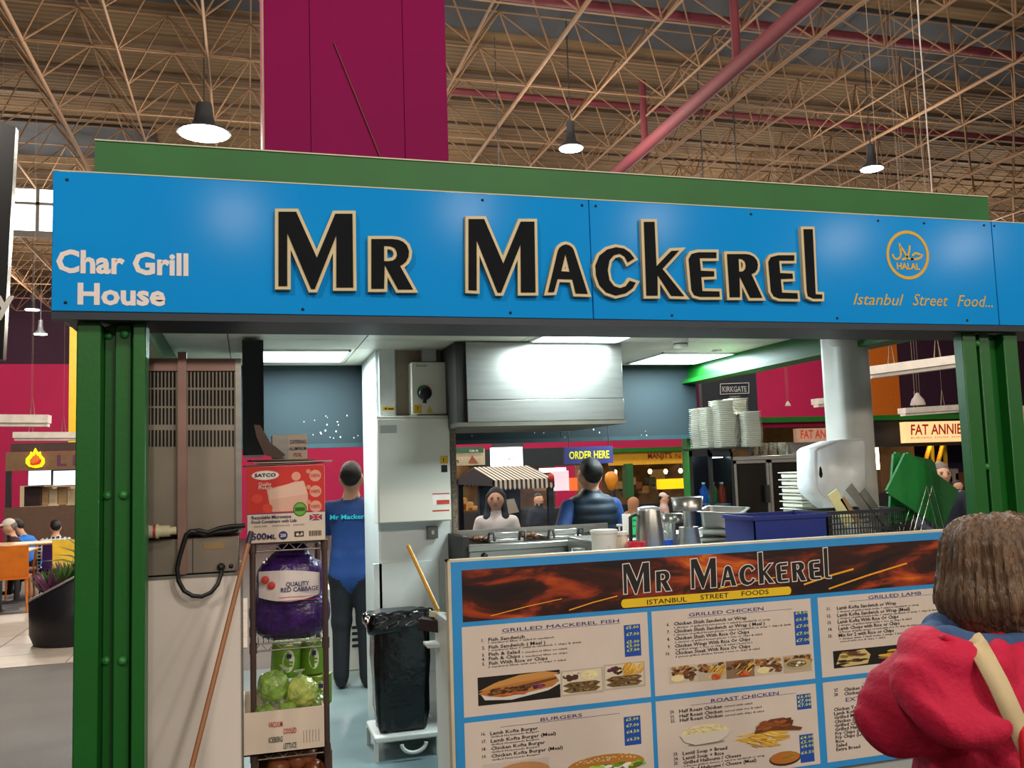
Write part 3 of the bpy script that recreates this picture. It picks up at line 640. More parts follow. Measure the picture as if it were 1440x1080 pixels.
section(pan[0, 1], None, Z1, ('BURGERS', 565, 769, 840, 6), (300, 810, 1088, 718), [
 ('16.', 'Lamb Kofta Burger', 232, 862, 548, (gb, 236, 880, 555)), ('17.', 'Lamb Kofta Burger (Meal)', 236, 912, 668, (gb, 238, 931, 556)),
 ('18.', 'Chicken Kofta Burger', 236, 962, 596, (gb, 240, 981, 558)), ('19.', 'Chicken Kofta Burger (Meal)', 238, 1012, 714, (gb, 242, 1032, 560))])
prices(pan[0, 1], Z1, 1113, 745, 1230, 920, [('£5.00', 1128, 770), ('£7.00', 1130, 810), ('£4.50', 1132, 852), ('£6.50', 1134, 902)])
section(pan[1, 0], None, Z2, ('GRILLED CHICKEN', 265, 118, 738, 6), (255, 130, 915, 65), [
 ('6.', 'Chicken Shish Sandwich or Wrap', 168, 178, 632, ('1 skewer of grilled breast pieces + salad in sandwich or wrap', 172, 197, 782)),
 ('7.', 'Chicken Shish Sandwich or Wrap ( Meal )', 170, 225, 748, ('1 skewer of grilled breast pieces + salad in sandwich or wrap + chips & drink', 172, 243, 915)),
 ('8.', 'Chicken Shish With Rice Or Chips', 172, 271, 648, ('2 skewer of grilled breast pieces + rice or chips & salad', 175, 289, 730)),
 ('9.', 'Chicken Wings With Rice Or Chips', 175, 318, 655, ('6 grilled wings + rice or chips & salad ( bone in )', 178, 336, 668)),
 ('10.', 'Chicken Steak With Rice Or Chips', 178, 363, 655, ('3 pieces grilled chicken breast + rice or chips & salad', 180, 381, 715))])
prices(pan[1, 0], Z2, 928, 92, 1028, 296, [('£4.00', 938, 108), ('£6.50', 941, 150), ('£7.00', 943, 193), ('£7.00', 944, 240), ('£7.00', 945, 282)])
section(pan[1, 1], None, Z2, ('ROAST CHICKEN', 405, 662, 835, 6), (275, 683, 942, 605), [
 ('20.', 'Half Roast Chicken', 203, 731, 475, ('served with salad', 488, 695, 665)), ('21.', 'Half Roast Chicken', 205, 761, 478, ('served with rice & salad', 490, 725, 725)),
 ('22.', 'Half Roast Chicken', 207, 788, 480, ('served with chips & salad', 492, 753, 740)), ('23.', 'Lentil Soup + Bread', 225, 998, 508, None), ('24.', 'Lentil Soup + Rice', 227, 1028, 488, None),
 ('25.', 'Grilled Halloumi / Cheese', 228, 1056, 598, ('3 Pieces grilled cheese + salad in sandwich or wrap', 232, 1074, 748)), ('26.', 'Grilled Halloumi / Cheese (Meal)', 235, 1102, 695, None)])
prices(pan[1, 1], Z2, 945, 617, 1040, 702, [('£6.00', 951, 640), ('£7.00', 953, 667), ('£7.00', 954, 693)])
prices(pan[1, 1], Z2, 962, 872, 1060, 1036, [('£4.00', 970, 898), ('£5.00', 972, 926), ('£4.00', 974, 953), ('£6.50', 975, 993)])
lk = '1 skewer of grilled lamb kofta + salad in sandwich or wrap'
section(pan[2, 0], None, Z3, ('GRILLED LAMB', 337, 91, 648, 6), (225, 107, 765, 58), [
 ('11.', 'Lamb Kofta Sandwich or Wrap', 153, 155, 502, (lk, 158, 172, 635)), ('12.', 'Lamb Kofta Sandwich or Wrap (Meal)', 155, 197, 582, (lk+' + chips & drink', 160, 212, 750)),
 ('13.', 'Lamb Kofta With Rice Or Chips', 158, 236, 515, ('2 skewer of grilled lamb kofta + rice or chips & salad', 160, 252, 590)),
 ('14.', 'Lamb Chops with Rice or Chips', 162, 275, 522, ('4 Pieces of lamb chops served with rice or chips & salad', 165, 291, 622)),
 ('15.', 'Mix for 2 with Rice or Chips', 163, 315, 488, ('1 chicken shish, 1 lamb kofta, 2 wings, 2 lamb chops', 170, 331, 600))])
text('served with rice & chips + salad', *Z3(172, 346), YT, 2.7, ink2, pan[2, 0], 'menu_note', Z3(435, 0)[0], res=1)
prices(pan[2, 0], Z3, 776, 78, 850, 190, [])
section(pan[2, 1], None, Z3, ('KIDS', 425, 560, 520, 5), (300, 584, 760, 540), [('27.', 'Chicken Nuggets', 195, 631, 390, None), ('28.', 'Chicken Tender', 195, 656, 378, None)])
q = Z3(205, 693); text('EXTRAS', q[0], q[1], YT, 6, navy, pan[2, 1], 'heading', Z3(378, 0)[0])
for i, s_ in enumerate(['Chicken Tender', 'Lamb Kofte Skewer', 'Grilled Mackerel', 'Chicken Shish Skewer', 'Grilled Chicken', 'Grilled Halloumi', 'Fry Chips (Reg)', 'Fry Chips (Lrg)', 'Rice', 'Salad', 'Extra Bread']):
    w_ = [185, 240, 205, 260, 190, 195, 188, 178, 48, 64, 140][i]; q = Z3(135+i*1.5, 748+i*23.3); text(s_, q[0], q[1], YT, 4.8, ink2, pan[2, 1], 'menu_line', Z3(135+i*1.5+w_, 0)[0], bold=.014, res=1)
# printed food pictures
def pic(P, Zf, x0, y0, x1, y1):        # left edge pixel span, right edge x
    a = onY(*Zf(x0, y0), YT); c = onY(*Zf(x0, y1), YT); d = onY(*Zf(x1, y0), YT); return Print(a[0], d[0], c[2], a[2], YT-.0004)
BRN = ['5A3A22', '7A4A26', '94602E', '3E2818']; CHP = ['D9A83A', 'E8BE50', 'C8922E', 'F0CC68']; GRN = ['6A9A2A', '88B83A', '4E7A20']; CRM = ['E8DCB8', 'D8C898', 'F0E8CC']
p = pic(pan[0, 0], Z1, 148, 484, 692, 672); p.rc(0, 0, 1, 1, '17120E'); p.poly([(.08, .18), (.4, .1), (.85, .3), (1, .5), (1, .85), (.55, .8), (.02, .45)], 'D8D2C8')
p.poly([(0, .42), (.12, .3), (.3, .22), (.6, .3), (.9, .42), (.99, .6), (.95, .8), (.6, .92), (.25, .8)], 'B87838'); p.poly([(0, .5), (.2, .75), (.5, .95), (.8, 1), (.99, .9), (.9, .78), (.5, .7)], 'C8904A')
p.poly([(.1, .4), (.3, .5), (.6, .62), (.95, .75), (.96, .68), (.6, .5), (.3, .36), (.14, .3)], '6A4020'); p.blobs(60, .14, .36, .62, .55, .04, .04, BRN); p.blobs(14, .66, .45, .78, .58, .03, .05, ['6A2A5A', '8A3A6A', '4A1A3A']); p.blobs(8, .3, .28, .6, .34, .06, .03, ['C85A28', 'D87838']); p.build('sandwich_picture', pan[0, 0])
for k, (x0, x1, yo) in enumerate(((696, 978, 0), (980, 1252, -40))):
    p = pic(pan[0, 0], Z1, x0, 440+yo, x1, 610+yo); p.rc(0, 0, 1, 1, 'B8AC9C'); p.poly([(.02, .06), (.96, .1), (.95, .96), (.04, .94)], 'D8CCB4'); p.blobs(24, .12, .62, .42, .88, .07, .08, ['2A2018', '4A3020', 'E0D0B8', '5A2A48'])
    if k == 0: p.el(.68, .74, .2, .18, 'E8DC9C'); p.blobs(20, .54, .66, .82, .84, .04, .04, CRM)
    else: p.blobs(34, .5, .55, .92, .95, .14, .03, CHP, 1.1)
    for v in (.22, .42): p.poly([(.04, v), (.2, v+.1), (.8, v+.1), (.92, v+.02), (.8, v-.1), (.2, v-.1)], '6A5230'); p.blobs(20, .15, v-.05, .8, v+.05, .05, .02, ['2E2014', '8A7040', 'A88A50'])
    p.build('fish_picture', pan[0, 0])
p = pic(pan[0, 1], Z1, 180, 1060, 620, 1230); p.rc(0, .0, 1, 1, 'C8BCB0'); p.el(.6, .5, .42, .42, 'C08A58'); p.el(.6, .45, .44, .1, '6AA030'); p.el(.6, .3, .4, .2, '7A4A28'); p.build('burger_picture', pan[0, 1])
p = pic(pan[0, 1], Z1, 735, 1010, 1250, 1200); p.el(.5, .55, .5, .38, 'B87C34', 0, 24); p.blobs(60, .12, .7, .88, .88, .015, .015, ['F0DCA8', 'E0C080'], 0); p.blobs(40, .04, .42, .98, .55, .06, .07, GRN+['A8D048', 'F0F0E0', 'D03A28']); p.el(.5, .22, .46, .18, 'C08A40'); p.build('sandwich_picture', pan[0, 1])
for k in range(5):
    x0 = 135+k*181; p = pic(pan[1, 0], Z2, x0, 440-k*17, x0+179, 552-k*17); p.rc(0, 0, 1, 1, ['C8BCA8', 'C0B098', '8A7058', 'C8BCA8', 'B8A890'][k]); p.blobs(30, .08, .5, .95, .9, .1, .1, BRN+['B07838'])
    if k == 4: p.el(.5, .5, .48, .3, 'B8A878'); p.el(.45, .5, .36, .2, '7A6848'); p.blobs(10, .2, .4, .8, .6, .06, .06, CRM+BRN)
    elif k in (0, 3): p.el(.3, .3, .24, .2, 'E8D8A0'); p.blobs(14, .55, .15, .9, .6, .1, .08, BRN)
    else: p.blobs(26, .4, .2, .95, .8, .16, .03, CHP if k == 1 else BRN+CHP, .9); p.blobs(6, .5, .1, .8, .3, .1, .1, ['C84A20', 'D86A30'])
    p.build('chicken_picture', pan[1, 0])
p = pic(pan[1, 1], Z2, 195, 815, 530, 965); p.el(.52, .12, .36, .08, '9A9088'); p.el(.5, .62, .44, .32, 'E8DCA8'); p.blobs(90, .14, .6, .86, .88, .03, .014, CRM+['E0D090']); p.poly([(.02, .6), (.98, .62), (.9, .34), (.74, .16), (.3, .12), (.1, .3)], 'DCD4C4'); p.build('rice_picture', pan[1, 1])
p = pic(pan[1, 1], Z2, 565, 790, 985, 985); p.blobs(70, .05, .2, .72, .62, .1, .022, CHP, .0); p.blobs(40, .15, .12, .6, .5, .1, .022, CHP, -.6); p.poly([(.25, .55), (.3, .8), (.5, .97), (.7, .98), (.85, .85), (.82, .68), (.98, .58), (.95, .5), (.75, .55), (.5, .6)], '6A3A1C'); p.blobs(22, .32, .66, .76, .9, .08, .05, ['8A4A20', '5A2E16', 'A05A28']); p.build('roast_picture', pan[1, 1])
p = pic(pan[1, 1], Z2, 765, 985, 968, 1085); p.el(.52, .5, .5, .46, '3A2A20'); p.el(.52, .56, .47, .38, 'B8702A'); p.blobs(10, .4, .5, .8, .7, .05, .03, GRN); p.build('soup_picture', pan[1, 1])
p = pic(pan[2, 0], Z3, 130, 398, 775, 500); p.rc(0, 0, 1, 1, '14100E'); p.poly([(.02, .2), (.06, .8), (.28, .95), (.33, .6), (.3, .1), (.1, .04)], 'D0B878'); p.blobs(16, .08, .6, .26, .86, .04, .1, BRN+['8A7038']); p.blobs(12, .05, .18, .26, .42, .05, .05, ['2E2014', '4A3420']); p.blobs(30, .45, .3, .75, .75, .05, .08, BRN+CHP); p.build('lamb_picture', pan[2, 0])
# ================================================================== things inside the kiosk
ss = G('brushed_steel', 'A8A6A0', .32, .9, .1, 3, stretch=(1, 1, 12)); ss2 = G('dull_steel', '8E8478', .45, .75, .15, 4); black_p = G('black_plastic', '121314', .45); white_p = G('white_plastic', 'DAD8D2', .4, 0, .04)
cream_w = G('cream_cabinet', 'D9D3C6', .45, 0, .05, 2)
def box_thing(name, x0, x1, y0, y1, z0, z1, m, label, cat, group=None, r=.004):
    return tag(B().rbox(x0, x1, y0, y1, z0, z1, r, 1).build(name, m, None, ((x0+x1)/2, (y0+y1)/2, z0)), label, cat, group)
# --- slotted steel appliance at the left, seen from behind
YU = 3.78
X0, X1, Z0, Z1 = rect(196, 506, 341, 752, YU)
X1 = onY(338, 600, YU)[0]
st = thing('steel_oven', ((X0+X1)/2, YU, Z0), 'tall stainless steel appliance with rows of vent slots, seen from behind', 'appliance')
B().rbox(X0, X1, YU, YU+.5, Z0, Z1, .006, 1).build('casing', ss2, st)
B().box(X0, X1+.004, YU-.012, YU, Z1-.045, Z1+.004).build('top_rail', G('warm_steel', '9A7C72', .4, .7, .1), st)
B().box(X1-.018, X1+.004, YU-.014, YU+.02, Z0, Z1).build('corner_rail', ss, st)
pz0 = onY(255, 808, YU-.03)[2]; px0, px1 = onY(250, 650, YU-.03)[0], onY(262.5, 650, YU-.03)[0]
B().box(px0, px1, YU-.035, YU-.012, pz0, onY(255, 500, YU)[2]+.01).build('upright_strap', G('warm_steel', '9A7C72', .4, .7, .1), st)
slot_m = G('slot_black', '0B0A09', .8); me = None
for j, (y0, y1) in enumerate(((522, 545), (549, 571), (575, 597), (605, 628))):
    for i in range(24):
        px = 208+i*5.15
        if 246 < px < 264: continue
        a = onY(px, y1, YU); c = onY(px+2.5, y0, YU)
        if me is None: o = B().box(0, .0075, -.0025, .004, 0, a and c[2]-a[2]).build('vent_slot', slot_m, st, loc=(0, 0, 0)); me = o.data
        else: o = link('vent_slot', me, st)
        o.location = Vector((a[0], YU, a[2]))-Vector(BASE[st])
# --- steel control box below, white panel, cable and plug
X0b, X1b, Z0b, Z1b = rect(196, 757, 336, 807, YU-.01)
t = thing('control_box', ((X0b+X1b)/2, YU, Z0b), 'low steel control box with a black cable plugged in', 'control box')
B().rbox(X0b, X1b, YU-.01, YU+.35, Z0b, Z1b, .003, 1).build('case', ss2, t)
sx = onY(271, 780, YU-.01)[0]; B().box(sx-.001, sx+.0015, YU-.0115, YU-.01, Z0b, Z1b).build('seam', slot_m, t)
q = onY(311, 797, YU-.01); B().lathe([(.016, 0), (.016, .012), (.01, .03), (.001, .032)], q, 14, Rx(math.pi/2)).build('cable_gland', black_p, t)
q = onY(325, 796, YU-.01); B().lathe([(.009, 0), (.009, .003), (.001, .004)], q, 10, Rx(math.pi/2)).build('grommet', black_p, t)
q0, q1, q2, q3 = rect(286, 763, 315, 772, YU-.012); B().box(q0, q1, YU-.0118, YU-.01, q2, q3).build('tape', G('old_tape', '8A7048', .7), t)
pts = [(335, 744), (322, 747), (305, 748), (288, 752), (278, 749), (268, 747), (262, 752), (258, 765), (252, 785), (249, 800), (251, 817), (259, 831), (271, 838), (284, 839), (297, 833), (306, 822), (311, 808), (312, 798)]
o = B().path([onY(x, y, YU-.045) if 4 < i < 16 else onY(x, y, YU-.03) for i, (x, y) in enumerate(pts)], .0085, 8).build('power_cable', black_p, None, onY(284, 839, YU-.045)); tag(o, 'black power cable looping down over the white panel', 'cable')
o = B().path([onY(x, y, YU-.035) for x, y in [(265, 748), (280, 746), (292, 749), (308, 743), (325, 740), (345, 739)]], .009, 8).build('power_cable', black_p, None, onY(300, 748, YU-.03)); tag(o, 'black cable lying along the top of the control box', 'cable')
q = onY(207, 748, YU-.06); t = thing('plug_connector', q, 'cream industrial plug with a red ring lying on the control box', 'plug')
k = onY(246, 748, YU-.06)[0]-q[0]
for nm, f0, f1, r, m in (('shell', -.3, .22, .024, G('pale_grey_plastic', 'B8AEA2', .5)), ('red_ring', .22, .32, .026, G('plug_red', 'A8301E', .5)), ('collar', .32, .42, .028, G('plug_cream', 'C8C0A0', .5)), ('body', .42, .82, .022, G('plug_cream', 'C8C0A0', .5)), ('nose', .82, 1.05, .015, G('plug_cream', 'C8C0A0', .5))):
    B().tube((q[0]+k*f0, q[1], q[2]), (q[0]+k*f1, q[1], q[2]), r, 14).build(nm, m, t)
X0, X1, Z0, Z1 = rect(196, 809, 341, 1080, YU+.0)
t = thing('white_fridge', ((X0+X1)/2, YU, 0), 'plain white cabinet panel behind the left post, below the steel appliance', 'cabinet')
B().rbox(X0, X1, YU, YU+.52, .0, Z1, .004, 1).build('body', G('dirty_white_panel', 'DACFC6', .5, 0, .07, 1.6), t)
B().box(X0, X1, YU-.006, YU+.0, Z1-.008, Z1+.002).build('top_lip', ss, t); B().box(X1-.004, X1+.004, YU-.006, YU, 0, Z1).build('edge_strip', ss, t)
stn = G('ring_stain', 'B8A48E', .6)
# broom handle leaning
a = onY(349, 765, YU-.08); c = onY(262, 1110, YU-.35)
d = Vector(c)-Vector(a); c = Vector(a)+d*((a[2]-.03)/(a[2]-c[2]))
t = thing('broom', (c.x, c.y, 0), 'long wooden broom handle leaning on the white panel', 'broom')
B().tube(a, c, .0095, 10).build('handle', G('broom_wood', '96613C', .5, 0, .15, 3), t); B().tube(a, Vector(a)-d.normalized()*.05, .0100, 10).build('grip_end', G('broom_grip', '2A1E2E', .5), t)
B().rbox(c.x-.15, c.x+.15, c.y-.025, c.y+.025, .05, .09, .01).build('head', G('broom_wood', '96613C'), t)
b = B()
for i in range(28):
    for j in range(3): x = c.x-.14+i*.0104; b.tube((x, c.y-.015+j*.015, .05), (x, c.y-.02+j*.02, 0), .003, 4)
b.build('bristles', G('bristle', '3A3230', .8), t)['kind'] = 'stuff'
# --- wire shelf rack
YR = 4.02; DR = .42
rx = [onY(356, 900, YR)[0], onY(458, 900, YR)[0]]; tz = [onY(405, 766, YR)[2], onY(405, 905, YR)[2], onY(405, 1056, YR)[2], .18]
chrome = G('chrome_wire', '9C948C', .3, .85, .08); rpost = G('rack_post', '5E4A46', .4, .6)
rk = thing('wire_rack', ((rx[0]+rx[1])/2, YR, 0), 'narrow wire shelf rack crowded with food stock', 'shelf')
for x in rx:
    for y in (YR, YR+DR): B().tube((x, y, 0), (x, y, tz[0]+.015), .0125, 12).build('post', rpost, rk)
for z in tz:
    b = B()
    for y in (YR, YR+DR):
        b.tube((rx[0], y, z+.008), (rx[1], y, z+.008), .004, 6); b.tube((rx[0], y, z-.022), (rx[1], y, z-.022), .004, 6)
        n = 10; p_ = [(rx[0]+(rx[1]-rx[0])*i/n, y, z+(.008 if i % 2 else -.022)) for i in range(n+1)]; b.path(p_, .0028, 5)
    for x in rx: b.tube((x, YR, z+.008), (x, YR+DR, z+.008), .004, 6); b.tube((x, YR, z-.022), (x, YR+DR, z-.022), .004, 6)
    for i in range(1, 14): x = rx[0]+(rx[1]-rx[0])*i/14; b.tube((x, YR, z+.010), (x, YR+DR, z+.010), .002, 5)
    b.build('shelf', chrome, rk)
    for x in rx:
        for y in (YR, YR+DR): B().tube((x, y, z-.03), (x, y, z+.014), .016, 12).build('shelf_collar', rpost, rk)
# SATCO carton
card = G('cardboard_white', 'D8C6B4', .7, 0, .04)
ztop = tz[0]+.014
X0, X1, Z0, Z1 = rect(347, 655, 457, 757, YR-.03); Z0 = ztop; Yc = YR-.03
t = thing('food_box_carton', ((X0+X1)/2, Yc, Z0), 'red and white carton of microwave food containers on the rack', 'carton')
B().rbox(X0, X1, Yc, Yc+.4, Z0, Z1, .003, 1).build('box', card, t)
p = Print(X0+.001, X1-.001, Z0+.001, Z1-.001, Yc-.0005)
p.rc(0, .385, 1, 1, 'C8281E'); p.rc(0, .375, 1, .385, '2A2A6A'); p.poly([(.3, .42), (.25, .7), (.62, .78), (.72, .8), (.78, .62), (.78, .4), (.33, .4)], 'D8A892'); p.poly([(.27, .68), (.62, .79), (.73, .79), (.78, .62), (.6, .6), (.3, .56)], 'E0B8A4')
p.el(.235, .885, .175, .062, 'F0E8E0', 0, 24); p.el(.235, .885, .17, .055, 'C8281E', 0, 24); p.el(.235, .885, .165, .052, 'F0E8E0', 0, 24)
for u, v in ((.88, .86), (.88, .65), (.88, .45)): p.el(u, v, .078, .078, 'E09A84', 0, 18); p.el(u-.09, v+.06, .03, .03, 'D88A74')
p.el(.63, .86, .06, .06, 'E09A84', 0, 16); p.el(.13, .58, .07, .06, 'D8402C'); p.el(.26, .45, .065, .06, 'D8402C')
p.el(.675, .42, .09, .095, '3A6A20', 0, 20); p.el(.675, .42, .075, .08, '6AA830', 0, 20); p.rc(.61, .395, .74, .445, '2E5A18')
p.rc(.8, .265, .96, .345, '2A3A78'); p.poly([(.8, .265), (.82, .265), (.96, .345), (.94, .345)], 'E8D8D0'); p.poly([(.8, .345), (.82, .345), (.96, .265), (.94, .265)], 'E8D8D0'); p.rc(.865, .265, .895, .345, 'C8281E'); p.rc(.8, .295, .96, .315, 'C8281E')
p.el(.455, .085, .058, .058, '28286A', 0, 18)
for i in range(12): p.rc(.79+i*.014, .06, .79+i*.014+(.006 if i % 3 else .009), .13, '2A2420')
p.rc(.6, .06, .72, .13, '2A2420'); p.el(.64, .09, .02, .02, 'D8C6B4'); p.poly([(.66, .07), (.7, .12), (.71, .08)], 'D8C6B4')
pr = p.build('print', t, .6)
tx = lambda s_, u, v, h, m, u1=None, bd=.02: None
def boxtext(s_, u, v, h, m, u1, par, bd=.02, Yq=None):
    me = text_mesh(s_, 2, bd); co = np.array([v_.co[:] for v_ in me.vertices]); x0, x1 = co[:, 0].min(), co[:, 0].max(); W_ = X1-X0; H_ = Z1-Z0
    sxx = (u1-u)*W_/(x1-x0); sz = h*H_/CAPH
    for v_, c_ in zip(me.vertices, co): v_.co = (X0+u*W_+(c_[0]-x0)*sxx-BASE[par][0], (Yq or Yc)-.004-BASE[par][1], Z0+v*H_+c_[1]*sz-BASE[par][2])
    me.materials.clear(); me.materials.append(m); return link('lettering', me, par)
blk = G('print_black2', '1A1614', .6); nav2 = G('print_navy', '25245A', .6); wht = G('print_white', 'EADFD6', .6); redp = G('print_red', 'B8342A', .6)
boxtext('SATCO', .1, .865, .045, blk, .37, pr, .03); boxtext('Quality', .15, .745, .05, wht, .31, pr, 0); boxtext('Products', .15, .70, .045, wht, .32, pr, 0)
boxtext('Recyclable Microwave', .06, .315, .045, nav2, .56, pr); boxtext('Food Containers with Lids', .06, .26, .04, nav2, .63, pr)
boxtext('500', .06, .05, .085, nav2, .245, pr, .03); boxtext('ML', .25, .05, .06, nav2, .37, pr, .03); boxtext('250', .42, .07, .04, wht, .49, pr, .02)
for i, v in enumerate((.86, .65, .45)): boxtext('100%', .82, v-.02, .045, redp, .94, pr, 0)
boxtext('MICROWAVE SAFE', .32, .21, .02, blk, .54, pr, 0); boxtext('STACK SAFE', .09, .21, .02, blk, .25, pr, 0); boxtext('NON PVC', .59, .21, .02, blk, .73, pr, 0)
# flattened cardboard and foil box on the carton
zt = Z1
cb = G('brown_card', '6E5A52', .8, 0, .2, 6); cb2 = G('pale_card', 'B0A296', .8)
for k, (x0, x1, dz, rot, m, lb) in enumerate(((343, 452, .002, .03, cb, 'flattened dark cardboard sheet, lowest on the carton'), (360, 470, .010, -.06, cb2, 'flattened pale cardboard sheet jutting right from the carton top'), (350, 440, .02, .05, cb, 'crumpled dark cardboard sheet, uppermost on the carton'))):
    a = onY(x0, 645, YR)[0]; c = onY(x1, 645, YR)[0]; z = zt+dz
    o = B().obox(((a+c)/2, YR+.15, z+.006), c-a, .34, .005, Rz(rot)@Ry(.02*(k-1))).build('cardboard_sheet', m, None, ((a+c)/2, YR+.15, z)); tag(o, lb, 'cardboard', 'cardboard on the carton')
pp = [onY(x, y, YR+.1) for x, y in ((357, 597), (366, 598), (380, 622), (402, 640), (392, 645), (372, 640), (361, 615))]
o = B().prism([(p_[0], p_[2]) for p_ in pp], YR+.1, YR+.106).build('cardboard_flap', cb, None, pp[4]); tag(o, 'upright torn cardboard flap beside the foil box', 'cardboard')
X0, X1, Z0, Z1 = rect(383, 611, 432, 637, YR+.14); Z0 = zt+.03
t = thing('foil_box', ((X0+X1)/2, YR+.14, Z0), 'small white and silver box of aluminium foil on the cardboard', 'box'); Yc = YR+.14
xm = X0+(X1-X0)*.45
B().box(xm, X1, Yc, Yc+.2, Z0, Z1).build('front', card, t); B().box(X0, xm, Yc+.002, Yc+.2, Z0, Z1).build('silver_side', ss, t)
X0_, X1_ = X0, X1; boxtext('CATERING', .5, .62, .16, nav2, .97, t, .01); boxtext('ALUMINIUM', .48, .36, .14, nav2, .97, t, .01); boxtext('FOIL', .62, .1, .16, redp, .85, t, .01)
# red cabbage net
X0, X1, Z0, Z1 = rect(363, 768, 455, 902, YR+.02); Z0 = tz[1]+.012; cx_ = (X0+X1)/2; wd = (X1-X0)
purple = G('cabbage_purple', '3A1A5E', .3, 0, .5, 25, .4, 60)
t = thing('cabbage_net', (cx_, YR+.15, Z0), 'purple net sack of red cabbages on the middle shelf', 'sack')
hh = Z1-Z0; y_ = YR+.17
pr_ = [((cx_-wd*.2, y_, Z0+hh*.25), (cx_+wd*.2, y_, Z0+hh*.25), .12, .12), ((cx_-wd*.12, y_, Z0+hh*.6), (cx_+wd*.12, y_, Z0+hh*.6), .11, .11), ((cx_-.01, y_, Z0+hh*.9), (cx_+.04, y_, Z0+hh*.92), .05, .045), ((cx_+wd*.3, y_+.1, Z0+hh*.55), (cx_+wd*.35, y_+.1, Z0+hh*.6), .08, .08)]
for i in range(9): r = random.Random(i); pr_.append(((cx_+r.uniform(-.35, .35)*wd, y_-.05+r.uniform(-.02, .02), Z0+.075+hh*.75*(i//3)/3), )*2+(.066, .066))
pr_ = [(p_[0], p_[1], p_[2], p_[3], 0, (1, 1, 1)) for p_ in pr_]
sdf_obj('net', pr_, .009, [purple], t, .04, lambda g: .003*np.sin(g[..., 0]*160+g[..., 2]*160)*np.sin(g[..., 0]*160-g[..., 2]*160))
lab = B(); yb = YR-.005; zz0, zz1 = onY(405, 846, yb)[2], onY(405, 803, yb)[2]; xa, xb = onY(364, 825, yb)[0], onY(451, 825, yb)[0]; n = 12
vs = []
for i in range(n+1):
    u = i/n; x = xa+(xb-xa)*u; yy = yb+.04*(2*u-1)**2; z1 = zz1-.02*u+.012*math.sin(u*3); z0 = zz0+.02*(2*u-1)**2; vs += [(x, yy, z0), (x, yy, z1), (x, yy+.004, z0), (x, yy+.004, z1)]
lab.add(vs, [f for i in range(n) for f in ((4*i, 4*i+4, 4*i+5, 4*i+1), (4*i+2, 4*i+3, 4*i+7, 4*i+6), (4*i+1, 4*i+5, 4*i+7, 4*i+3), (4*i, 4*i+2, 4*i+6, 4*i+4))])
lb_ = lab.build('paper_band', G('band_white', 'D8CCC8', .5), t)
text('QUALITY', 402, 825, yb, 6.5, nav2, lb_, px1=435, bold=.02); text('RED CABBAGE', 395, 833, yb, 6.5, nav2, lb_, px1=448, bold=.02)
for x, y in ((373, 816), (382, 824)): q = onY(x, y, yb-.002); B().lathe([(.001, .004), (.012, .003), (.017, 0)], (q[0], q[1]+.012, q[2]), 14, Rx(math.pi/2)).build('printed_cabbage', redp, lb_)
a = onY(392, 846, yb-.002); c = onY(447, 838, yb-.002); B().box(a[0], c[0], yb-.0014, yb-.001, a[2], a[2]+.002).box(a[0], c[0], yb-.0014, yb-.001, c[2]+.002, c[2]+.004).build('red_rule', redp, lb_)
# onions sack behind, blue crisp bags beyond the rack
# lettuce carton with wrapped lettuces and cans
X0, X1, Z0, Z1 = rect(342, 998, 456, 1050, YR-.06); Z0 = tz[2]+.012; Yc = YR-.06
t = thing('lettuce_carton', ((X0+X1)/2, Yc, Z0), 'open white carton printed vacuum cooled iceberg lettuce', 'carton')
b = B().box(X0, X1, Yc, Yc+.006, Z0, Z1).box(X0, X0+.006, Yc+.006, Yc+.4, Z0, Z1).box(X1-.006, X1, Yc+.006, Yc+.4, Z0, Z1).box(X0, X1, Yc+.4, Yc+.406, Z0, Z1).box(X0, X1, Yc, Yc+.4, Z0, Z0+.006); b.build('box', card, t)
boxtext('VACUUM', .31, .62, .13, redp, .48, t, .015); boxtext('COOLED', .49, .44, .13, redp, .65, t, .015); boxtext('ICEBERG', .31, .27, .13, G('print_green', '2A4A3A', .6), .48, t, .015); boxtext('LETTUCE', .49, .1, .13, G('print_green', '2A4A3A', .6), .65, t, .015)
ex0 = X0+(X1-X0)*.74; ex1 = X0+(X1-X0)*.93
for i in range(6): x = ex0+(ex1-ex0)*i/5; B().box(x-.0006, x+.0006, Yc-.0012, Yc, Z0+.03, Z0+.08).build('printed_line', blk, t)
wrapm = G('wrapped_lettuce', '86A84A', .16, 0, .45, 18, 1., 55, coat=.5)
wl2 = G('wrapped_lettuce_yellow', 'A8B458', .16, 0, .45, 18, 1., 55, coat=.5)
def lettuce(px, py, rpx, Y, m, label):
    c = onY(px, py, Y); r = onY(px+rpx, py, Y)[0]-c[0]; t = thing('lettuce', (c[0], c[1], c[2]-r), label, 'lettuce', 'wrapped lettuces in the carton')
    rn = random.Random(px); ph = [rn.uniform(0, 6) for _ in range(4)]
    B().ell(c, r, r, r*1.0, 44, 30, None, lambda d: .96+.14*mnoise.noise(d*2.2+Vector((px, py, 0)))+.07*abs(mnoise.noise(d*6+Vector((py, 0, px)))) ).build('head', m, t)
    B().lathe([(.003, r*.9), (.014, r*1.0), (.006, r*1.12), (.022, r*1.3), (.026, r*1.32)], c, 10, Rx(rn.uniform(-.5, .2))@Ry(rn.uniform(-.6, .6))).build('film_twist', G('clear_film', 'D8E8C0', .1, 0, .1, 9, trans=.6), t)
lettuce(384, 966, 24, YR+.05, wrapm, 'large green lettuce in film, at the left of the carton')
lettuce(424, 973, 23, YR+.03, wl2, 'yellowish lettuce in film, at the right of the carton')
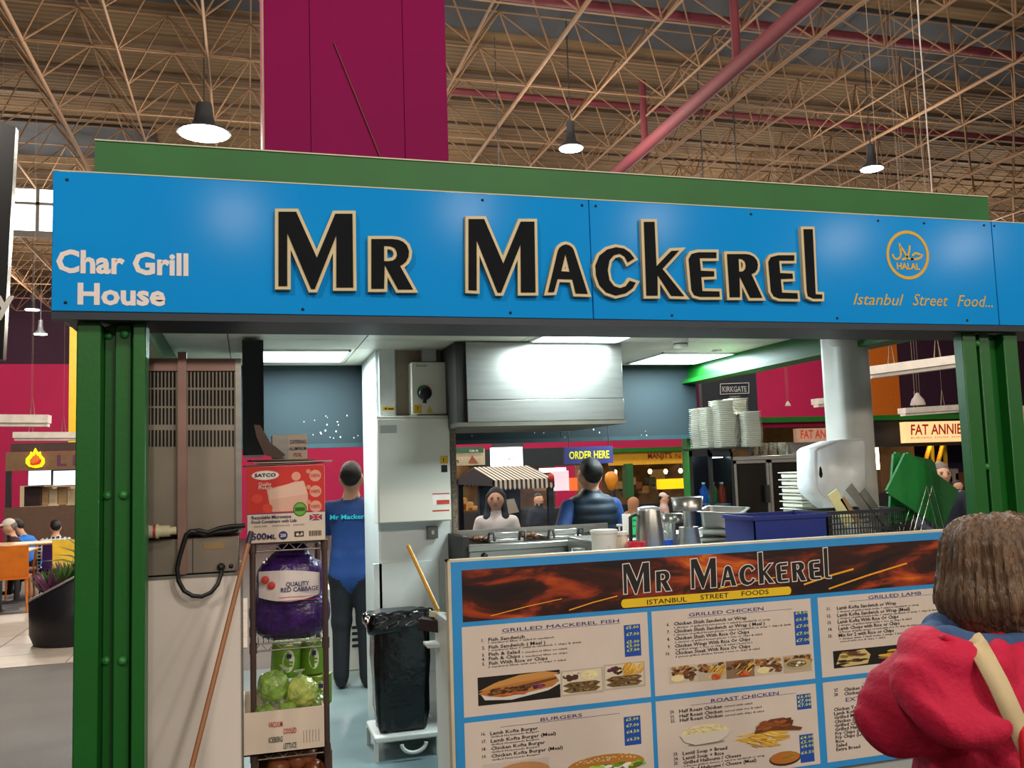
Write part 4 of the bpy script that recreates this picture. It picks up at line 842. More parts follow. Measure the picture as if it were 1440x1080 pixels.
lettuce(372, 1004, 15, YR+.0, wrapm, 'small wrapped lettuce low at the left of the carton'); lettuce(406, 1003, 17, YR-.0, wrapm, 'wrapped lettuce low in the middle of the carton'); lettuce(446, 990, 15, YR+.06, wrapm, 'small wrapped lettuce at the right post')
cang = G('can_green', '6E9A2C', .35, .3, .08, 6); cream_l = G('can_label', 'D8D8C0', .5); lidm = G('can_lid', 'B0A878', .3, .8)
def can(px, py0, py1, wpx, Y, label, tilt=0, z=None):
    b0 = onY(px, py1, Y); tp = onY(px, py0, Y); r = (onY(px+wpx/2, py1, Y)[0]-onY(px-wpx/2, py1, Y)[0])/2; h = tp[2]-b0[2]; M = Ry(tilt)
    t = thing('food_can', b0, label, 'can', 'green food cans')
    B().lathe([(r*.97, 0), (r, .006), (r, h-.006), (r*.97, h)], b0, 24, M).build('body', cang, t)
    B().lathe([(r*1.01, h-.006), (r*1.01, h), (r*.93, h), (r*.92, h-.004), (.001, h-.004)], b0, 24, M).build('lid', lidm, t)
    vs = []; n = 14
    for i in range(n):
        a = -math.pi/2+.15+.42*math.cos(2*math.pi*i/n); zz = h*.5+h*.33*math.sin(2*math.pi*i/n); vs.append(Vector(b0)+M@Vector((r*1.006*math.cos(a), r*1.006*math.sin(a), zz)))
    B().poly(vs).build('label_oval', cream_l, t)
    def onc(u0, u1, v0, v1, m, nm):
        vs = []
        for i in range(5): aa = -math.pi/2+.15+u0+(u1-u0)*i/4; vs += [Vector(b0)+M@Vector((r*1.012*math.cos(aa), r*1.012*math.sin(aa), h*v)) for v in (v0, v1)]
        B().add(vs, [(2*i, 2*i+2, 2*i+3, 2*i+1) for i in range(4)]).build(nm, m, t)
    onc(-.16, .16, .58, .72, nav2, 'label_emblem'); onc(-.28, .28, .44, .5, cang, 'label_line'); onc(-.26, .26, .34, .4, cang, 'label_line')
can(401, 903, 950, 42, YR+.2, 'green can with oval label, behind the left lettuce', .06); can(438, 899, 945, 36, YR+.24, 'green can at the right, upper, behind the rack post'); can(447, 946, 988, 40, YR+.24, 'green can at the right, lower, beside the rack post')
# onions in brown box on the lowest visible shelf
X0, X1, Z0, Z1 = rect(362, 1062, 468, 1130, YR+.02); Z0 = tz[3]+.012
t = thing('onion_box', ((X0+X1)/2, YR+.03, Z0), 'open brown cardboard box of onions under the lettuce shelf', 'carton'); Y0 = YR+.03
b = B().box(X0, X1, Y0, Y0+.006, Z0, Z1-.1).box(X0, X0+.006, Y0, Y0+.36, Z0, Z1).box(X1-.006, X1, Y0, Y0+.36, Z0, Z1).box(X0, X1, Y0+.36, Y0+.366, Z0, Z1).box(X0, X1, Y0, Y0+.36, Z0, Z0+.006); b.build('box', G('kraft_card', '7A5634', .8), t)
for (px, py, r), ow in zip(((392, 1078, .05), (441, 1082, .047), (418, 1068, .044), (432, 1062, .04)), ('large onion at the left', 'large onion at the right', 'smaller onion in the middle', 'smallest onion at the back')):
    q = onY(px, py, YR+.1); t = thing('onion', (q[0], q[1], q[2]-r), 'brown '+ow+' of the box under the lettuce carton', 'onion', 'onions in the brown box')
    B().ell(q, r, r, r*.92, 16, 11).build('bulb', G('onion_skin', 'A8623A', .3, 0, .25, 12), t); B().lathe([(.01, r*.88), (.004, r*1.1), (.002, r*1.25)], q, 8).build('neck', G('onion_neck', '8A5A34', .7), t)
# --- electrical column with boxes
YE = 5.75
EX0 = onY(530, 600, YE)[0]; EX1 = onY(633, 600, YE)[0]
wall_e = G('white_wall_board', 'D4D8D4', .4, 0, .04, 2)
t = thing('white_partition', ((EX0+EX1)/2, YE, 0), 'white partition column holding the electrical boxes', 'partition')
B().box(EX0, EX1, YE, YE+.72, .0, 2.42).build('board', wall_e, t)
X0 = onY(633, 600, YE-.01)[0]; X1 = onY(640, 600, YE-.01)[0]; B().box(X0, X1, YE-.02, YE+.5, 0, 2.3).build('edge_strip', G('speckled_edge', '7A6A58', .7, 0, .5, 60), t)
B().box(EX0-.004, EX0+.012, YE-.012, YE+.004, 0, 2.42).build('corner_trim', G('corner_white', 'E8ECEA', .4), t)
gx0, gx1, gz0, gz1 = rect(533.5, 487, 556, 585, YE-.06); B().rbox(gx0, gx1, YE-.05, YE, gz0, gz1, .004, 1).build('cable_trunking', G('trunking', 'C8CAC8', .4), t)
gx0, gx1, gz0, gz1 = rect(594, 482, 614, 508, YE-.06); B().rbox(gx0, gx1, YE-.05, YE, gz0, gz1, .003, 1).build('cable_trunking', G('trunking', 'C8CAC8', .4), t)
gx0, gx1, gz0, gz1 = rect(557, 483, 632, 584, YE-.002); B().box(gx0, gx1, YE-.004, YE, gz0, gz1).build('backing_board', G('brown_backing', '8A7C6A', .6, 0, .15), t)
warn = G('warning_yellow', 'E0B020', .5)
def sticker(x0, y0, x1, y1, Y, m, par, name='sticker'):
    a = rect(x0, y0, x1, y1, Y); return B().box(a[0], a[1], Y-.0012, Y, a[2], a[3]).build(name, m, par)
o = sticker(538, 572, 555, 577.5, YE-.05, warn, t, 'warning_label'); sticker(541, 573.5, 544, 576, YE-.0512, blk, o, 'print'); sticker(545.5, 574, 553.5, 576, YE-.0512, blk, o, 'print')
Yq = YE-.13
a = rect(579, 509, 630, 583, Yq); t = thing('isolator_switch', ((a[0]+a[1])/2, Yq, a[2]), 'small cream switch box with a big black rotary handle', 'switch box')
B().rbox(a[0], a[1], Yq, YE-.004, a[2], a[3], .006).build('case', cream_w, t)
q = onY(597, 556, Yq)
B().lathe([(.048, 0), (.048, .002), (.001, .0025)], (q[0], q[1], q[2]+.018), 20, Rx(math.pi/2)).build('dial_plate', G('dial_green', '2E7A3A', .5), t)
rp_ = B(); n = 8; vs = [(q[0], q[1]-.004, q[2]+.018)]+[(q[0]+.047*math.cos(t_), q[1]-.004, q[2]+.018+.047*math.sin(t_)) for t_ in [.1+1.3*i/n for i in range(n+1)]]; rp_.add(vs, [tuple(range(len(vs)))]); rp_.build('dial_red', redp, t)
k_ = B().lathe([(.04, 0), (.038, .03), (.03, .035), (.001, .036)], (q[0], q[1]-.004, q[2]+.008), 20, Rx(math.pi/2)).build('knob', black_p, t); B().obox((q[0]-.004, q[1]-.035, q[2]-.022), .022, .02, .06, Ry(.15)).build('handle', black_p, k_)
o = sticker(582.5, 569, 593, 581, Yq, warn, t, 'warning_label'); text('!', 586.6, 577, Yq-.0012, 5.5, blk, o, bold=.03)
q0 = [onY(x, y, Yq) for x, y in ((600, 580), (609, 579.5), (604.5, 571))]; B().prism([(p_[0], p_[2]) for p_ in q0], Yq-.0012, Yq).build('warning_triangle', warn, t)
text('Schneider', 585, 515.5, Yq, 3.6, G('brand_green', '2E8A3E', .5), t, px1=601, bold=.02)
Yq = YE-.2
a = rect(531, 587, 633, 735, Yq); t = thing('distribution_board', ((a[0]+a[1])/2, Yq, a[2]), 'large cream electrical cabinet with warning stickers', 'electrical cabinet')
B().rbox(a[0], a[1], Yq+.02, YE, a[2], a[3]+.012, .006).build('case', cream_w, t); B().rbox(a[0]+.004, a[1], Yq, Yq+.018, a[2]+.006, a[3]-.008, .005).build('door', cream_w, t)
o = sticker(535, 598, 558, 609, Yq, G('plate_silver', 'B4B6B0', .35, .5), t, 'name_plate'); sticker(619, 641, 630, 652, Yq, warn, t, 'warning_label'); text('!', 623, 650, Yq-.0012, 6, blk, t, bold=.03); sticker(620.5, 654, 629, 664, Yq, black_p, t, 'lock_plate')
o = sticker(608, 693.5, 632, 710, Yq, wht, t, 'red_white_label'); sticker(608, 693.5, 632, 695, Yq-.0012, redp, o, 'print'); sticker(614, 703, 632, 709, Yq-.0012, redp, o, 'print'); sticker(608, 717, 632, 719, Yq, redp, t, 'red_strip')
# lower white board, switch and panel edge
a = rect(601, 740, 616, 757, YE-.03); t = thing('wall_switch', ((a[0]+a[1])/2, YE-.03, a[2]), 'small grey metal wall switch under the electrical cabinet', 'switch'); B().rbox(a[0], a[1], YE-.035, YE, a[2], a[3], .003, 1).build('plate', G('switch_grey', '6A6A66', .4, .5), t); B().box((a[0]+a[1])/2-.008, (a[0]+a[1])/2+.008, YE-.04, YE-.035, (a[2]+a[3])/2-.012, (a[2]+a[3])/2+.012).build('rocker', white_p, t)
a = rect(525, 790, 618, 852, YE-.01); tag(B().rbox(a[0], a[1], YE-.012, YE, .4, a[3], .003, 1).build('splash_board', wall_e, None, (a[0], YE-.012, .4)), 'low white splash board on the partition behind the bin', 'board')
# --- bin with black liner on a white wheeled base
YBn = 5.35
a = rect(529, 855, 606, 1012, YBn); zb = .16; cxb = (a[0]+a[1])/2; wb_ = (a[1]-a[0])
t = thing('bin_base', (cxb, YBn+.15, .015), 'white trolley base with a curved handle under the bin', 'trolley')
B().rbox(a[0]-.02, a[1]+.06, YBn-.03, YBn+.36, zb-.045, zb-.01, .01).build('platform', white_p, t)
for x in (a[0]-.01, a[1]+.03):
    for y in (YBn-.02, YBn+.33): B().box(x-.012, x+.012, y, y+.024, .012, zb-.045).build('leg', white_p, t)
q = [(a[1]-.12+.07*math.cos(t_), YBn-.06, zb-.055+.05*math.sin(t_)) for t_ in [math.pi+math.pi*i/10 for i in range(11)]]; B().path(q, .011, 8).build('handle', white_p, t)
t = thing('waste_bin', (cxb, YBn+.15, zb-.01), 'tall bin lined with a black plastic bag', 'bin')
liner = G('black_liner', '0A0B0C', .22, 0, .3, 10, .9, 12)
B().rbox(a[0]+.02, a[1]-.02, YBn+.02, YBn+.28, zb-.01, a[3]-.03, .03).build('body', G('bin_body', '1A1C1E', .5), t)
def linerdisp(g): return .004*np.sin(g[..., 0]*60+3*np.sin(g[..., 2]*29))*np.sin(g[..., 2]*44+g[..., 1]*40)
pz = a[3]
bb = B(); ring_ = []; nn = 40
for zz, gr in ((zb, -.012), (zb+.1, .0), (pz-.3, .012), (pz-.16, .012), (pz-.05, .02)):
    for i in range(nn):
        tt = 2*math.pi*i/nn; cx2 = math.copysign(abs(math.cos(tt))**.35, math.cos(tt)); cy2 = math.copysign(abs(math.sin(tt))**.35, math.sin(tt)); rp2 = .006*math.sin(i*2.7+zz*9)+.004*math.sin(i*5.1-zz*17)
        ring_.append((cxb+(wb_/2-.01+gr+rp2)*cx2, YBn+.15+(.14+gr+rp2)*cy2, zz))
bb.add(ring_, [(k*nn+i, k*nn+(i+1) % nn, (k+1)*nn+(i+1) % nn, (k+1)*nn+i) for k in range(4) for i in range(nn)], True); bb.build('bag', liner, t)
prl = [((a[0]+.0, YBn+.02, pz-.11), (a[1]-.0, YBn+.02, pz-.1), .038, .04, 0, (1, 1, 1)), ((a[0]+.0, YBn+.02, pz-.05), (a[1]-.0, YBn+.02, pz-.04), .03, .03, 0, (1, 1, 1)), ((a[0]+.0, YBn+.05, pz-.11), (a[0]+.0, YBn+.27, pz-.1), .038, .038, 0, (1, 1, 1)), ((a[1], YBn+.05, pz-.11), (a[1], YBn+.27, pz-.1), .038, .038, 0, (1, 1, 1)), ((a[0], YBn+.27, pz-.08), (a[1], YBn+.27, pz-.08), .038, .038, 0, (1, 1, 1))]
sdf_obj('bag_cuff', prl, .008, [liner], t, .04, linerdisp)
# squeegee leaning
a0 = onY(574, 768, 4.1); c0 = onY(616, 858, 3.72)
t = thing('squeegee', c0, 'yellow handled floor brush with a dark head leaning beside the bin', 'brush')
B().tube(a0, c0, .009, 10).build('handle', G('brush_yellow', 'C8922A', .45), t); M = Rz(-.5)@Ry(.12)
B().obox((c0[0]+.01, c0[1], c0[2]-.02), .09, .025, .02, M).build('bracket', G('brush_cream', 'C8C09A', .5), t); B().obox((c0[0]+.0, c0[1]-.03, c0[2]-.06), .17, .04, .045, M).build('head', G('brush_head', '2A1C1A', .6), t)
# short return counter left of the menu board: grey-white side
a = rect(606, 858, 641, 1100, 3.8)
t = thing('counter', (2, 3.9, 0), 'white service counter behind the menu board', 'counter')
CTZ = 1.2
B().rbox(BX0+.22, 3.12, 3.46, 4.42, CTZ-.035, CTZ, .004, 1).build('worktop', G('counter_top', 'B8B8B0', .35), t)
B().box(BX0+.24, 3.1, 3.5, 4.3, .1, CTZ-.035).build('carcass', wall_e, t); B().box(BX0+.26, 3.08, 3.56, 3.9, .012, .1).build('plinth', G('plinth_grey', '5A5E5C', .5), t)
B().box(BX0, BX0+.02, 3.455, 3.74, .012, 1.07).build('end_panel', wall_e, t); B().box(BX0+.02, BX0+.24, 3.5, 3.52, .012, 1.07).build('filler_panel', wall_e, t); B().box(BX0-.05, BX0, 3.64, 3.74, .945, .955).build('side_ledge', wall_e, t)
# --- grill under the hood
YG = 5.35
a = rect(662, 735, 905, 1000, YG); gz = onY(780, 760, YG)[2]
t = thing('char_grill', ((a[0]+a[1])/2, YG, 0), 'stainless steel char grill with a splash back', 'grill')
gx0, gx1 = a[0], a[1]
B().rbox(gx0, gx1, YG, YG+.62, .1, gz-.02, .005, 1).build('body', ss, t); B().rbox(gx0-.01, gx1+.01, YG-.03, YG+.05, gz-.04, gz, .006, 1).build('front_rail', ss, t)
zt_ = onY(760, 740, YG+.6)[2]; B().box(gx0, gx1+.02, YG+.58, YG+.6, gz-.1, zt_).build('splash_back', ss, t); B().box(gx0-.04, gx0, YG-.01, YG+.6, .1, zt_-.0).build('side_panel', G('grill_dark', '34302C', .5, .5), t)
for k in range(4): B().box(gx0+.05+k*.25, gx0+.07+k*.25, YG+.05, YG+.55, .012, .1).build('leg', ss, t)
b = B()
for i in range(30): x = gx0+.03+i*(gx1-gx0-.06)/29; b.tube((x, YG+.06, gz-.005), (x, YG+.56, gz-.005), .006, 5)
b.build('grate', G('burnt_iron', '2A1E14', .7, .3), t)['kind'] = 'stuff'
q = onY(681, 782, YG); B().lathe([(.02, 0), (.018, .02), (.001, .022)], q, 12, Rx(math.pi/2)).build('knob', black_p, t)
for px0_, px1_, py in ((688, 736, 757), (772, 818, 752)):       # griddle plates with handles
    q0 = onY(px0_, py, YG+.06); q1 = onY(px1_, py, YG+.06); tt = thing('grill_basket', ((q0[0]+q1[0])/2, YG+.1, gz+.001), 'hinged steel grill basket with black handle, %s of the two' % ('left' if px0_ < 700 else 'right'), 'grill basket', 'grill baskets')
    B().rbox(q0[0], q1[0], YG+.05, YG+.4, gz+.001, gz+.022, .004, 1).build('plate', ss, tt); B().rbox(q0[0]+.03, q1[0]-.03, YG+.06, YG+.09, gz+.03, gz+.062, .004, 1).build('handle_bar', ss, tt)
    for x in (q0[0]+.01, q1[0]-.01): B().path([(x-.02, YG+.05, gz+.01), (x-.015, YG+.04, gz+.06), (x+.02, YG+.06, gz+.065), (x+.02, YG+.05, gz+.01)], .008, 6).build('handle', black_p, tt)
rr = random.Random(5)
for k in range(10):
    px = 740+k*3.2 if k < 6 else 670+(k-6)*5; q = onY(px, 757, YG+.2); o = B().ell((q[0], YG+.15+rr.uniform(0, .2), gz+.02), .03, .022, .018, 10, 6, Rz(rr.uniform(0, 3))).build('grilled_meat', G('grilled_meat', '5A3414', .5, 0, .4, 20), None, (q[0], YG+.2, gz)); tag(o, 'piece of browned meat cooking on the grill grate', 'meat', 'meat on the grill')
# --- extraction hood
YH = 5.3
a = rect(656, 484, 876, 592, YH)
t = thing('extraction_hood', ((a[0]+a[1])/2, YH, a[2]), 'large stainless steel extraction hood under the ceiling', 'hood')
hx0, hx1 = a[0], a[1]; zs = onY(760, 561, YH)[2]
B().rbox(hx0, hx1, YH, YH+.02, zs, 2.415, .003, 1).build('front_panel', ss, t); B().rbox(hx0, hx1, YH-.004, YH+.03, a[2], zs-.002, .004, 1).build('lower_lip', ss, t)
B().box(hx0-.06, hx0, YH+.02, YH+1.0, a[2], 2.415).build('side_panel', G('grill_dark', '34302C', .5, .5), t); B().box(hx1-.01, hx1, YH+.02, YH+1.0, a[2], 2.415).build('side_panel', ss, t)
B().box(hx0, hx1, YH+.02, YH+.98, 2.3, 2.415).build('top', ss, t); B().box(hx0-.06, hx1+.01, YH-.0, YH+1.0, a[2]-.025, a[2]-.0).build('gutter', G('hood_gutter', '5A564A', .5, .5), t)
# ================================================================== things on the counter and along the right side
CT = CTZ+.001
def panel(name, x0, y0, x1, y1, Y, m, par, depth=.04, grow=0.):
    a = rect(x0, y0, x1, y1, Y); return B().box(a[0]-grow, a[1]+grow, Y, Y+depth, a[2], a[3]).build(name, m, par)
def wpx(px, n, Y): return onY(px+n, 650, Y)[0]-onY(px, 650, Y)[0]
# steel jug
Y = 3.85; x = onY(913, 740, Y)[0]; zt = onY(913, 715, Y)[2]; r = wpx(913, 18, Y); h = zt-CT
t = thing('steel_kettle', (x, Y, CT), 'brushed steel kettle with a black base on the counter', 'kettle')
B().lathe([(r, .03), (r*1.02, .06), (r*.95, h*.6), (r*.82, h-.01), (r*.8, h-.006)], (x, Y, CT), 28).build('body', ss, t); B().lathe([(r*1.05, 0), (r*1.05, .025), (r*1.0, .03)], (x, Y, CT), 28).build('base', black_p, t)
B().lathe([(r*.82, h-.008), (r*.8, h+.004), (r*.4, h+.01), (.001, h+.011)], (x, Y, CT), 28).build('lid', G('lid_grey', 'C8CCCA', .3, .4), t)
B().path([(x-r*.9, Y+.01, CT+h*.9), (x-r*1.35, Y+.01, CT+h*.85), (x-r*1.4, Y+.01, CT+h*.4), (x-r*1.0, Y+.01, CT+h*.2)], .009, 8).build('handle', black_p, t)
# white tub, sauce bottle, red bowl, clear cup
def pot(name, px, py0, wp, Y, m, label, cat, prof, lid=None, lidname='lid', extra=None):
    x = onY(px, py0, Y)[0]; zt = onY(px, py0, Y)[2]; r = wpx(px, wp/2, Y); h = zt-CT; t = thing(name, (x, Y, CT), label, cat)
    B().lathe([(r*a, h*b) for a, b in prof], (x, Y, CT), 24).build('body', m, t)
    if lid: B().lathe([(r*1.04, h*.9), (r*1.06, h*.93), (r*1.06, h), (.001, h*1.01)], (x, Y, CT), 24).build(lidname, lid, t)
    return t, x, zt, r, h
tubm = G('tub_white', 'D8D2C4', .35, 0, .05); 
t, x, zt, r, h = pot('plastic_tub', 849, 745, 34, 3.8, tubm, 'white plastic tub with a lid beside the grill', 'tub', [(.85, 0), (.9, .05), (1, .85), (1, .92)], tubm); B().path([(x-r, 3.8-.0, CT+h*.85), (x, 3.8-r*1.1, CT+h*.55), (x+r, 3.8, CT+h*.85)], .002, 5).build('handle', tubm, t)
t, x, zt, r, h = pot('sauce_jar', 873, 748, 18, 3.83, G('jar_cream', 'D8CCB0', .3), 'small cream sauce jar with pump beside the white tub', 'jar', [(.9, 0), (1, .1), (1, .8), (.8, .95), (.8, 1)], tubm); B().tube((x-r*.2, 3.83, zt), (x-r*.2, 3.83, zt+.025), .004, 6).build('pump', tubm, t); B().rbox(x-r*.2-.012, x-r*.2+.012, 3.82, 3.84, zt+.025, zt+.035, .003, 1).build('pump_head', tubm, t)
t, x, zt, r, h = pot('red_bowl', 894, 762, 24, 3.75, G('bowl_red', 'C8203A', .35), 'small red plastic bowl beside the kettle', 'bowl', [(.7, 0), (.75, .05), (1, 1), (.96, 1), (.7, .1), (.01, .08)])
t, x, zt, r, h = pot('plastic_cup', 813, 771, 18, 3.68, G('clear_cup', 'C8D4D0', .1, 0, .05, 5, trans=.7), 'small clear plastic cup at the counter edge', 'cup', [(.75, 0), (.78, .1), (1, 1), (.95, 1), (.72, .12), (.01, .1)])
# green sign card on a stand
Y = 5.0; a = rect(889, 722, 901, 752, Y); t = thing('green_card', ((a[0]+a[1])/2, Y, a[2]), 'bright green price card between the vest man and the kettle', 'card'); B().box(a[0], a[1], Y, Y+.004, a[2], a[3]).build('card', G('neon_green', '28D070', .6), t)
text('jacket', 890, 733, Y, 3.5, blk, t, px1=900, bold=.02); text('potato', 890, 741, Y, 3.5, blk, t, px1=900, bold=.02)
B().box(a[0]-.02, a[1]+.02, Y-.02, Y+.06, a[2]-.01, a[2]).build('foot', black_p, t); B().box(a[0]-.06, a[0]-.005, Y+.002, Y+.006, a[2], a[3]).build('white_card', wht, t)
tag(B().rbox(a[0]-.3, a[1]+.6, Y-.15, Y+.3, .012, a[2]-.011, .005, 1).build('side_counter', ss, None, (a[0], Y, 0)), 'steel side counter between the grill and the glass cabinet', 'counter')
# steel stacked measuring jars
def steel_jar(px, py0, wp, Y, label, kind):
    x = onY(px, py0, Y)[0]; zt = onY(px, py0, Y)[2]; r = wpx(px, wp/2, Y); h = zt-CT; t = thing('steel_shaker', (x, Y, CT), label, 'shaker')
    B().lathe([(r*.85, 0), (r*.85, .006), (r*.6, h*.48), (r*.62, h*.5)], (x, Y, CT), 24).build('lower_cup', ss, t); B().lathe([(r*.3, h*.5), (r*.3, h*.75), (r*.35, h*.77)], (x, Y, CT), 24).build('neck', ss, t)
    B().lathe([(r*.9, h*.77), (r, h), (r*.97, h), (r*.86, h*.79), (.001, h*.78)], (x, Y, CT), 24).build('upper_cup', ss, t)
steel_jar(966, 699, 40, 3.95, 'tall stack of steel cups left of the steel trays', 0); steel_jar(945, 722, 28, 4.12, 'shorter stack of steel cups behind the tall one', 1)
x = onY(942, 745, 3.98)[0]; t = thing('water_bottle', (x, 4.02, CT), 'small clear bottle with blue label beside the kettle', 'bottle'); B().lathe([(.028, 0), (.03, .01), (.03, .1), (.012, .14), (.012, .16)], (x, 4.02, CT), 16).build('bottle', G('clear_cup', 'C8D4D0'), t); B().lathe([(.0305, .03), (.0305, .08)], (x, 4.02, CT), 16).build('label_band', G('blue_label', '1450C8', .4), t)
# steel trays, nested
def tray(c, w, d, h, rot, m, t, name):
    M = rot; b = B(); c = Vector(c)
    def ring(sw, sd, z, n=5, rad=.025):
        o = []
        for qx, qy, a0 in ((1, 1, 0), (-1, 1, 90), (-1, -1, 180), (1, -1, 270)):
            for i in range(n): a = math.radians(a0+90*i/(n-1)); o.append(c+M@Vector((qx*(sw/2-rad)+rad*math.cos(a), qy*(sd/2-rad)+rad*math.sin(a), z)))
        return o
    rs = [ring(w, d, h-.004), ring(w, d, h), ring(w-.03, d-.03, h), ring(w-.05, d-.05, .008), ring(w-.055, d-.055, .0), ring(w-.03, d-.03, h-.004)]
    N = len(rs[0])
    for r0, r1 in ((0, 1), (1, 2), (2, 3), (4, 5), (5, 0)): b.add(rs[r0]+rs[r1], [(i, (i+1) % N, N+(i+1) % N, N+i) for i in range(N)], True)
    b.add(rs[3], [tuple(range(N))]); b.add(rs[4], [tuple(range(N-1, -1, -1))]); return b.build(name, m, t)
tcx = onY(1018, 740, 4.2); zz = CT
for k in range(4):
    lb = ['lowest steel tray of the stack on the counter', 'second steel tray from the bottom of the stack', 'third steel tray from the bottom of the stack', 'topmost steel tray, tilted open, on the stack']
    top = onY(1020, [762, 750, 738, 716][k], 4.2)[2]; M = Rz(.75+.05*k)@(Rx(.0) if k < 3 else Rx(.05)@Ry(-.05))
    t = thing('steel_tray', (tcx[0], 4.2, zz), lb[k], 'tray', 'stacked steel trays'); hh = max(.045, top-zz) if k == 3 else max(.03, top-zz-.012)
    tray((tcx[0], 4.2, zz+.001), .30, .23, hh, M, ss, t, 'pan'); zz += hh+.002 if k < 3 else 0
# blue crate
Y = 3.72; a = rect(1061, 724, 1164, 770, Y); bluec = G('crate_blue', '16246E', .4, 0, .1); t = thing('blue_crate', ((a[0]+a[1])/2, Y, CT), 'solid dark blue plastic crate on the counter', 'crate')
b = B()
for q in ((a[0], a[1], Y, Y+.006), (a[0], a[1], Y+.26, Y+.266), (a[0], a[0]+.006, Y, Y+.26), (a[1]-.006, a[1], Y, Y+.26)): b.box(*q, CT, a[3])
b.box(a[0], a[1], Y, Y+.26, CT, CT+.006); b.build('shell', bluec, t); b = B()
for q in ((a[0]-.008, a[1]+.008, Y-.008, Y+.004), (a[0]-.008, a[1]+.008, Y+.262, Y+.274), (a[0]-.008, a[0]+.004, Y, Y+.26), (a[1]-.004, a[1]+.008, Y, Y+.26)): b.box(*q, a[3]-.018, a[3])
b.build('rim', bluec, t)
# black lattice crate
Y = 3.74; a = rect(1162, 718, 1272, 760, Y); blkc = G('crate_black', '15171A', .5); a = (a[0]+.01, a[1], CT, a[3]); t = thing('lattice_crate', ((a[0]+a[1])/2, Y, CT), 'black lattice plastic crate of utensils on the counter', 'crate'); DC = .27
def lattice(p0, du, dv, nu, nv, name):
    b = B(); p0 = Vector(p0); du = Vector(du); dv = Vector(dv)
    for i in range(nu+1): b.tube(p0+du*(i/nu), p0+du*(i/nu)+dv, .0022, 4)
    for j in range(nv+1): b.tube(p0+dv*(j/nv), p0+dv*(j/nv)+du, .0024, 4)
    return b.build(name, blkc, t)
w_ = a[1]-a[0]; h_ = a[3]-CT
lattice((a[0], Y, CT), (w_, 0, 0), (0, 0, h_), 26, 7, 'front_lattice'); lattice((a[0], Y+DC, CT), (w_, 0, 0), (0, 0, h_), 26, 7, 'rear_lattice'); lattice((a[0], Y, CT), (0, DC, 0), (0, 0, h_), 18, 7, 'side_lattice'); lattice((a[1], Y, CT), (0, DC, 0), (0, 0, h_), 18, 7, 'side_lattice')
b = B()
for q in ((a[0]-.006, a[1]+.006, Y-.006, Y+.006), (a[0]-.006, a[1]+.006, Y+DC-.006, Y+DC+.006), (a[0]-.006, a[0]+.006, Y, Y+DC), (a[1]-.006, a[1]+.006, Y, Y+DC)): b.box(*q, a[3]-.012, a[3]+.004)
b.build('rim', blkc, t); B().box(a[0], a[1], Y, Y+DC, CT, CT+.004).build('base', blkc, t)
b = B()
for k, (px0, py0, px1, py1, m, lb, w) in enumerate(((1193, 684, 1222, 722, ss, 'wide steel blade leaning in the lattice crate, left', .05), (1212, 690, 1235, 722, ss, 'steel blade with cut corner leaning in the lattice crate, right', .045), (1170, 692, 1186, 720, G('paper_yellow', 'D8D49A', .6), 'folded yellowish paper sticking out of the lattice crate', .06), (1184, 700, 1200, 724, G('wood_tool', '9A7A58', .6), 'wooden spatula leaning in the lattice crate', .03))):
    p0 = Vector(onY(px0, py0, Y+.12)); p1 = Vector(onY(px1, py1, Y+.12)); dd = (p1-p0); p1 = p0+dd*1.6; mid = (p0+p1)/2; ang = math.atan2(-dd.z, dd.x)
    o = B().obox(mid, (p1-p0).length, .004, w, Ry(ang)).build('utensil', m, None, (mid.x, mid.y, CT)); tag(o, lb, 'utensil')
# white tray stack behind
Y = 4.5; qx = onY(1127, 690, Y)[0]; tag(B().rbox(qx-.05, qx+.2, Y-.04, Y+.25, .012, CT, .005, 1).build('side_counter', ss2, None, (qx, Y, 0)), 'narrow steel bench under the white tray stack', 'counter')
ztp = onY(1140, 662, Y)[2]
for k in range(9):
    z = CT+.002+k*(ztp-CT)/9; x0 = onY(1127, 690, Y)[0]; tag(B().rbox(x0, x0+.13, Y, Y+.2, z, z+.028, .006, 1).rbox(x0-.012, x0+.142, Y-.012, Y+.212, z+.028, z+.034, .002, 1).build('white_tray', G('tray_white', 'DCDACA', .4), None, (x0, Y, z)), 'white plastic tray, %s in the stack beside the towel dispenser' % ['lowest', 'second', 'third', 'fourth', 'fifth', 'sixth', 'seventh', 'eighth', 'topmost'][k], 'tray', 'white tray stack')
# green chopping boards in wire stand
gb_ = G('board_green', '1E7A34', .5, 0, .15, 6, .15, 50)
def slab(pts, Y, d, label):
    P = [onY(x, y, Y) for x, y in pts]; bm = bmesh.new(); vs0 = [bm.verts.new((p_[0], Y, p_[2])) for p_ in P]; f = bm.faces.new(vs0); r = bmesh.ops.extrude_face_region(bm, geom=[f]); bmesh.ops.translate(bm, verts=[v for v in r['geom'] if isinstance(v, bmesh.types.BMVert)], vec=(0, d, 0)); bmesh.ops.recalc_face_normals(bm, faces=bm.faces[:])
    ve = [e for e in bm.edges if abs(e.verts[0].co.y-e.verts[1].co.y) > d*.5]; bmesh.ops.bevel(bm, geom=ve, offset=.012, segments=3, affect='EDGES'); c = P[2]
    for v in bm.verts: v.co -= Vector(c)
    me = bpy.data.meshes.new('chopping_board'); bm.to_mesh(me); bm.free(); me.materials.append(gb_); o = link('chopping_board', me, None, c); tag(o, label, 'chopping board', 'green chopping boards')
slab([(1275, 634), (1349, 690), (1326, 744), (1246, 692)], 3.80, .016, 'green chopping board standing in front in the wire stand')
slab([(1257, 635), (1314, 647), (1330, 715), (1250, 740)], 3.87, .016, 'green chopping board standing behind the other in the wire stand')
t = thing('board_stand', (onY(1300, 742, 3.8)[0], 3.8, CT), 'bent chrome wire stand holding the green chopping boards', 'rack')
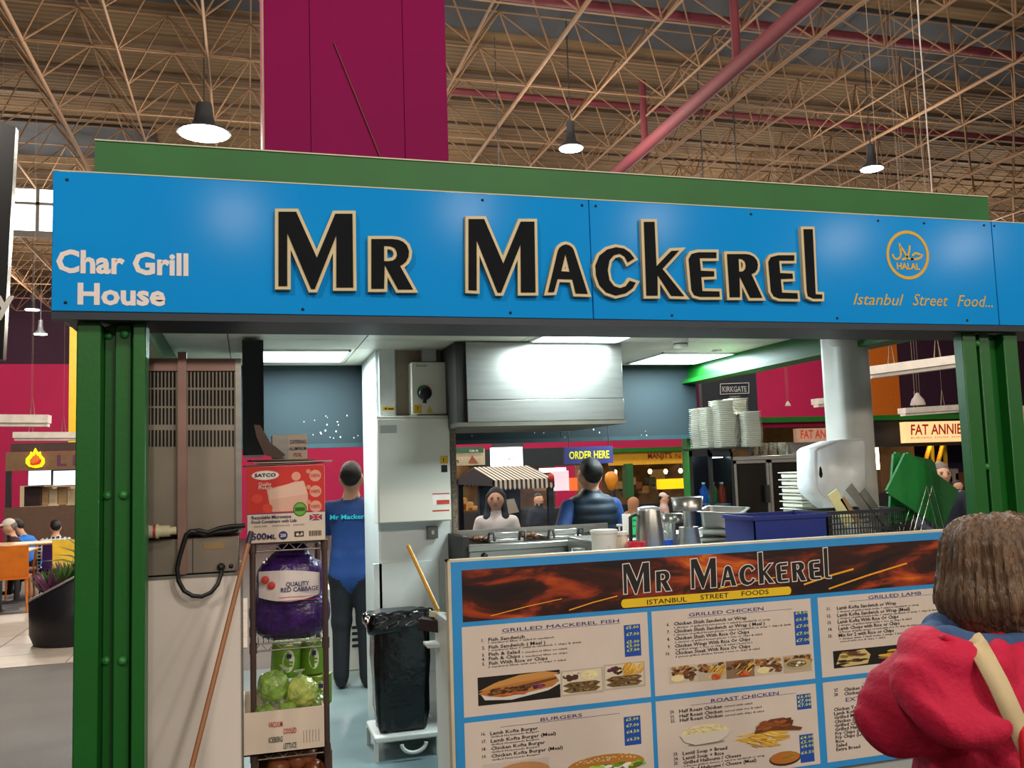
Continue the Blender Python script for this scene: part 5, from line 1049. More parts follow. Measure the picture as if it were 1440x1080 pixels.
wire = G('bright_wire', 'B8B4A8', .25, .9)
for k, Yk in enumerate((3.76, 3.835, 3.91)):
    for j in (0, 1):
        ax = onY(1303+8*j, 684, 3.76)[0]; az = onY(1303, 684, 3.76)[2]; bl = onY(1277+10*j, 742, 3.76)[0]; br = onY(1322+10*j, 742, 3.76)[0]
        B().path([(bl, Yk, CT), (ax-.004, Yk, az-.01), (ax, Yk, az), (ax+.004, Yk, az-.01), (br, Yk, CT)], .0025, 6).build('wire_loop', wire, t)
B().tube((onY(1272, 742, 3.76)[0], 3.76, CT+.003), (onY(1272, 742, 3.76)[0], 3.91, CT+.003), .003, 6).tube((onY(1334, 742, 3.76)[0], 3.76, CT+.003), (onY(1334, 742, 3.76)[0], 3.91, CT+.003), .003, 6).build('base_wire', wire, t)
# white pillar with dispenser
Y = 4.42; xa = onY(1183, 600, Y)[0]; xb = onY(1231, 600, Y)[0]; wp_ = G('white_pillar_paint', 'D2CEC8', .4, 0, .05)
t = thing('white_pillar', ((xa+xb)/2, Y+.08, 0), 'white rounded pillar with grooves at the right side of the kiosk', 'pillar'); n = 36; r = (xb-xa)/2; cxp = (xa+xb)/2; vs = []
for z in (.012, 2.415):
    for i in range(n): tt = 2*math.pi*i/n; k = 1-.03*(i % 6 == 0); vs.append((cxp+r*k*math.copysign(abs(math.cos(tt))**.6, math.cos(tt)), Y+.08+r*k*math.copysign(abs(math.sin(tt))**.6, math.sin(tt)), z))
B().add(vs, [(i, (i+1) % n, n+(i+1) % n, n+i) for i in range(n)], True).add(vs, [tuple(range(n, 2*n))]).build('shaft', wp_, t)
q = onY(1176, 474, Y); B().ell((q[0]+.01, Y+.02, q[2]), .05, .06, .055).build('cap', wp_, t)
Yd = 4.22; pts = [(1147, 634), (1152, 629), (1180, 619), (1214, 616), (1219, 622), (1222, 733), (1196, 728), (1172, 712), (1152, 694), (1148, 684)]
P = [onY(x, y, Yd) for x, y in pts]; t = thing('towel_dispenser', (P[5][0], Yd, P[5][2]), 'white paper towel dispenser with a dark drop shaped window', 'dispenser')
bm = bmesh.new(); f = bm.faces.new([bm.verts.new((p_[0], Yd, p_[2])) for p_ in P]); r_ = bmesh.ops.extrude_face_region(bm, geom=[f]); bmesh.ops.translate(bm, verts=[v for v in r_['geom'] if isinstance(v, bmesh.types.BMVert)], vec=(0, .19, 0)); bmesh.ops.recalc_face_normals(bm, faces=bm.faces[:]); bmesh.ops.bevel(bm, geom=[e for e in bm.edges if abs(e.verts[0].co.y-e.verts[1].co.y) < .01], offset=.014, segments=3, affect='EDGES')
bm.verts.index_update(); b = B(); b.add([v.co[:] for v in bm.verts], [[v.index for v in f.verts] for f in bm.faces], True); bm.free(); b.build('cover', G('dispenser_white', 'E2E2E4', .3), t)
q = onY(1154, 664, Yd-.001); B().prism([(q[0]+.011*math.cos(a_)*(1 if math.sin(a_) < 0 else .75), q[2]+.03*math.sin(a_)) for a_ in [2*math.pi*i/18 for i in range(18)]], Yd-.003, Yd+.002).build('window', G('window_dark', '0E1216', .15), t)
# glass hot cabinet
Y = 5.5; a = rect(1035, 640, 1143, 800, Y); z0 = CT-.25; t = thing('glass_cabinet', ((a[0]+a[1])/2, Y, z0), 'steel framed glass cabinet with two dark doors', 'cabinet'); D_ = .4
zc = a[3]; glassd = G('smoked_glass', '1C1814', .08, 0, .4, 3)
B().rbox(a[0]-.01, a[1]+.01, Y-.01, Y+D_, zc-.03, zc, .004, 1).build('top', ss, t); B().rbox(a[0], a[1], Y, Y+D_, z0, z0+.04, .003, 1).build('base', ss, t); B().box(a[0], a[1], Y+D_-.02, Y+D_, z0+.04, zc-.03).build('back', G('cab_dark', '2A221C', .6), t)
xm = onY(1083, 690, Y)[0]
for x0, x1 in ((a[0], xm-.002), (xm+.002, a[1])):
    d_ = B().box(x0+.02, x1-.02, Y+.004, Y+.01, z0+.06, zc-.05).build('door', glassd, t)
    fr = B(); fr.box(x0, x0+.02, Y-.004, Y+.014, z0+.04, zc-.03).box(x1-.02, x1, Y-.004, Y+.014, z0+.04, zc-.03).box(x0, x1, Y-.004, Y+.014, zc-.05, zc-.03).box(x0, x1, Y-.004, Y+.014, z0+.04, z0+.06); fr.build('door_frame', ss, d_)
B().box(xm-.05, xm-.02, Y-.03, Y-.004, zc-.32, zc-.2).build('handle', black_p, t)
for x in (a[0], a[1]-.01): B().box(x, x+.01, Y+.014, Y+D_-.02, z0+.04, zc-.03).build('side', ss, t)
tag(B().rbox(onY(960, 700, 5.5)[0], a[1]+.05, Y-.02, Y+.62, .012, z0-.001, .005, 1).build('side_counter', ss2, None, (a[0], Y, 0)), 'dull steel bench under the glass cabinet and drinks fridge', 'counter')
# tumblers and steel tray on the cabinet
lat = G('cut_glass', 'C0B8A4', .12, 0, .3, 60, 1.0, 90, trans=.4)
for k in range(4):
    x = onY(1064+k*13, 640, Y+.06)[0]; t = thing('glass_tumbler', (x, Y+.08, zc), 'patterned glass tumbler, %s on the glass cabinet' % ['first from the left', 'second from the left', 'third from the left', 'fourth from the left'][k], 'glass', 'tumblers on the cabinet')
    B().lathe([(.022, 0), (.022, .004), (.03, .085), (.028, .085), (.02, .008), (.001, .008)], (x, Y+.08, zc+.001), 14).build('cup', lat, t)
b = rect(1106, 619, 1190, 640, Y+.1); t = thing('roasting_tray', ((b[0]+b[1])/2, Y+.1, zc), 'long steel tray lying on the glass cabinet', 'tray'); tray(((b[0]+b[1])/2-.06, Y+.2, zc+.001), .34, .2, .085, Rz(0), ss, t, 'pan')
# drinks fridge with foam boxes on top
a = rect(1000, 632, 1034, 760, Y); FD = .29; t = thing('drinks_fridge', ((a[0]+a[1])/2, Y, z0), 'black drinks fridge with a glass door beside the glass cabinet', 'fridge'); zf = a[3]; a = (a[0], a[1]-.012, a[2], a[3])
blk2 = G('fridge_black', '14181A', .35); B().box(a[0], a[1], Y+FD-.02, Y+FD, z0, zf).build('back', blk2, t)
B().box(a[1]-.015, a[1], Y, Y+FD-.02, z0, zf).build('side', blk2, t)
sg = B().box(a[0]+.003, a[0]+.007, Y+.02, Y+FD-.04, z0+.05, zf-.04).build('glass_side', G('fridge_glass', 'C8DCE0', .03, 0, .05, 3, trans=1.), t)
B().box(a[0], a[0]+.012, Y, Y+.02, z0, zf).box(a[0], a[0]+.012, Y+FD-.05, Y+FD-.02, z0, zf).build('side_frame', blk2, sg)
B().box(a[0], a[1], Y, Y+FD, zf-.04, zf).build('top', blk2, t); B().box(a[0], a[1], Y, Y+FD, z0, z0+.05).build('base', blk2, t)
d_ = B().box(a[0]+.015, a[1]-.015, Y-.008, Y-.004, z0+.04, zf-.05).build('door', G('fridge_glass', 'C8DCE0', .03, 0, .05, 3, trans=1.), t); fr = B(); fr.box(a[0], a[0]+.015, Y-.015, Y, z0+.02, zf-.02).box(a[1]-.015, a[1], Y-.015, Y, z0+.02, zf-.02).box(a[0], a[1], Y-.015, Y, zf-.05, zf-.02); fr.build('door_frame', blk2, d_)
B().box(a[0]+.04, a[1]-.04, Y+.05, Y+.08, zf-.055, zf-.041).build('strip_light', G('added_fridge_light', 'E8F6FF', .5, 0, 0, 1, emit=12), t)  # strip added at the inside top to brighten the fridge interior
for z in (z0+.2, z0+.4): B().box(a[0]+.012, a[1]-.015, Y+.02, Y+FD-.03, z, z+.008).build('shelf', G('wire_white', 'B8C0C0', .4), t)
for k in range(12):
    zz = [z0+.051, z0+.209, z0+.409][k//4]; x = a[0]+.045+(k % 2)*(a[1]-a[0]-.1); yq = Y+.06+.12*((k % 4)//2); cl_ = ['2A60C8', 'C83A28', '38A03A', 'D8A040'][(k*3+k//4) % 4]; q = (x, yq, zz); t2 = thing('drink_bottle', q, '%s drink in the fridge, %s shelf, %s' % ({'2A60C8': 'blue', 'C83A28': 'red', '38A03A': 'green', 'D8A040': 'amber'}[cl_], ['lower', 'middle', 'upper'][k//4], ['front left', 'front right', 'rear left', 'rear right'][k % 4]), 'bottle', 'drinks in the fridge')
    B().lathe([(.026, 0), (.028, .01), (.028, .09), (.011, .12), (.011, .135)], q, 12).build('bottle', G('drink_'+cl_, cl_, .25), t2); B().lathe([(.0125, .13), (.0125, .142), (.001, .142)], q, 10).build('cap', white_p, t2)
bx0, bx1 = onY(1000, 630, Y)[0]-.03, onY(1052, 630, Y)[0]; tag(B().box(bx0, bx1, Y-.02, Y+.36, zf+.0, zf+.012).build('shelf_board', blk2, None, (bx0, Y, zf)), 'thin dark board on the drinks fridge under the foam boxes', 'board'); zf += .012
foam = G('foam_white', 'DAD6C8', .7, 0, .04)
fb = B().rbox(-.058, .058, -.058, .058, 0, .0095, .004, 1).rbox(-.066, .066, -.066, .066, .0095, .0125, .001, 1).build('foam_box', foam, None); fmesh = fb.data; bpy.data.objects.remove(fb)
for k, (px, py, dy) in enumerate(((996, 571, .20), (984, 575, .31), (1014, 562, .10), (1033, 561, .30), (1034, 581, .14), (1050, 579, .06))):
    x = onY(px+3, 600, Y+dy)[0]; zt = onY(px, py, Y+dy)[2]; nb = int((zt-zf)/.0135)
    w = ['leftmost', 'rear left', 'tallest front', 'tall rear', 'short front', 'rightmost'][k]
    for j in range(nb): o = link('foam_box', fmesh, None, (x+.004*math.sin(j*.4+k), Y+dy, zf+.001+j*.0135)); tag(o, ('topmost white foam food box of the %s stack above the drinks fridge' if j == nb-1 else 'white foam food box lower in the %s stack above the drinks fridge') % w, 'foam box', 'foam boxes, '+w+' stack')
# white freezer behind the cook
a = rect(478, 826, 512, 960, 7.8); t = thing('freezer', (a[0], 7.8, 0), 'white freezer with a vent grille behind the cook legs', 'freezer'); B().rbox(a[0]-.2, a[1]+.1, 7.8, 8.15, .012, a[3], .01).build('body', white_p, t)
for j in range(4): B().box(a[1]-.10, a[1]-.0, 7.796, 7.8, .2+j*.05, .225+j*.05).build('vent_slot', blk2, t)
# ================================================================== people
skin = G('skin_light', 'C99A80', .5, 0, .06, 6); skin2 = G('skin_tan', 'B98A6C', .5, 0, .06, 6); hair_d = G('hair_dark', '1A1412', .5, 0, .3, 30, .5, 60, stretch=(4, 4, .6)); hair_g = G('hair_grey', '6A625C', .6, 0, .3, 30, .4, 60)
def seg(a, b, ra, rb, mi=0, sq=(1, 1, 1)): return (a, b, ra, rb, mi, sq)
def hand_prims(w, d, mi, s=1., side=1):
    """palm and five fingers; w wrist, d unit direction of the hand"""
    w = Vector(w); d = Vector(d).normalized(); sd = d.cross(Vector((0, 0, 1)));
    if sd.length < .2: sd = Vector((1, 0, 0))
    sd = sd.normalized(); up = sd.cross(d); o = [seg(w, w+d*.075*s, .028*s, .034*s, mi)]
    for k, (off, L) in enumerate(((-.03, .062), (-.01, .075), (.01, .07), (.03, .055))):
        b = w+d*.085*s+sd*off*s; m_ = b+d*L*.55*s-up*.008*s; e = m_+d*L*.4*s-up*.025*s; o += [seg(b, m_, .010*s, .009*s, mi), seg(m_, e, .009*s, .008*s, mi)]
    b = w+d*.03*s-sd*.03*s*side; m_ = b+d*.03*s-sd*.025*s*side-up*.01*s; o += [seg(b, m_, .012*s, .011*s, mi), seg(m_, m_+d*.03*s-up*.012*s, .011*s, .009*s, mi)]
    return o
def person(loc, yaw, h, label, top, leg, sk=None, hairm=None, hair='short', sleeve='short', arms=None, sit=False, vox=.016, lean=0., shoe=None, extra=None, hat=None, k=.035):
    """body built facing -Y (towards the photographer) and turned by yaw; arms: ((elbow, wrist) of x<0, (elbow, wrist) of x>0) in metres for a 1.7 m figure"""
    sk = sk or skin; hairm = hairm or hair_d; s = h/1.7 if not sit else h/1.7
    t = thing('person', loc, label, 'person')
    mats = [top, leg, sk, shoe or black_p]; P = []; zh = .9 if not sit else .46; up = lambda y, z: (0, y, z)
    dz = zh-.9; ln = lambda z: -lean*(z-.9)           # torso leans forward (-y)
    V = lambda x, y, z: (x*s, (y+ln(z))*s, (z+dz)*s)
    sq = (1, 1.45, 1)
    P += [seg(V(0, 0, .87), V(0, 0, 1.05), .165*s, .152*s, 0, sq), seg(V(0, 0, 1.05), V(0, 0, 1.27), .15*s, .175*s, 0, sq), seg(V(-.11, 0, 1.34), V(.11, 0, 1.34), .085*s, .085*s, 0), seg(V(0, .01, 1.36), V(0, 0, 1.44), .075*s, .055*s, 0)]
    P += [seg(V(0, .012, 1.42), V(0, .01, 1.53), .06*s, .056*s, 2), seg(V(0, -.005, 1.605), V(0, .015, 1.61), .092*s, .092*s, 2, (1.15, 1, 1)), seg(V(0, -.03, 1.56), V(0, -.045, 1.53), .07*s, .05*s, 2, (1.1, 1, 1)), seg(V(0, -.098, 1.595), V(0, -.108, 1.572), .007*s, .010*s, 2), seg(V(-.08, .0, 1.59), V(-.082, .0, 1.57), .020*s, .015*s, 2, (1.5, 1, 1)), seg(V(.08, .0, 1.59), V(.082, .0, 1.57), .018*s, .014*s, 2, (1.6, 1, 1))]
    if arms is None: arms = (((-.26, .02, 1.1), (-.26, -.06, .86)), ((.26, .02, 1.1), (.26, -.06, .86)))
    for sgn, (el, wr) in zip((-1, 1), arms):
        sh = V(.185*sgn, 0, 1.36); e = V(*el); w = V(*wr); half = tuple(sh[i]*.35+e[i]*.65 for i in range(3))
        P.append(seg(sh, half, .062*s, .056*s, 0)); P.append(seg(half, e, .046*s, .042*s, 0 if sleeve == 'long' else 2)); P.append(seg(e, w, .042*s, .03*s, 0 if sleeve == 'long' else 2))
        P += hand_prims(w, Vector(w)-Vector(e), 2, s, sgn)
    if not sit:
        for sgn in (-1, 1):
            P += [seg(V(.075*sgn, 0, .86), V(.07*sgn, 0, .98), .108*s, .10*s, 0), seg((.085*sgn*s, 0, .84*s), (.095*sgn*s, -.01*s, .5*s), .10*s, .075*s, 1), seg((.095*sgn*s, -.01*s, .5*s), (.1*sgn*s, .015*s, .1*s), .072*s, .06*s, 1), seg((.1*sgn*s, .02*s, .045*s), (.105*sgn*s, -.13*s, .035*s), .042*s, .036*s, 3)]
    else:
        for sgn in (-1, 1):
            P += [seg((.09*sgn*s, 0, .5*s), (.1*sgn*s, -.4*s, .5*s), .092*s, .068*s, 1), seg((.1*sgn*s, -.4*s, .5*s), (.1*sgn*s, -.42*s, .1*s), .064*s, .045*s, 1), seg((.1*sgn*s, -.42*s, .045*s), (.105*sgn*s, -.56*s, .035*s), .042*s, .036*s, 3)]
    T = Matrix.Translation(Vector(loc))@Matrix.Rotation(yaw, 4, 'Z')
    body = sdf_obj('body', P, vox, mats, t, k, None, T)
    H = []
    if hair == 'short': H = [seg(V(0, .012, 1.64), V(0, .03, 1.63), .09*s, .092*s, 0, (1.1, 1, 1)), seg(V(0, .055, 1.585), V(0, .055, 1.6), .055*s, .07*s, 0, (1, 1.1, 1))]
    elif hair == 'long':
        H = [seg(V(0, .04, 1.64), V(0, .04, 1.62), .104*s, .104*s, 0, (1.1, 1, 1)), seg(V(0, .08, 1.6), V(0, .09, 1.35), .09*s, .08*s, 0)]
        for sgn in (-1, 1): H += [seg(V(.082*sgn, .02, 1.64), V(.1*sgn, -.02, 1.4), .03*s, .042*s, 0), seg(V(.1*sgn, -.03, 1.4), V(.095*sgn, -.07, 1.2), .045*s, .035*s, 0)]
    elif hair == 'hood': H = [seg(V(0, .03, 1.62), V(0, .04, 1.58), .12*s, .12*s, 0), seg(V(0, .05, 1.5), V(0, .02, 1.42), .1*s, .13*s, 0)]
    if H: sdf_obj('hair' if hair != 'hood' else 'hood', H, vox*.8, [hairm], t, .03, None, T)
    if hat: 
        C_ = [seg(V(0, .01, 1.66), V(0, .02, 1.67), .1*s, .095*s, 0, (1.1, 1, 1.2)), seg(V(-.03, -.12, 1.64), V(.03, -.12, 1.64), .045*s, .045*s, 0, (1, .6, 3))]; sdf_obj('cap', C_, vox*.7, [hat], t, .02, None, T)
    for sgn in (-1, 1):
        q = T@Vector(V(.033*sgn, -.094, 1.606)); B().ell(q, .015*s, .009*s, .007*s, 8, 6).build('eye', G('eye_dark', '1C1210', .3), t)
        q = T@Vector(V(.034*sgn, -.094, 1.624)); B().obox(q, .032*s, .012*s, .006*s, Rz(yaw)@Ry(.12*sgn)).build('eyebrow', hairm, t)
    q = T@Vector(V(0, -.1, 1.537)); B().ell(q, .024*s, .010*s, .008*s, 10, 6, Rz(yaw)).build('mouth', G('lip', '9A4A48', .5), t)
    return t, T, V, s
navy_tee = G('navy_tee', '143A74', .8, 0, .1, 8, .3, 20); blk_tr = G('black_trousers', '12141A', .8, 0, .2)
# the cook at the left, seen from behind
q = onZ(499, 966, .015); t, T, V, s = person((q[0]+.0, q[1], .012), math.pi-.25, 1.70, 'cook in a blue printed T-shirt and black trousers, seen from behind', navy_tee, blk_tr, skin, hair_d, arms=(((-.24, -.14, 1.12), (-.12, -.34, 1.06)), ((.24, -.14, 1.12), (.12, -.34, 1.06))), vox=.012, shoe=black_p)
me = text_mesh('Mr Mackerel', 2, .02); co = np.array([v.co[:] for v in me.vertices]); x0, x1 = co[:, 0].min(), co[:, 0].max(); w_ = .30
for v, c in zip(me.vertices, co):
    u = ((c[0]-x0)/(x1-x0)-.5)*w_; p_ = T@Vector((-u, .137-.55*u*u, 1.285+c[1]*.05)); v.co = p_-Vector(BASE[t])
me.materials.clear(); me.materials.append(G('shirt_print', '28C8D0', .6, emit=.0)); link('shirt_lettering', me, t)
# the griller in a padded vest, seen from behind over the grill
vest = G('navy_vest', '162A3C', .55, 0, .15, 6)
q = onY(829, 655, 6.3); tz_ = onY(829, 649, 6.3)[2]
t, T, V, s = person((q[0], 6.3, .012), math.pi+.05, tz_/1.0*.995, 'man in a quilted navy vest over a blue T-shirt at the grill, seen from behind', navy_tee, blk_tr, skin, hair_d, arms=(((-.25, .03, 1.1), (-.24, -.16, .98)), ((.34, .16, 1.12), (.42, .28, 1.05))), vox=.012)
def quilt(g): return .007*np.abs(np.sin(g[..., 2]*math.pi/.075*1.0))*-1
P = [seg(V(0, 0, .94), V(0, 0, 1.05), .17*s, .165*s, 0, (1, 1.4, 1)), seg(V(0, 0, 1.05), V(0, 0, 1.28), .168*s, .19*s, 0, (1, 1.4, 1)), seg(V(-.1, .0, 1.34), V(.1, .0, 1.34), .095*s, .095*s, 0), seg(V(0, .01, 1.4), V(0, .0, 1.44), .085*s, .07*s, 0)]
sdf_obj('vest', P, .011, [vest], t, .04, quilt, T)
# the customer at the rear, facing us
q = onY(697, 690, 8.35)
t, T, V, s = person((q[0], 8.35, .0), -.35, q[2], 'young woman with long dark hair and a white top behind the grill', G('white_top', 'D8D4D6', .8), blk_tr, skin2, G('hair_black', '080607', .75, 0, .3, 30, .3, 60, stretch=(4, 4, .5)), hair='long', sleeve='long', arms=(((-.26, 0, 1.1), (-.2, -.2, 1.0)), ((.26, 0, 1.1), (.2, -.2, 1.0))), vox=.012)
# seated and far people
q = onY(1322, 655, 7.6); t, T, V, s = person((q[0], 7.6, .0), -.3, 1.70, 'grey haired man in a dark jacket beyond the green chopping boards', G('dark_jacket', '1E2436', .8), blk_tr, skin, hair_g, sit=True, sleeve='long', vox=.014, arms=(((-.26, -.05, 1.1), (-.15, -.3, 1.0)), ((.26, -.05, 1.1), (.15, -.3, 1.0))))
hz = onY(1322, 653, 7.6)[2]; t.location.z = hz-(1.7-.44); 
tag(B().rbox(q[0]-.5, q[0]+.5, 7.4, 7.9, 0, hz-(1.7-.44)+.44-.09, .02).build('bench', G('bench_dark', '2A2226', .7), None, (q[0], 7.6, 0)), 'dark bench block under the seated grey haired man', 'bench')
q = onY(1352, 690, 8.6); t, T, V, s = person((q[0], 8.6, .0), -.5, q[2]*.99, 'child in a dark top standing beside the grey haired man', G('dark_top', '2A2228', .8), blk_tr, skin, hair_d, vox=.018)
far = [(1346, 676, 12.0, 1.2, 'dark clothed person far behind the grey haired man', '2A1E2A', 'short', None), (915, 677, 26, 0, 'person with a bright blue backpack at the yellow stall', '1E2A50', 'short', None), (944, 678, 27, 0, 'person in black before the bright yellow counter', '101014', 'hood', None),
       (933, 695, 14, 0, 'man in a white cap and pale pink top behind the steel cups', 'B89C98', 'short', 'D8CCC0'), (891, 701, 12, 0, 'person with a tan head covering left of the kettle', '8A6A58', 'hood', None), (757, 695, 13, 0, 'blurred person in dark clothes behind the striped cart', '20242E', 'short', None)]
def floor_z(y): return 0 if y < 13 else (-.8*(y-13)/17 if y < 30 else -.8)
for px, py, Y, hh, lb, cl_, hr, cap in far:
    q = onY(px, py, Y); fz = floor_z(Y); hgt = max(1.0, q[2]-fz); 
    t, T, V, s = person((q[0], Y, fz), {933: 1.2, 915: math.pi, 944: math.pi, 891: 2.4}.get(px, .3), hgt, lb, G('cloth_'+cl_, cl_, .8), blk_tr, skin, G('tan_hood', 'A87858', .8) if px == 891 else (G('black_hood', '0C0C10', .8) if hr == 'hood' else hair_d), hair=hr, sleeve='long', vox=.03, hat=G('cap_'+cap, cap, .8) if cap else None, k=.05, arms=None if px != 933 else (((-.25, -.1, 1.1), (-.15, -.38, 1.15)), ((.25, -.1, 1.1), (.15, -.38, 1.15))))
    if px == 915:
        P = [seg(V(0, .2, 1.05), V(0, .2, 1.3), .15*s, .14*s, 0, (1, 1.4, 1))]; sdf_obj('backpack', P, .03, [G('pack_blue', '1E3CB8', .6)], t, .02, None, T)
# diners at the left
q = onY(20, 724, 13.0); t, T, V, s = person((onY(30, 722, 15.9)[0], 15.9, -.13), -1.35, 1.62, 'seated man in a white cap leaning over the table, dark plaid shirt', G('plaid_dark', '3A1A20', .8, 0, .6, 14), blk_tr, skin, hair_g, sit=True, sleeve='long', hat=G('cap_white', 'C8C0B8', .8), vox=.02, lean=.25, arms=(((-.26, -.15, 1.1), (-.15, -.4, 1.02)), ((.26, -.15, 1.1), (.15, -.4, 1.02))))
q = onY(36, 724, 14.2); t, T, V, s = person((onY(53, 724, 16.6)[0], 16.6, -.15), -2.0, 1.62, 'seated person in a bright blue jacket behind the white cap', G('bright_blue', '1C78D8', .7), blk_tr, skin, hair_d, sit=True, sleeve='long', vox=.02, lean=.55)
t, T, V, s = person((onY(79, 730, 15.9)[0], 15.9, -.13), math.pi+.3, 1.58, 'seated person in a white and black checked shirt, seen from behind', G('white_shirt', 'C8CCC8', .8), blk_tr, skin, hair_d, sit=True, sleeve='long', vox=.02, lean=.1)
ck = bpy.data.materials['white_shirt']; nt = ck.node_tree; bs = nt.nodes['Principled BSDF']; chk = nt.nodes.new('ShaderNodeTexBrick'); chk.inputs['Scale'].default_value = 9; chk.inputs['Color1'].default_value = lin('182420')+(1,); chk.inputs['Color2'].default_value = lin('22302C')+(1,); chk.inputs['Mortar'].default_value = lin('C8CCC8')+(1,); chk.inputs['Mortar Size'].default_value = .09; chk.offset = 0; chk.inputs['Brick Width'].default_value = .55; chk.inputs['Row Height'].default_value = .5
tcc = nt.nodes.new('ShaderNodeTexCoord'); mpp = nt.nodes.new('ShaderNodeMapping'); mpp.inputs['Rotation'].default_value = (math.pi/2, 0, 0); nt.links.new(tcc.outputs['Object'], mpp.inputs[0]); nt.links.new(mpp.outputs[0], chk.inputs[0]); nt.links.new(chk.outputs[0], bs.inputs['Base Color'])
# the woman in the red coat in front
coat = G('red_coat', 'BC083A', .8, 0, .08, 5, .35, 60); scarf = G('blue_scarf', '33507A', .85, 0, .2, 10, .3, 50); whair = G('brown_hair', '5E4630', .42, 0, .55, 30, .5, 60, stretch=(5, 5, .45)); strap_m = G('cream_strap', 'C8B48C', .7)
YW = 1.62; hc = onY(1398, 800, YW); wx = hc[0]; ztop = onY(1398, 731, YW)[2]
t = thing('person', (wx, YW, 0), 'woman in a red hooded coat with brown bobbed hair and a cream bag strap', 'person')
g0 = lambda px, py, dy=0.: onY(px, py, YW+dy)
zs_ = g0(1390, 905)[2]                        # shoulder level
def folds(g): return .006*np.sin(g[..., 2]*34+6*np.sin(g[..., 0]*9))*np.sin(g[..., 0]*21+g[..., 1]*13)+.003*np.sin(g[..., 2]*70+g[..., 0]*50)
wz = zs_
eL = g0(1262, 1003, .03); sL = g0(1306, 938, .0)
P = [seg((wx+.03, YW, .62), (wx+.03, YW, .95), .235, .225, 0, (1, 1.35, 1)), seg((wx+.03, YW, .95), (wx+.03, YW, wz-.14), .22, .19, 0, (1, 1.3, 1)), seg((wx-.10, YW, wz-.08), (wx+.17, YW, wz-.08), .085, .085, 0), seg((wx+.02, YW, wz-.05), (wx+.02, YW-.01, wz+.0), .09, .07, 0),
     seg(sL, eL, .075, .07, 0), seg(eL, (wx+.08, YW+.22, eL[2]+.0), .068, .05, 0),
     seg((wx+.2, YW, wz-.08), (wx+.3, YW+.05, wz-.3), .08, .075, 0), seg((wx+.3, YW+.05, wz-.3), (wx+.18, YW+.28, wz-.24), .072, .05, 0),
     seg((wx+.02, YW+.02, wz-.02), (wx+.02, YW+.03, wz+.1), .05, .048, 2), seg((wx+.02, YW+.03, ztop-.115), (wx+.02, YW+.05, ztop-.11), .08, .08, 2), seg((wx+.02, YW+.09, ztop-.16), (wx+.02, YW+.1, ztop-.19), .055, .042, 2), seg((wx+.02, YW+.145, ztop-.14), (wx+.02, YW+.155, ztop-.16), .010, .013, 2)]
for sgn in (-1, 1):
    P += [seg((wx+.03+.09*sgn, YW, .62), (wx+.03+.095*sgn, YW, .36), .09, .066, 1), seg((wx+.03+.095*sgn, YW, .36), (wx+.03+.1*sgn, YW, .08), .062, .045, 1), seg((wx+.03+.1*sgn, YW-.02, .04), (wx+.03+.1*sgn, YW+.12, .035), .04, .034, 3)]
P += hand_prims((wx+.08, YW+.22, eL[2]+.0), (.9, .3, .1), 2, .85, -1)+hand_prims((wx+.18, YW+.28, wz-.24), (-.6, .8, .1), 2, .85, 1)
def folds(g): return .0085*np.sin(g[..., 2]*30+5*np.sin(g[..., 0]*11)+2*np.sin(g[..., 1]*17))*np.sin(g[..., 0]*17+g[..., 1]*13+g[..., 2]*9)+.0022*np.sin(g[..., 2]*83+g[..., 0]*57+3*np.sin(g[..., 0]*31))
sdf_obj('body', P, .0095, [coat, blk_tr, skin, black_p], t, .045, folds)
# hood lying on the back: a rolled opening above, a draped pouch below
top_ = [g0(1296, 915, -.03), g0(1308, 922, -.08), g0(1338, 932, -.12), g0(1385, 940, -.135), g0(1430, 935, -.12), g0(1468, 918, -.06)]
low_ = [g0(1290, 950, -.06), g0(1302, 985, -.11), g0(1335, 1012, -.14), g0(1380, 1010, -.15), g0(1432, 985, -.13), g0(1475, 950, -.08)]
P = []
for i in range(5): P += [seg(top_[i], top_[i+1], .032, .032, 0), seg(low_[i], low_[i+1], .036, .036, 0)]
for i in range(6): P.append(seg(top_[i], low_[i], .032, .036, 0))
for i in range(5): P.append(seg([(top_[i][q]+top_[i+1][q])/2 for q in range(3)], [(low_[i][q]+low_[i+1][q])/2 for q in range(3)], .034, .038, 0))
sdf_obj('coat_hood', P, .0085, [coat], t, .035, folds)
P = [seg(g0(1303, 899, -.03), g0(1335, 905, -.09), .026, .03, 0), seg(g0(1335, 905, -.09), g0(1395, 918, -.10), .032, .032, 0), seg(g0(1395, 918, -.10), g0(1455, 908, -.07), .032, .032, 0), seg(g0(1312, 893, .03), g0(1303, 899, -.03), .028, .028, 0), seg(g0(1325, 890, .06), g0(1460, 895, .06), .045, .045, 0)]
sdf_obj('scarf', P, .007, [scarf], t, .02)
P = [seg(g0(1296, 896, -.055), g0(1330, 897, -.125), .006, .006, 0), seg(g0(1330, 897, -.125), g0(1350, 905, -.135), .006, .005, 0)]; sdf_obj('scarf_stripe', P, .004, [coat], t, .01)
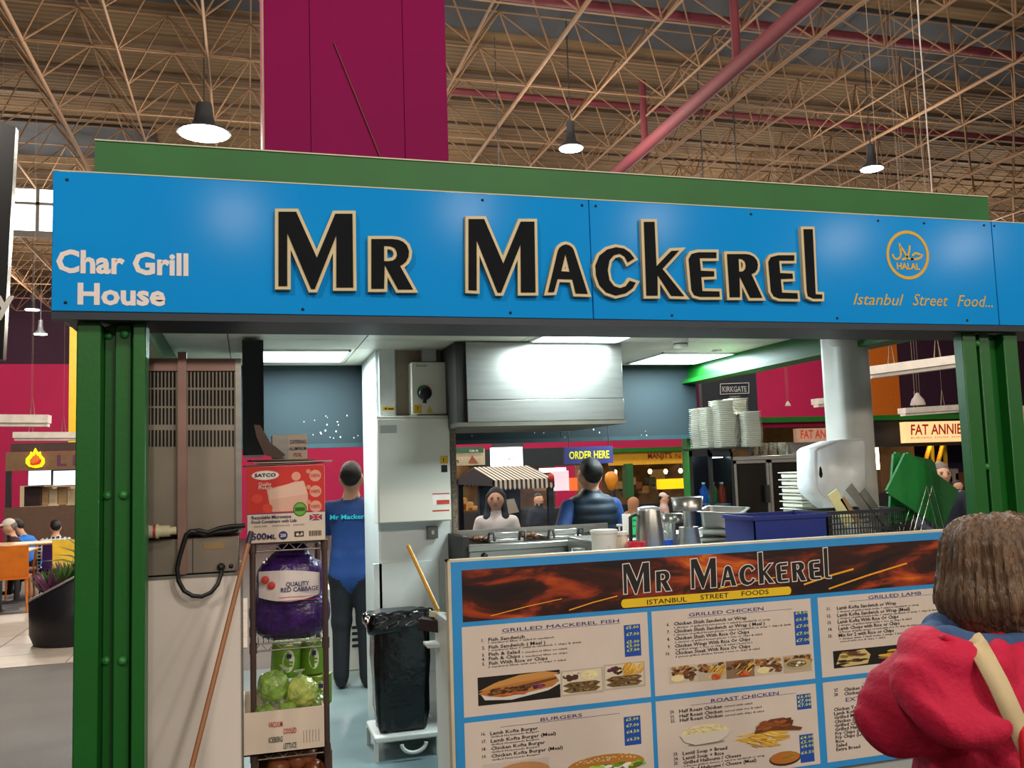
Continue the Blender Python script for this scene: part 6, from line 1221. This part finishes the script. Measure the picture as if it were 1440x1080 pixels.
# hair: bob with strands
HW = .100
def strands(g):
    a = np.arctan2(g[..., 1]-YW-.02, g[..., 0]-wx-.02); z = g[..., 2]; w = 2.2*np.sin(z*13+a*2)
    return .0022*np.sin(a*37+w)+.0018*np.sin(a*71-1.5*w+z*20)+.0014*np.sin(a*113+2*w)+.004*np.sin(a*9+z*8)
P = [seg((wx+.02, YW+.02, ztop-.11), (wx+.02, YW+.03, ztop-.108), HW-.004, HW-.004, 0)]
for i in range(15):
    a = math.radians(-210+i*240/14); rr_ = HW*.68; x = wx+.02+rr_*math.cos(a); y = YW+.02+rr_*math.sin(a); zl = ztop-.265+.025*math.sin(i*2.1); P.append(seg((x*.6+(wx+.02)*.4, y*.6+(YW+.02)*.4, ztop-.06), (x, y, ztop-.17), .055, .048, 0)); P.append(seg((x, y, ztop-.17), (wx+.02+(rr_*.92)*math.cos(a), YW+.02+(rr_*.92)*math.sin(a), zl), .048, .02, 0))
sdf_obj('hair', P, .0045, [whair], t, .03, strands)
rs = random.Random(21); hb = [B(), B()]; cxh, cyh = wx+.02, YW+.02
for k in range(260):
    a = math.radians(rs.uniform(-215, 35)); w0 = rs.uniform(-.25, .25); L = rs.uniform(.75, 1.06); ph = rs.uniform(0, 6); pts = []
    for i in range(9):
        u = i/8*L; aa = a+w0*u+.05*math.sin(6*u+ph); z = ztop-.006-.26*u**1.25; r = (HW+.004)*min(1, math.sqrt(max(0, 1-(max(0, .80-u*1.7)/.80)**2)))*(1 if u < .7 else 1-.10*(u-.7)/.3)+.003*math.sin(9*u+ph)
        pts.append((cxh+r*math.cos(aa), cyh+.005+r*math.sin(aa), z))
    hb[k % 2].path(pts, .0016, 4)
for b_, cl_ in zip(hb, ('8A6A48', '3E2C1E')): b_.build('hair_strands', G('strand_'+cl_, cl_, .45), t)['kind'] = 'stuff'
# bag strap across the back
sp = [g0(1366, 895, -.11), g0(1374, 905, -.155), g0(1388, 930, -.19), g0(1404, 960, -.205), g0(1420, 995, -.21), g0(1438, 1035, -.205), g0(1462, 1085, -.20), g0(1490, 1140, -.18)]
b = B(); vs = []
for i, p_ in enumerate(sp):
    a_ = Vector(sp[max(i-1, 0)]); c_ = Vector(sp[min(i+1, len(sp)-1)]); d_ = (Vector(sp[-1])-Vector(sp[0])).normalized(); sdv = d_.cross(Vector((-.3, -1, 0))).normalized()*.019
    for o_ in (Vector((0, 0, 0)), Vector((0, .004, 0))): vs += [Vector(p_)-sdv+o_, Vector(p_)+sdv+o_]
n = len(sp); fs_ = []
for i in range(n-1): k = 4*i; fs_ += [(k, k+4, k+5, k+1), (k+2, k+3, k+7, k+6), (k, k+2, k+6, k+4), (k+1, k+5, k+7, k+3)]
b.add(vs, fs_, True); b.build('bag_strap', strap_m, t)
q = sp[-1]; sdf_obj('shoulder_bag', [seg((wx+.33, YW-.05, .72), (wx+.33, YW+.15, .72), .11, .11, 0, (1.6, 1, 1)), seg((wx+.33, YW-.05, .6), (wx+.33, YW+.15, .6), .12, .12, 0, (1.6, 1, 1))], .012, [G('bag_red', 'A8202A', .6)], t, .03)
q = g0(1436, 1040, -.2); B().path([(q[0]+.01, q[1], q[2]+.03), (q[0], q[1]-.01, q[2]), (q[0]+.005, q[1]-.005, q[2]-.05)], .012, 8).build('toggle', G('toggle_red', 'D81A28', .6), t)
# ================================================================== the far stalls
dk = G('stall_dark', '1C1A1C', .7); warm = G('stall_warm', '8A6A44', .7, 0, .4, 3)
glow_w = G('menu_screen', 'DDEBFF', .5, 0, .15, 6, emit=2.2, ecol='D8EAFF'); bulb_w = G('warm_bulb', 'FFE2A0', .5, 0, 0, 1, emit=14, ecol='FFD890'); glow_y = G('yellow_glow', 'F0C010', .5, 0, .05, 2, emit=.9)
def stall(name, x0, x1, ytop, ybot, Y, label, fas, pad=.0):
    a = rect(x0, ytop, x1, ybot, Y); fz = floor_z(Y); t = thing(name, ((a[0]+a[1])/2, Y, fz), label, 'market stall')
    B().box(a[0], a[1], Y, Y+.15, a[2], a[3]).build('fascia', fas, t); B().box(a[0], a[1], Y+2.6, Y+2.7, fz, a[3]).build('rear_wall', warm, t)
    B().box(a[0], a[1], Y+.1, Y+.7, fz, fz+1.0).build('counter', dk, t); B().box(a[0], a[1], Y+.15, Y+2.7, a[3]-.06, a[3]).build('roof', dk, t)
    for x in (a[0], a[1]-.12): B().box(x, x+.12, Y+.02, Y+.14, fz, a[2]).build('post', dk, t)
    return t, a, fz
# left stall with the flame sign
fasc = G('brown_fascia', '6E5236', .7); t, a, fz = stall('flame_stall', 8, 190, 634, 660, 26, 'brown stall with a glowing flame sign and menu screens at far left', fasc)
panel('upper_board', 15, 622, 190, 633, 26.05, G('dark_brown', '3A2A22', .7), t, .2)
fl_o = [(50, 630), (54, 637), (57, 635), (58, 640), (62.5, 645), (63, 651), (59, 656.5), (50, 658), (41, 656), (36.5, 651), (37, 645), (42, 640), (44, 635), (46, 638)]
q = [onY(x, y, 25.98) for x, y in fl_o]; o = B().prism([(p_[0], p_[2]) for p_ in q], 25.94, 25.98).build('flame_sign', G('neon_yellow', 'FFE000', .5, 0, 0, 1, emit=2.2, ecol='FFD400'), t)
q = [onY(50+(x-50)*.62, 648+(y-648)*.62, 25.9) for x, y in fl_o]; B().prism([(p_[0], p_[2]) for p_ in q], 25.9, 25.93).build('flame_core', G('flame_orange', 'C86A10', .5, emit=.3), o)
ribbon([(42, 652), (47, 653.5), (53, 651), (58, 646)], 3.2, 25.88, G('chilli_red', 'C81A10', .5, emit=.4), o, 'chilli')
text('L E', 80, 655, 26, 15, G('plum', '5A1A44', .6), t, px1=116, bold=.04)
for x0, x1 in ((40, 71), (75, 107)): o = panel('menu_screen', x0, 662, x1, 682, 26.5, glow_w, t, .05); panel('screen_frame', x0-1, 661, x1+1, 683, 26.55, dk, o, .05)
panel('drinks_machine', 34, 684, 56, 712, 26.9, G('machine_dark', '2A0E14', .4), t, .5); panel('lit_back', 28, 682, 110, 712, 28.5, G('lit_cream', 'D8B890', .6, emit=.5), t, .05)
for k in range(4): q = onY(62+k*13, 695+3*(k % 2), 27.2); B().rbox(q[0]-.15, q[0]+.15, 27.2, 27.5, q[2]-.3, q[2]+.2, .03).build('counter_item', G('item_cream%d' % (k % 2), ['C8A070', 'E0C8A0'][k % 2], .6), t)
B().box(a[0], a[1], 25.9, 26.1, fz, onY(60, 712, 26)[2]).build('counter_front', G('counter_brown', '5A4030', .6), t)
# behind the grill: green/cream sign, dark fascia, light box, order here
t, a, fz = stall('cafe_stall', 600, 682, 632, 655, 15, 'cream fronted cafe stall with a pizza sign left of the striped cart', G('cream_board', 'B8A88C', .6)); panel('green_strip', 600, 629, 680, 637.5, 14.9, G('deep_green', '1E4A2C', .6), t)
text('n', 640.5, 651, 15, 6, blk, t, px1=645, bold=.04); q = [onY(x, y, 14.98) for x, y in ((659, 651), (672, 651), (667, 644), (664, 641))]; B().prism([(p_[0], p_[2]) for p_ in q], 14.97, 14.99).build('pizza_sign', G('pizza', '9A4A20', .6), t); text('Cafe N', 660, 635.5, 14.9, 3.2, wht, t, px1=672)
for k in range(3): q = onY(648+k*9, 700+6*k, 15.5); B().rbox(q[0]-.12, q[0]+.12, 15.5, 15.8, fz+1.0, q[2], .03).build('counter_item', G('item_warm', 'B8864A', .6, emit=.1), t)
t, a, fz = stall('sweet_stall', 683, 840, 630, 656, 16.5, 'dark fronted stall with bright shelves behind the striped cart', G('navy_fascia', '142028', .6))
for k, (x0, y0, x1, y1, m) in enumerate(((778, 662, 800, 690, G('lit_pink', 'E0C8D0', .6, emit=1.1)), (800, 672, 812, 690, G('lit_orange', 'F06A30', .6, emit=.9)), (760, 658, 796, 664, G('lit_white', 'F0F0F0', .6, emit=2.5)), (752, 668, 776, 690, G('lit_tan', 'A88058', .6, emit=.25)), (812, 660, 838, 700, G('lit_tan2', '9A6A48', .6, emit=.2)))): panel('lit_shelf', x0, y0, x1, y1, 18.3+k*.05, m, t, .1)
panel('red_post', 838, 652, 845, 690, 16.3, G('post_red', '8A1428', .6), t, .3)
t = thing('light_box', onY(714, 657, 14), 'bright white lit sign box above the striped cart', 'sign'); panel('box', 694, 629, 735, 656.5, 14, G('lit_box', 'F4FFFF', .5, 0, 0, 1, emit=2.6, ecol='E8FFFA'), t, .2); ribbon([(714, 646), (722, 641), (730, 634), (729, 641)], .9, 13.98, blk, t, 'scribble'); ribbon([(713, 648), (718, 645), (727, 643)], .9, 13.98, blk, t, 'scribble')
p0 = onY(714, 629, 14.1); B().tube(p0, (p0[0], 14.1, ZD), .008, 6).build('hanger', lamp_h, t); B().box(p0[0]-.25, p0[0]+.25, 14.02, 14.18, p0[2], p0[2]+.06).build('bracket', lamp_h, t)
t = thing('order_sign', onY(828, 652, 6.5), 'navy sign with yellow words order here above the vest man', 'sign'); panel('board', 794, 628, 862, 652, 6.5, G('order_navy', '2A2E6A', .5), t, .03); text('ORDER HERE', 800.5, 645.5, 6.5, 11, G('order_yellow', 'F4E000', .5), t, px1=857, bold=.02)
for px in (800, 856): p0 = onY(px, 629, 6.51); B().tube(p0, (p0[0], 6.51, CZ), .004, 5).build('chain', lamp_h, t)
# yellow stall
yf = G('mustard_fascia', 'D09A1E', .6, 0, .08); t, a, fz = stall('mustard_stall', 858, 1030, 634, 652, 22, 'mustard yellow stall reading Manjit\'s behind the kettle', yf); panel('green_top', 850, 628.5, 1030, 634.5, 21.9, green, t, .4)
text("MANJIT'S", 911, 645, 22, 8, G('maroon_ink', '7A2A1E', .6), t, px1=945, bold=.03); text('N', 950, 645, 22, 8, G('maroon_ink', '7A2A1E'), t, px1=957)
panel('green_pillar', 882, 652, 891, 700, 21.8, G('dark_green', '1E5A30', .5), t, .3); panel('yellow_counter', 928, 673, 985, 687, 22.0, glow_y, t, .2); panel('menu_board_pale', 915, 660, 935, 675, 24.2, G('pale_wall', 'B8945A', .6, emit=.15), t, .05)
for px, py in ((865, 664), (879, 664), (914, 663), (936, 663), (957, 662)): q = onY(px, py, 22.6); o = B().ell(q, .055, .055, .065, 10, 8).build('bulb', bulb_w, t); B().tube((q[0], q[1], q[2]+.06), (q[0], q[1], a[3]), .008, 4).build('bulb_cable', lamp_h, o)
for k in range(10):
    q = onY(862+k*9.3, 676+(k % 3)*6, 23.5); B().rbox(q[0]-.1, q[0]+.1, 23.5, 23.8, q[2]-.12, q[2]+.1, .02).build('shelf_item', G('itm%d' % (k % 4), ['7A4A30', 'A8885A', '4A5A50', 'B0A8A0'][k % 4], .6), t)
q = onY(860, 680, 12.5); t = thing('balloon_sign', q, 'round orange sign on a striped stand behind the vest man', 'sign'); B().lathe([(.001, -.17), (.05, -.13), (.1, -.0), (.09, .08), (.05, .12), (.001, .13)], (q[0], q[1], q[2]+.05), 16).build('disc', G('orange_disc', 'E09020', .5), t); B().tube((q[0], q[1], 0), (q[0], q[1], q[2]-.1), .02, 8).build('stem', lamp_h, t)
# striped cart
stripe_w = G('stripe_cream', 'CFC6B4', .8); stripe_d = G('stripe_dark', '2E2A2C', .8); cart_d = G('cart_navy', '101C28', .6)
rL = onY(666, 657, 10); eL = onY(698, 675.5, 9.1); wR = onY(743, 654, 10)[0]; rz = rL[2]; ez = eL[2]; x0 = rL[0]; x1 = wR
t = thing('striped_cart', ((x0+x1)/2, 10, 0), 'small market cart with a striped gabled awning', 'cart'); N = 26
for i in range(N):
    xa, xb = x0+(x1-x0)*i/N, x0+(x1-x0)*(i+1)/N; m = stripe_w if i % 2 == 0 else stripe_d
    b = B().add([(xa, 9.1, ez), (xb, 9.1, ez), (xb, 10, rz), (xa, 10, rz), (xa, 10.9, ez), (xb, 10.9, ez)], [(0, 1, 2, 3), (3, 2, 5, 4)]).add([(xa, 9.1, ez-.012), (xb, 9.1, ez-.012), (xb, 10, rz-.012), (xa, 10, rz-.012), (xa, 10.9, ez-.012), (xb, 10.9, ez-.012)], [(3, 2, 1, 0), (4, 5, 2, 3)])
    zb_ = ez-.085; b.add([(xa, 9.095, ez), (xb, 9.095, ez), (xb, 9.09, zb_), ((xa+xb)/2, 9.09, zb_-.02), (xa, 9.09, zb_)], [(0, 4, 3, 2, 1)]); b.add([(xa, 10.905, ez), (xb, 10.905, ez), (xb, 10.91, zb_), (xa, 10.91, zb_)], [(0, 1, 2, 3)]); b.build('awning_stripe', m, t)
B().add([(x0, 9.1, ez), (x0, 10, rz-.012), (x0, 10.9, ez), (x0, 10.9, ez-.06), (x0, 9.1, ez-.06)], [(0, 1, 2, 3, 4)]).build('gable_cloth', cart_d, t)
for x in (x0+.03, x1-.03):
    for y in (9.16, 10.84): B().box(x-.03, x+.03, y-.03, y+.03, 0, ez).build('post', cart_d, t)
B().box(x0, x1, 9.3, 10.7, .35, .85).build('tray_body', cart_d, t); B().box(x0+.08, x1-.08, 10.1, 10.14, .86, ez).build('back_cloth', G('cart_cloth', '162430', .8), t)
q = [onY(x, y, 9.0) for x, y in ((710, 703), (723, 701), (730, 720), (714, 723))]; B().prism([(p_[0], p_[2]) for p_ in q], 9.0, 9.006).build('price_card', G('card_paper', 'A89C90', .7), t)
q = onY(775, 672, 9.1); B().ell(q, .035, .035, .05, 10, 8).build('red_finial', redp, t)
# burger stall at the right with two signs
t, a, fz = stall('burger_stall', 1055, 1520, 583, 590, 15.5, 'stall with green edge and lit orange sign right of the white pillar', green)
panel('dark_band', 1225, 590, 1520, 625, 15.6, G('band_black', '161214', .6), t, .2); panel('red_band', 1060, 590, 1225, 600, 15.7, mag_m, t, .2)
fo = G('sign_orange_lit', 'F0C088', .5, 0, .06, 2, emit=.9); o = panel('lit_sign', 1273, 592, 1405, 621, 15.3, fo, t, .15)
fr_ = G('sign_red', 'C83A18', .5); text("FAT ANNIE'S", 1281, 611.5, 15.3, 15, fr_, o, px1=1362, bold=.02, shear=.08); text('BURGERS  DOGS  SHAKES', 1281, 617, 15.3, 2.4, fr_, o, px1=1362)
o = panel('plain_sign', 1121, 602, 1190, 630, 15.2, G('sign_pinkish', 'C8A08C', .5), t, .12); text("FAT ANNIE'S", 1126, 616.5, 15.2, 12, fr_, o, px1=1184, bold=.02, shear=.08)
panel('partition', 1240, 625, 1290, 760, 16.5, G('stall_brown', '6A4E34', .6), t, .1); panel('lit_edge', 1233, 622, 1236, 660, 15.9, bulb_w, t, .05); panel('strip_light', 1298, 621.5, 1330, 624, 16, bulb_w, t, .1)
yl = G('yellow_frame', 'E0B020', .5)
for x in (1300, 1318): p0 = onY(x+8, 624, 16.2); p1 = onY(x, 655, 16.2); B().tube(p0, p1, .05, 6).build('yellow_strut', yl, t); p0 = onY(x+10, 624, 16.4); p1 = onY(x+12, 655, 16.4); B().tube(p0, p1, .05, 6).build('yellow_strut', yl, t)
panel('purple_back', 1290, 622, 1400, 760, 17.8, G('purple_wall', '2E1E48', .7), t, .1)
for k in range(5): q = onY(1318+k*8, 668+5*(k % 3), 17); B().rbox(q[0]-.14, q[0]+.14, 17, 17.3, q[2]-.2, q[2]+.15, .03).build('shelf_item', G('itm%d' % (k % 4), '7A4A30'), t)
# kirkgate board, right arch wall
t = thing('market_sign', onY(1032, 560, 14.6), 'dark hanging board reading Kirkgate Market', 'sign'); panel('board', 988, 520, 1066, 632, 14.6, G('board_slate', '141C26', .6), t, .1); 
rr4 = [onY(x, y, 14.59) for x, y in ((1013, 540), (1053, 538.5), (1053, 553), (1013, 554.5))]
sl = G('slate_white', 'A8A8A8', .6); b = B()
for i in range(4): b.tube(rr4[i], rr4[(i+1) % 4], .008, 5)
b.build('border', sl, t); text('KIRKGATE', 1016, 551, 14.6, 8, sl, t, px1=1050, bold=.01); text('MARKET', 1026, 559.5, 14.6, 3, sl, t, px1=1041)
B().tube(onY(1003, 520, 14.65), (onY(1003, 520, 14.65)[0], 14.65, ZD), .012, 5).tube(onY(1052, 520, 14.65), (onY(1052, 520, 14.65)[0], 14.65, ZD), .012, 5).build('hanger', lamp_h, t)
t = thing('arched_screen', onY(1436, 760, 9), 'pale screen with a dark arch right of the right post', 'screen'); panel('board', 1420, 570, 1500, 760, 9, G('arch_pale', 'A89088', .7), t, .1); q = onY(1442, 680, 8.99); B().prism([(q[0]+.1*math.cos(a_), q[2]+.66*math.sin(a_)) for a_ in [2*math.pi*i/24 for i in range(24)]], 8.98, 8.99).build('arch', G('arch_dark', '1A1622', .7), t)
# tables, chairs, planter at the left
org = G('orange_plastic', 'D0700E', .45); ylw = G('yellow_plastic', 'D8B01A', .45); ppl = G('purple_plastic', '4A2070', .5); wood_t = G('table_wood', 'B08A5A', .5)
def chair(x, y, yaw, m, label):
    fz = floor_z(y)+.008; t = thing('cafe_chair', (x, y, fz), label, 'chair', 'cafe chairs'); M = Rz(yaw); c = Vector((x, y, fz)); L = lambda p: c+M@Vector(p)
    def part(bb, name):
        return bb.build(name, m, t)
    part(B().obox(L((0, 0, .45)), .42, .42, .025, M), 'seat'); part(B().obox(L((0, .2, .66)), .42, .022, .42, M@Rx(-.12)), 'backrest')
    for sx in (-.18, .18):
        for sy in (-.18, .18): part(B().tube(L((sx, sy, .44)), L((sx*1.1, sy*1.1, 0)), .018, 6, .013), 'leg')
q = onZ(16, 862, 0); chair(q[0], q[1], .1+math.pi, org, 'orange plastic cafe chair nearest, at the left edge'); q = onZ(98, 838, 0); chair(q[0], q[1], .3, ylw, 'yellow plastic cafe chair behind the planter'); q = onZ(44, 815, 0); chair(q[0], q[1], .2, ppl, 'purple plastic cafe chair between the two tables'); q = onZ(58, 810, 0); chair(onY(30, 722, 15.9)[0], 15.9, -1.35, org, 'orange plastic cafe chair under the man in the white cap'); q = onZ(84, 812, 0); chair(onY(79, 730, 15.9)[0], 15.9, math.pi+.3, ppl, 'purple plastic cafe chair under the person in the checked shirt')
def table(px0, px1, py, Y, label):
    a = onY(px0, py, Y); c = onY(px1, py, Y); t = thing('cafe_table', ((a[0]+c[0])/2, Y+.3, floor_z(Y+.3)+.008), label, 'table', 'cafe tables'); z = onY((px0+px1)/2, py, Y)[2]; B().rbox(a[0], c[0], Y, Y+.65, z-.03, z, .01, 1).build('tabletop', wood_t, t); m_ = (a[0]+c[0])/2
    B().tube((m_, Y+.32, floor_z(Y+.32)+.02), (m_, Y+.32, z-.03), .04, 10).build('pedestal', lamp_h, t); B().lathe([(.25, 0), (.24, .02), (.05, .03)], (m_, Y+.32, floor_z(Y+.32)+.008), 16).build('base', lamp_h, t)
table(-60, 92, 766, 14.9, 'long wooden cafe table before the seated diners'); table(-60, 40, 777, 13.5, 'wooden cafe table at the left edge, nearer')
# planter
q = onZ(80, 914, 0); cx_, cy_ = q[0]+.09, q[1]+.42; t = thing('planter', (cx_, cy_, 0.008), 'large round black planter with a slanted rim', 'planter'); R0 = .42; n = 32; plb = G('planter_black', '17171C', .4, 0, .1)
b = B(); vs = []
for (r, z) in ((.38, .0), (.40, .05), (.42, .10), (.43, 1)): 
    for i in range(n): tt = 2*math.pi*i/n; x = r*math.cos(tt); y = r*math.sin(tt); zz = z if z < 1 else .66+.22*x/.43; vs.append((cx_+x, cy_+y, .008+zz))
for i in range(n): tt = 2*math.pi*i/n; x = .39*math.cos(tt); y = .39*math.sin(tt); vs.append((cx_+x, cy_+y, .008+.65+.22*x/.43))
b.add(vs, [(j*n+i, j*n+(i+1) % n, (j+1)*n+(i+1) % n, (j+1)*n+i) for j in range(4) for i in range(n)], True); b.add(vs, [tuple(range(n-1, -1, -1))]); b.build('pot', plb, t)
b = B(); b.add([(cx_+.4*math.cos(2*math.pi*i/n), cy_+.4*math.sin(2*math.pi*i/n), .62+.22*math.cos(2*math.pi*i/n)) for i in range(n)], [tuple(range(n))]); b.build('soil', G('soil', '2A2018', .9), t)
b = B().path([(cx_+.428*math.cos(2*math.pi*i/n), cy_+.428*math.sin(2*math.pi*i/n), .668+.22*math.cos(2*math.pi*i/n)) for i in range(n)], .012, 6, True); b.build('rim', G('planter_rim', '8A8684', .4), t)
rr = random.Random(11); lm = [G('leaf_green', '4A6A30', .5), G('heather_purple', '6A3A5A', .6), G('leaf_pale', '8AA070', .5)]
for pnum in range(9):
    a_ = rr.uniform(0, 6.28); r = .3*math.sqrt(rr.random()); px_, py_ = cx_+r*math.cos(a_), cy_+r*math.sin(a_); z0_ = .63+.22*r*math.cos(a_)/.4; kind = pnum % 2
    tp = thing('bedding_plant', (px_, py_, z0_), ['small purple heather plant in the black planter', 'small green leafy plant in the black planter'][1-kind] if True else '', 'plant', 'plants in the black planter'); b = B()
    for k in range(40):
        d = Vector((rr.uniform(-1, 1), rr.uniform(-1, 1), rr.uniform(.5, 1.6))).normalized(); p0 = Vector((px_, py_, z0_)); p1 = p0+d*rr.uniform(.12, .3); sd = d.orthogonal().normalized()*.018; mid = (p0+p1)/2; b.add([p0, mid+sd, p1, mid-sd], [(0, 1, 2, 3)])
    b.build('foliage', lm[1] if kind else lm[0], tp)
tp = thing('spiky_plant', (cx_+.2, cy_, .74), 'spiky grassy plant with long pale leaves in the planter', 'plant')
for k in range(12):
    a_ = -1.3+2.6*k/11+rr.uniform(-.1, .1); L = rr.uniform(.45, .7); d = Vector((math.sin(a_), rr.uniform(-.4, .4), math.cos(a_))).normalized(); p0 = Vector((cx_+.2, cy_, .73)); p1 = p0+d*L*.6; p2 = p0+d*L-Vector((0, 0, .08)); sd = Vector((math.cos(a_), 0, -math.sin(a_)))*.012
    B().add([p0-sd, p0+sd, p1+sd*.8, p1-sd*.8, p2], [(0, 1, 2, 3), (3, 2, 4)]).build('leaf', lm[2], tp)
tp = thing('yellow_flower', (cx_+.33, cy_-.1, .8), 'pale yellow flower cluster at the planter rim', 'flower')
for k in range(7): B().ell((cx_+.33+rr.uniform(-.05, .05), cy_-.1+rr.uniform(-.05, .05), .9+rr.uniform(-.04, .05)), .03, .03, .02, 8, 5).build('bloom', G('bloom_yellow', 'D8C860', .6), tp)
B().tube((cx_+.33, cy_-.1, .78), (cx_+.33, cy_-.1, .9), .012, 6).build('stem', lm[0], tp)
# smoke above the grill
sm = bpy.data.materials.new('grill_smoke'); sm.use_nodes = True; nt = sm.node_tree; nt.nodes.remove(nt.nodes['Principled BSDF']); vsn = nt.nodes.new('ShaderNodeVolumeScatter'); vsn.inputs['Color'].default_value = (.5, .72, 1, 1)
nz = nt.nodes.new('ShaderNodeTexNoise'); nz.inputs['Scale'].default_value = 3.2; nz.inputs['Detail'].default_value = 3; mr = nt.nodes.new('ShaderNodeMapRange'); mr.inputs['From Min'].default_value = .45; mr.inputs['From Max'].default_value = .75; mr.inputs['To Max'].default_value = .55
nt.links.new(nz.outputs[0], mr.inputs[0]); nt.links.new(mr.outputs[0], vsn.inputs['Density']); nt.links.new(vsn.outputs[0], nt.nodes['Material Output'].inputs['Volume'])
q0 = onY(665, 735, 6.1); q1 = onY(790, 690, 6.1); c = ((q0[0]+q1[0])/2, 6.15, (q0[2]+q1[2])/2+.02)
o = B().ell(c, (q1[0]-q0[0])/2, .28, .17, 16, 10).build('grill_smoke', sm, None, c); tag(o, 'thin bluish smoke drifting above the char grill', 'smoke'); o['kind'] = 'stuff'
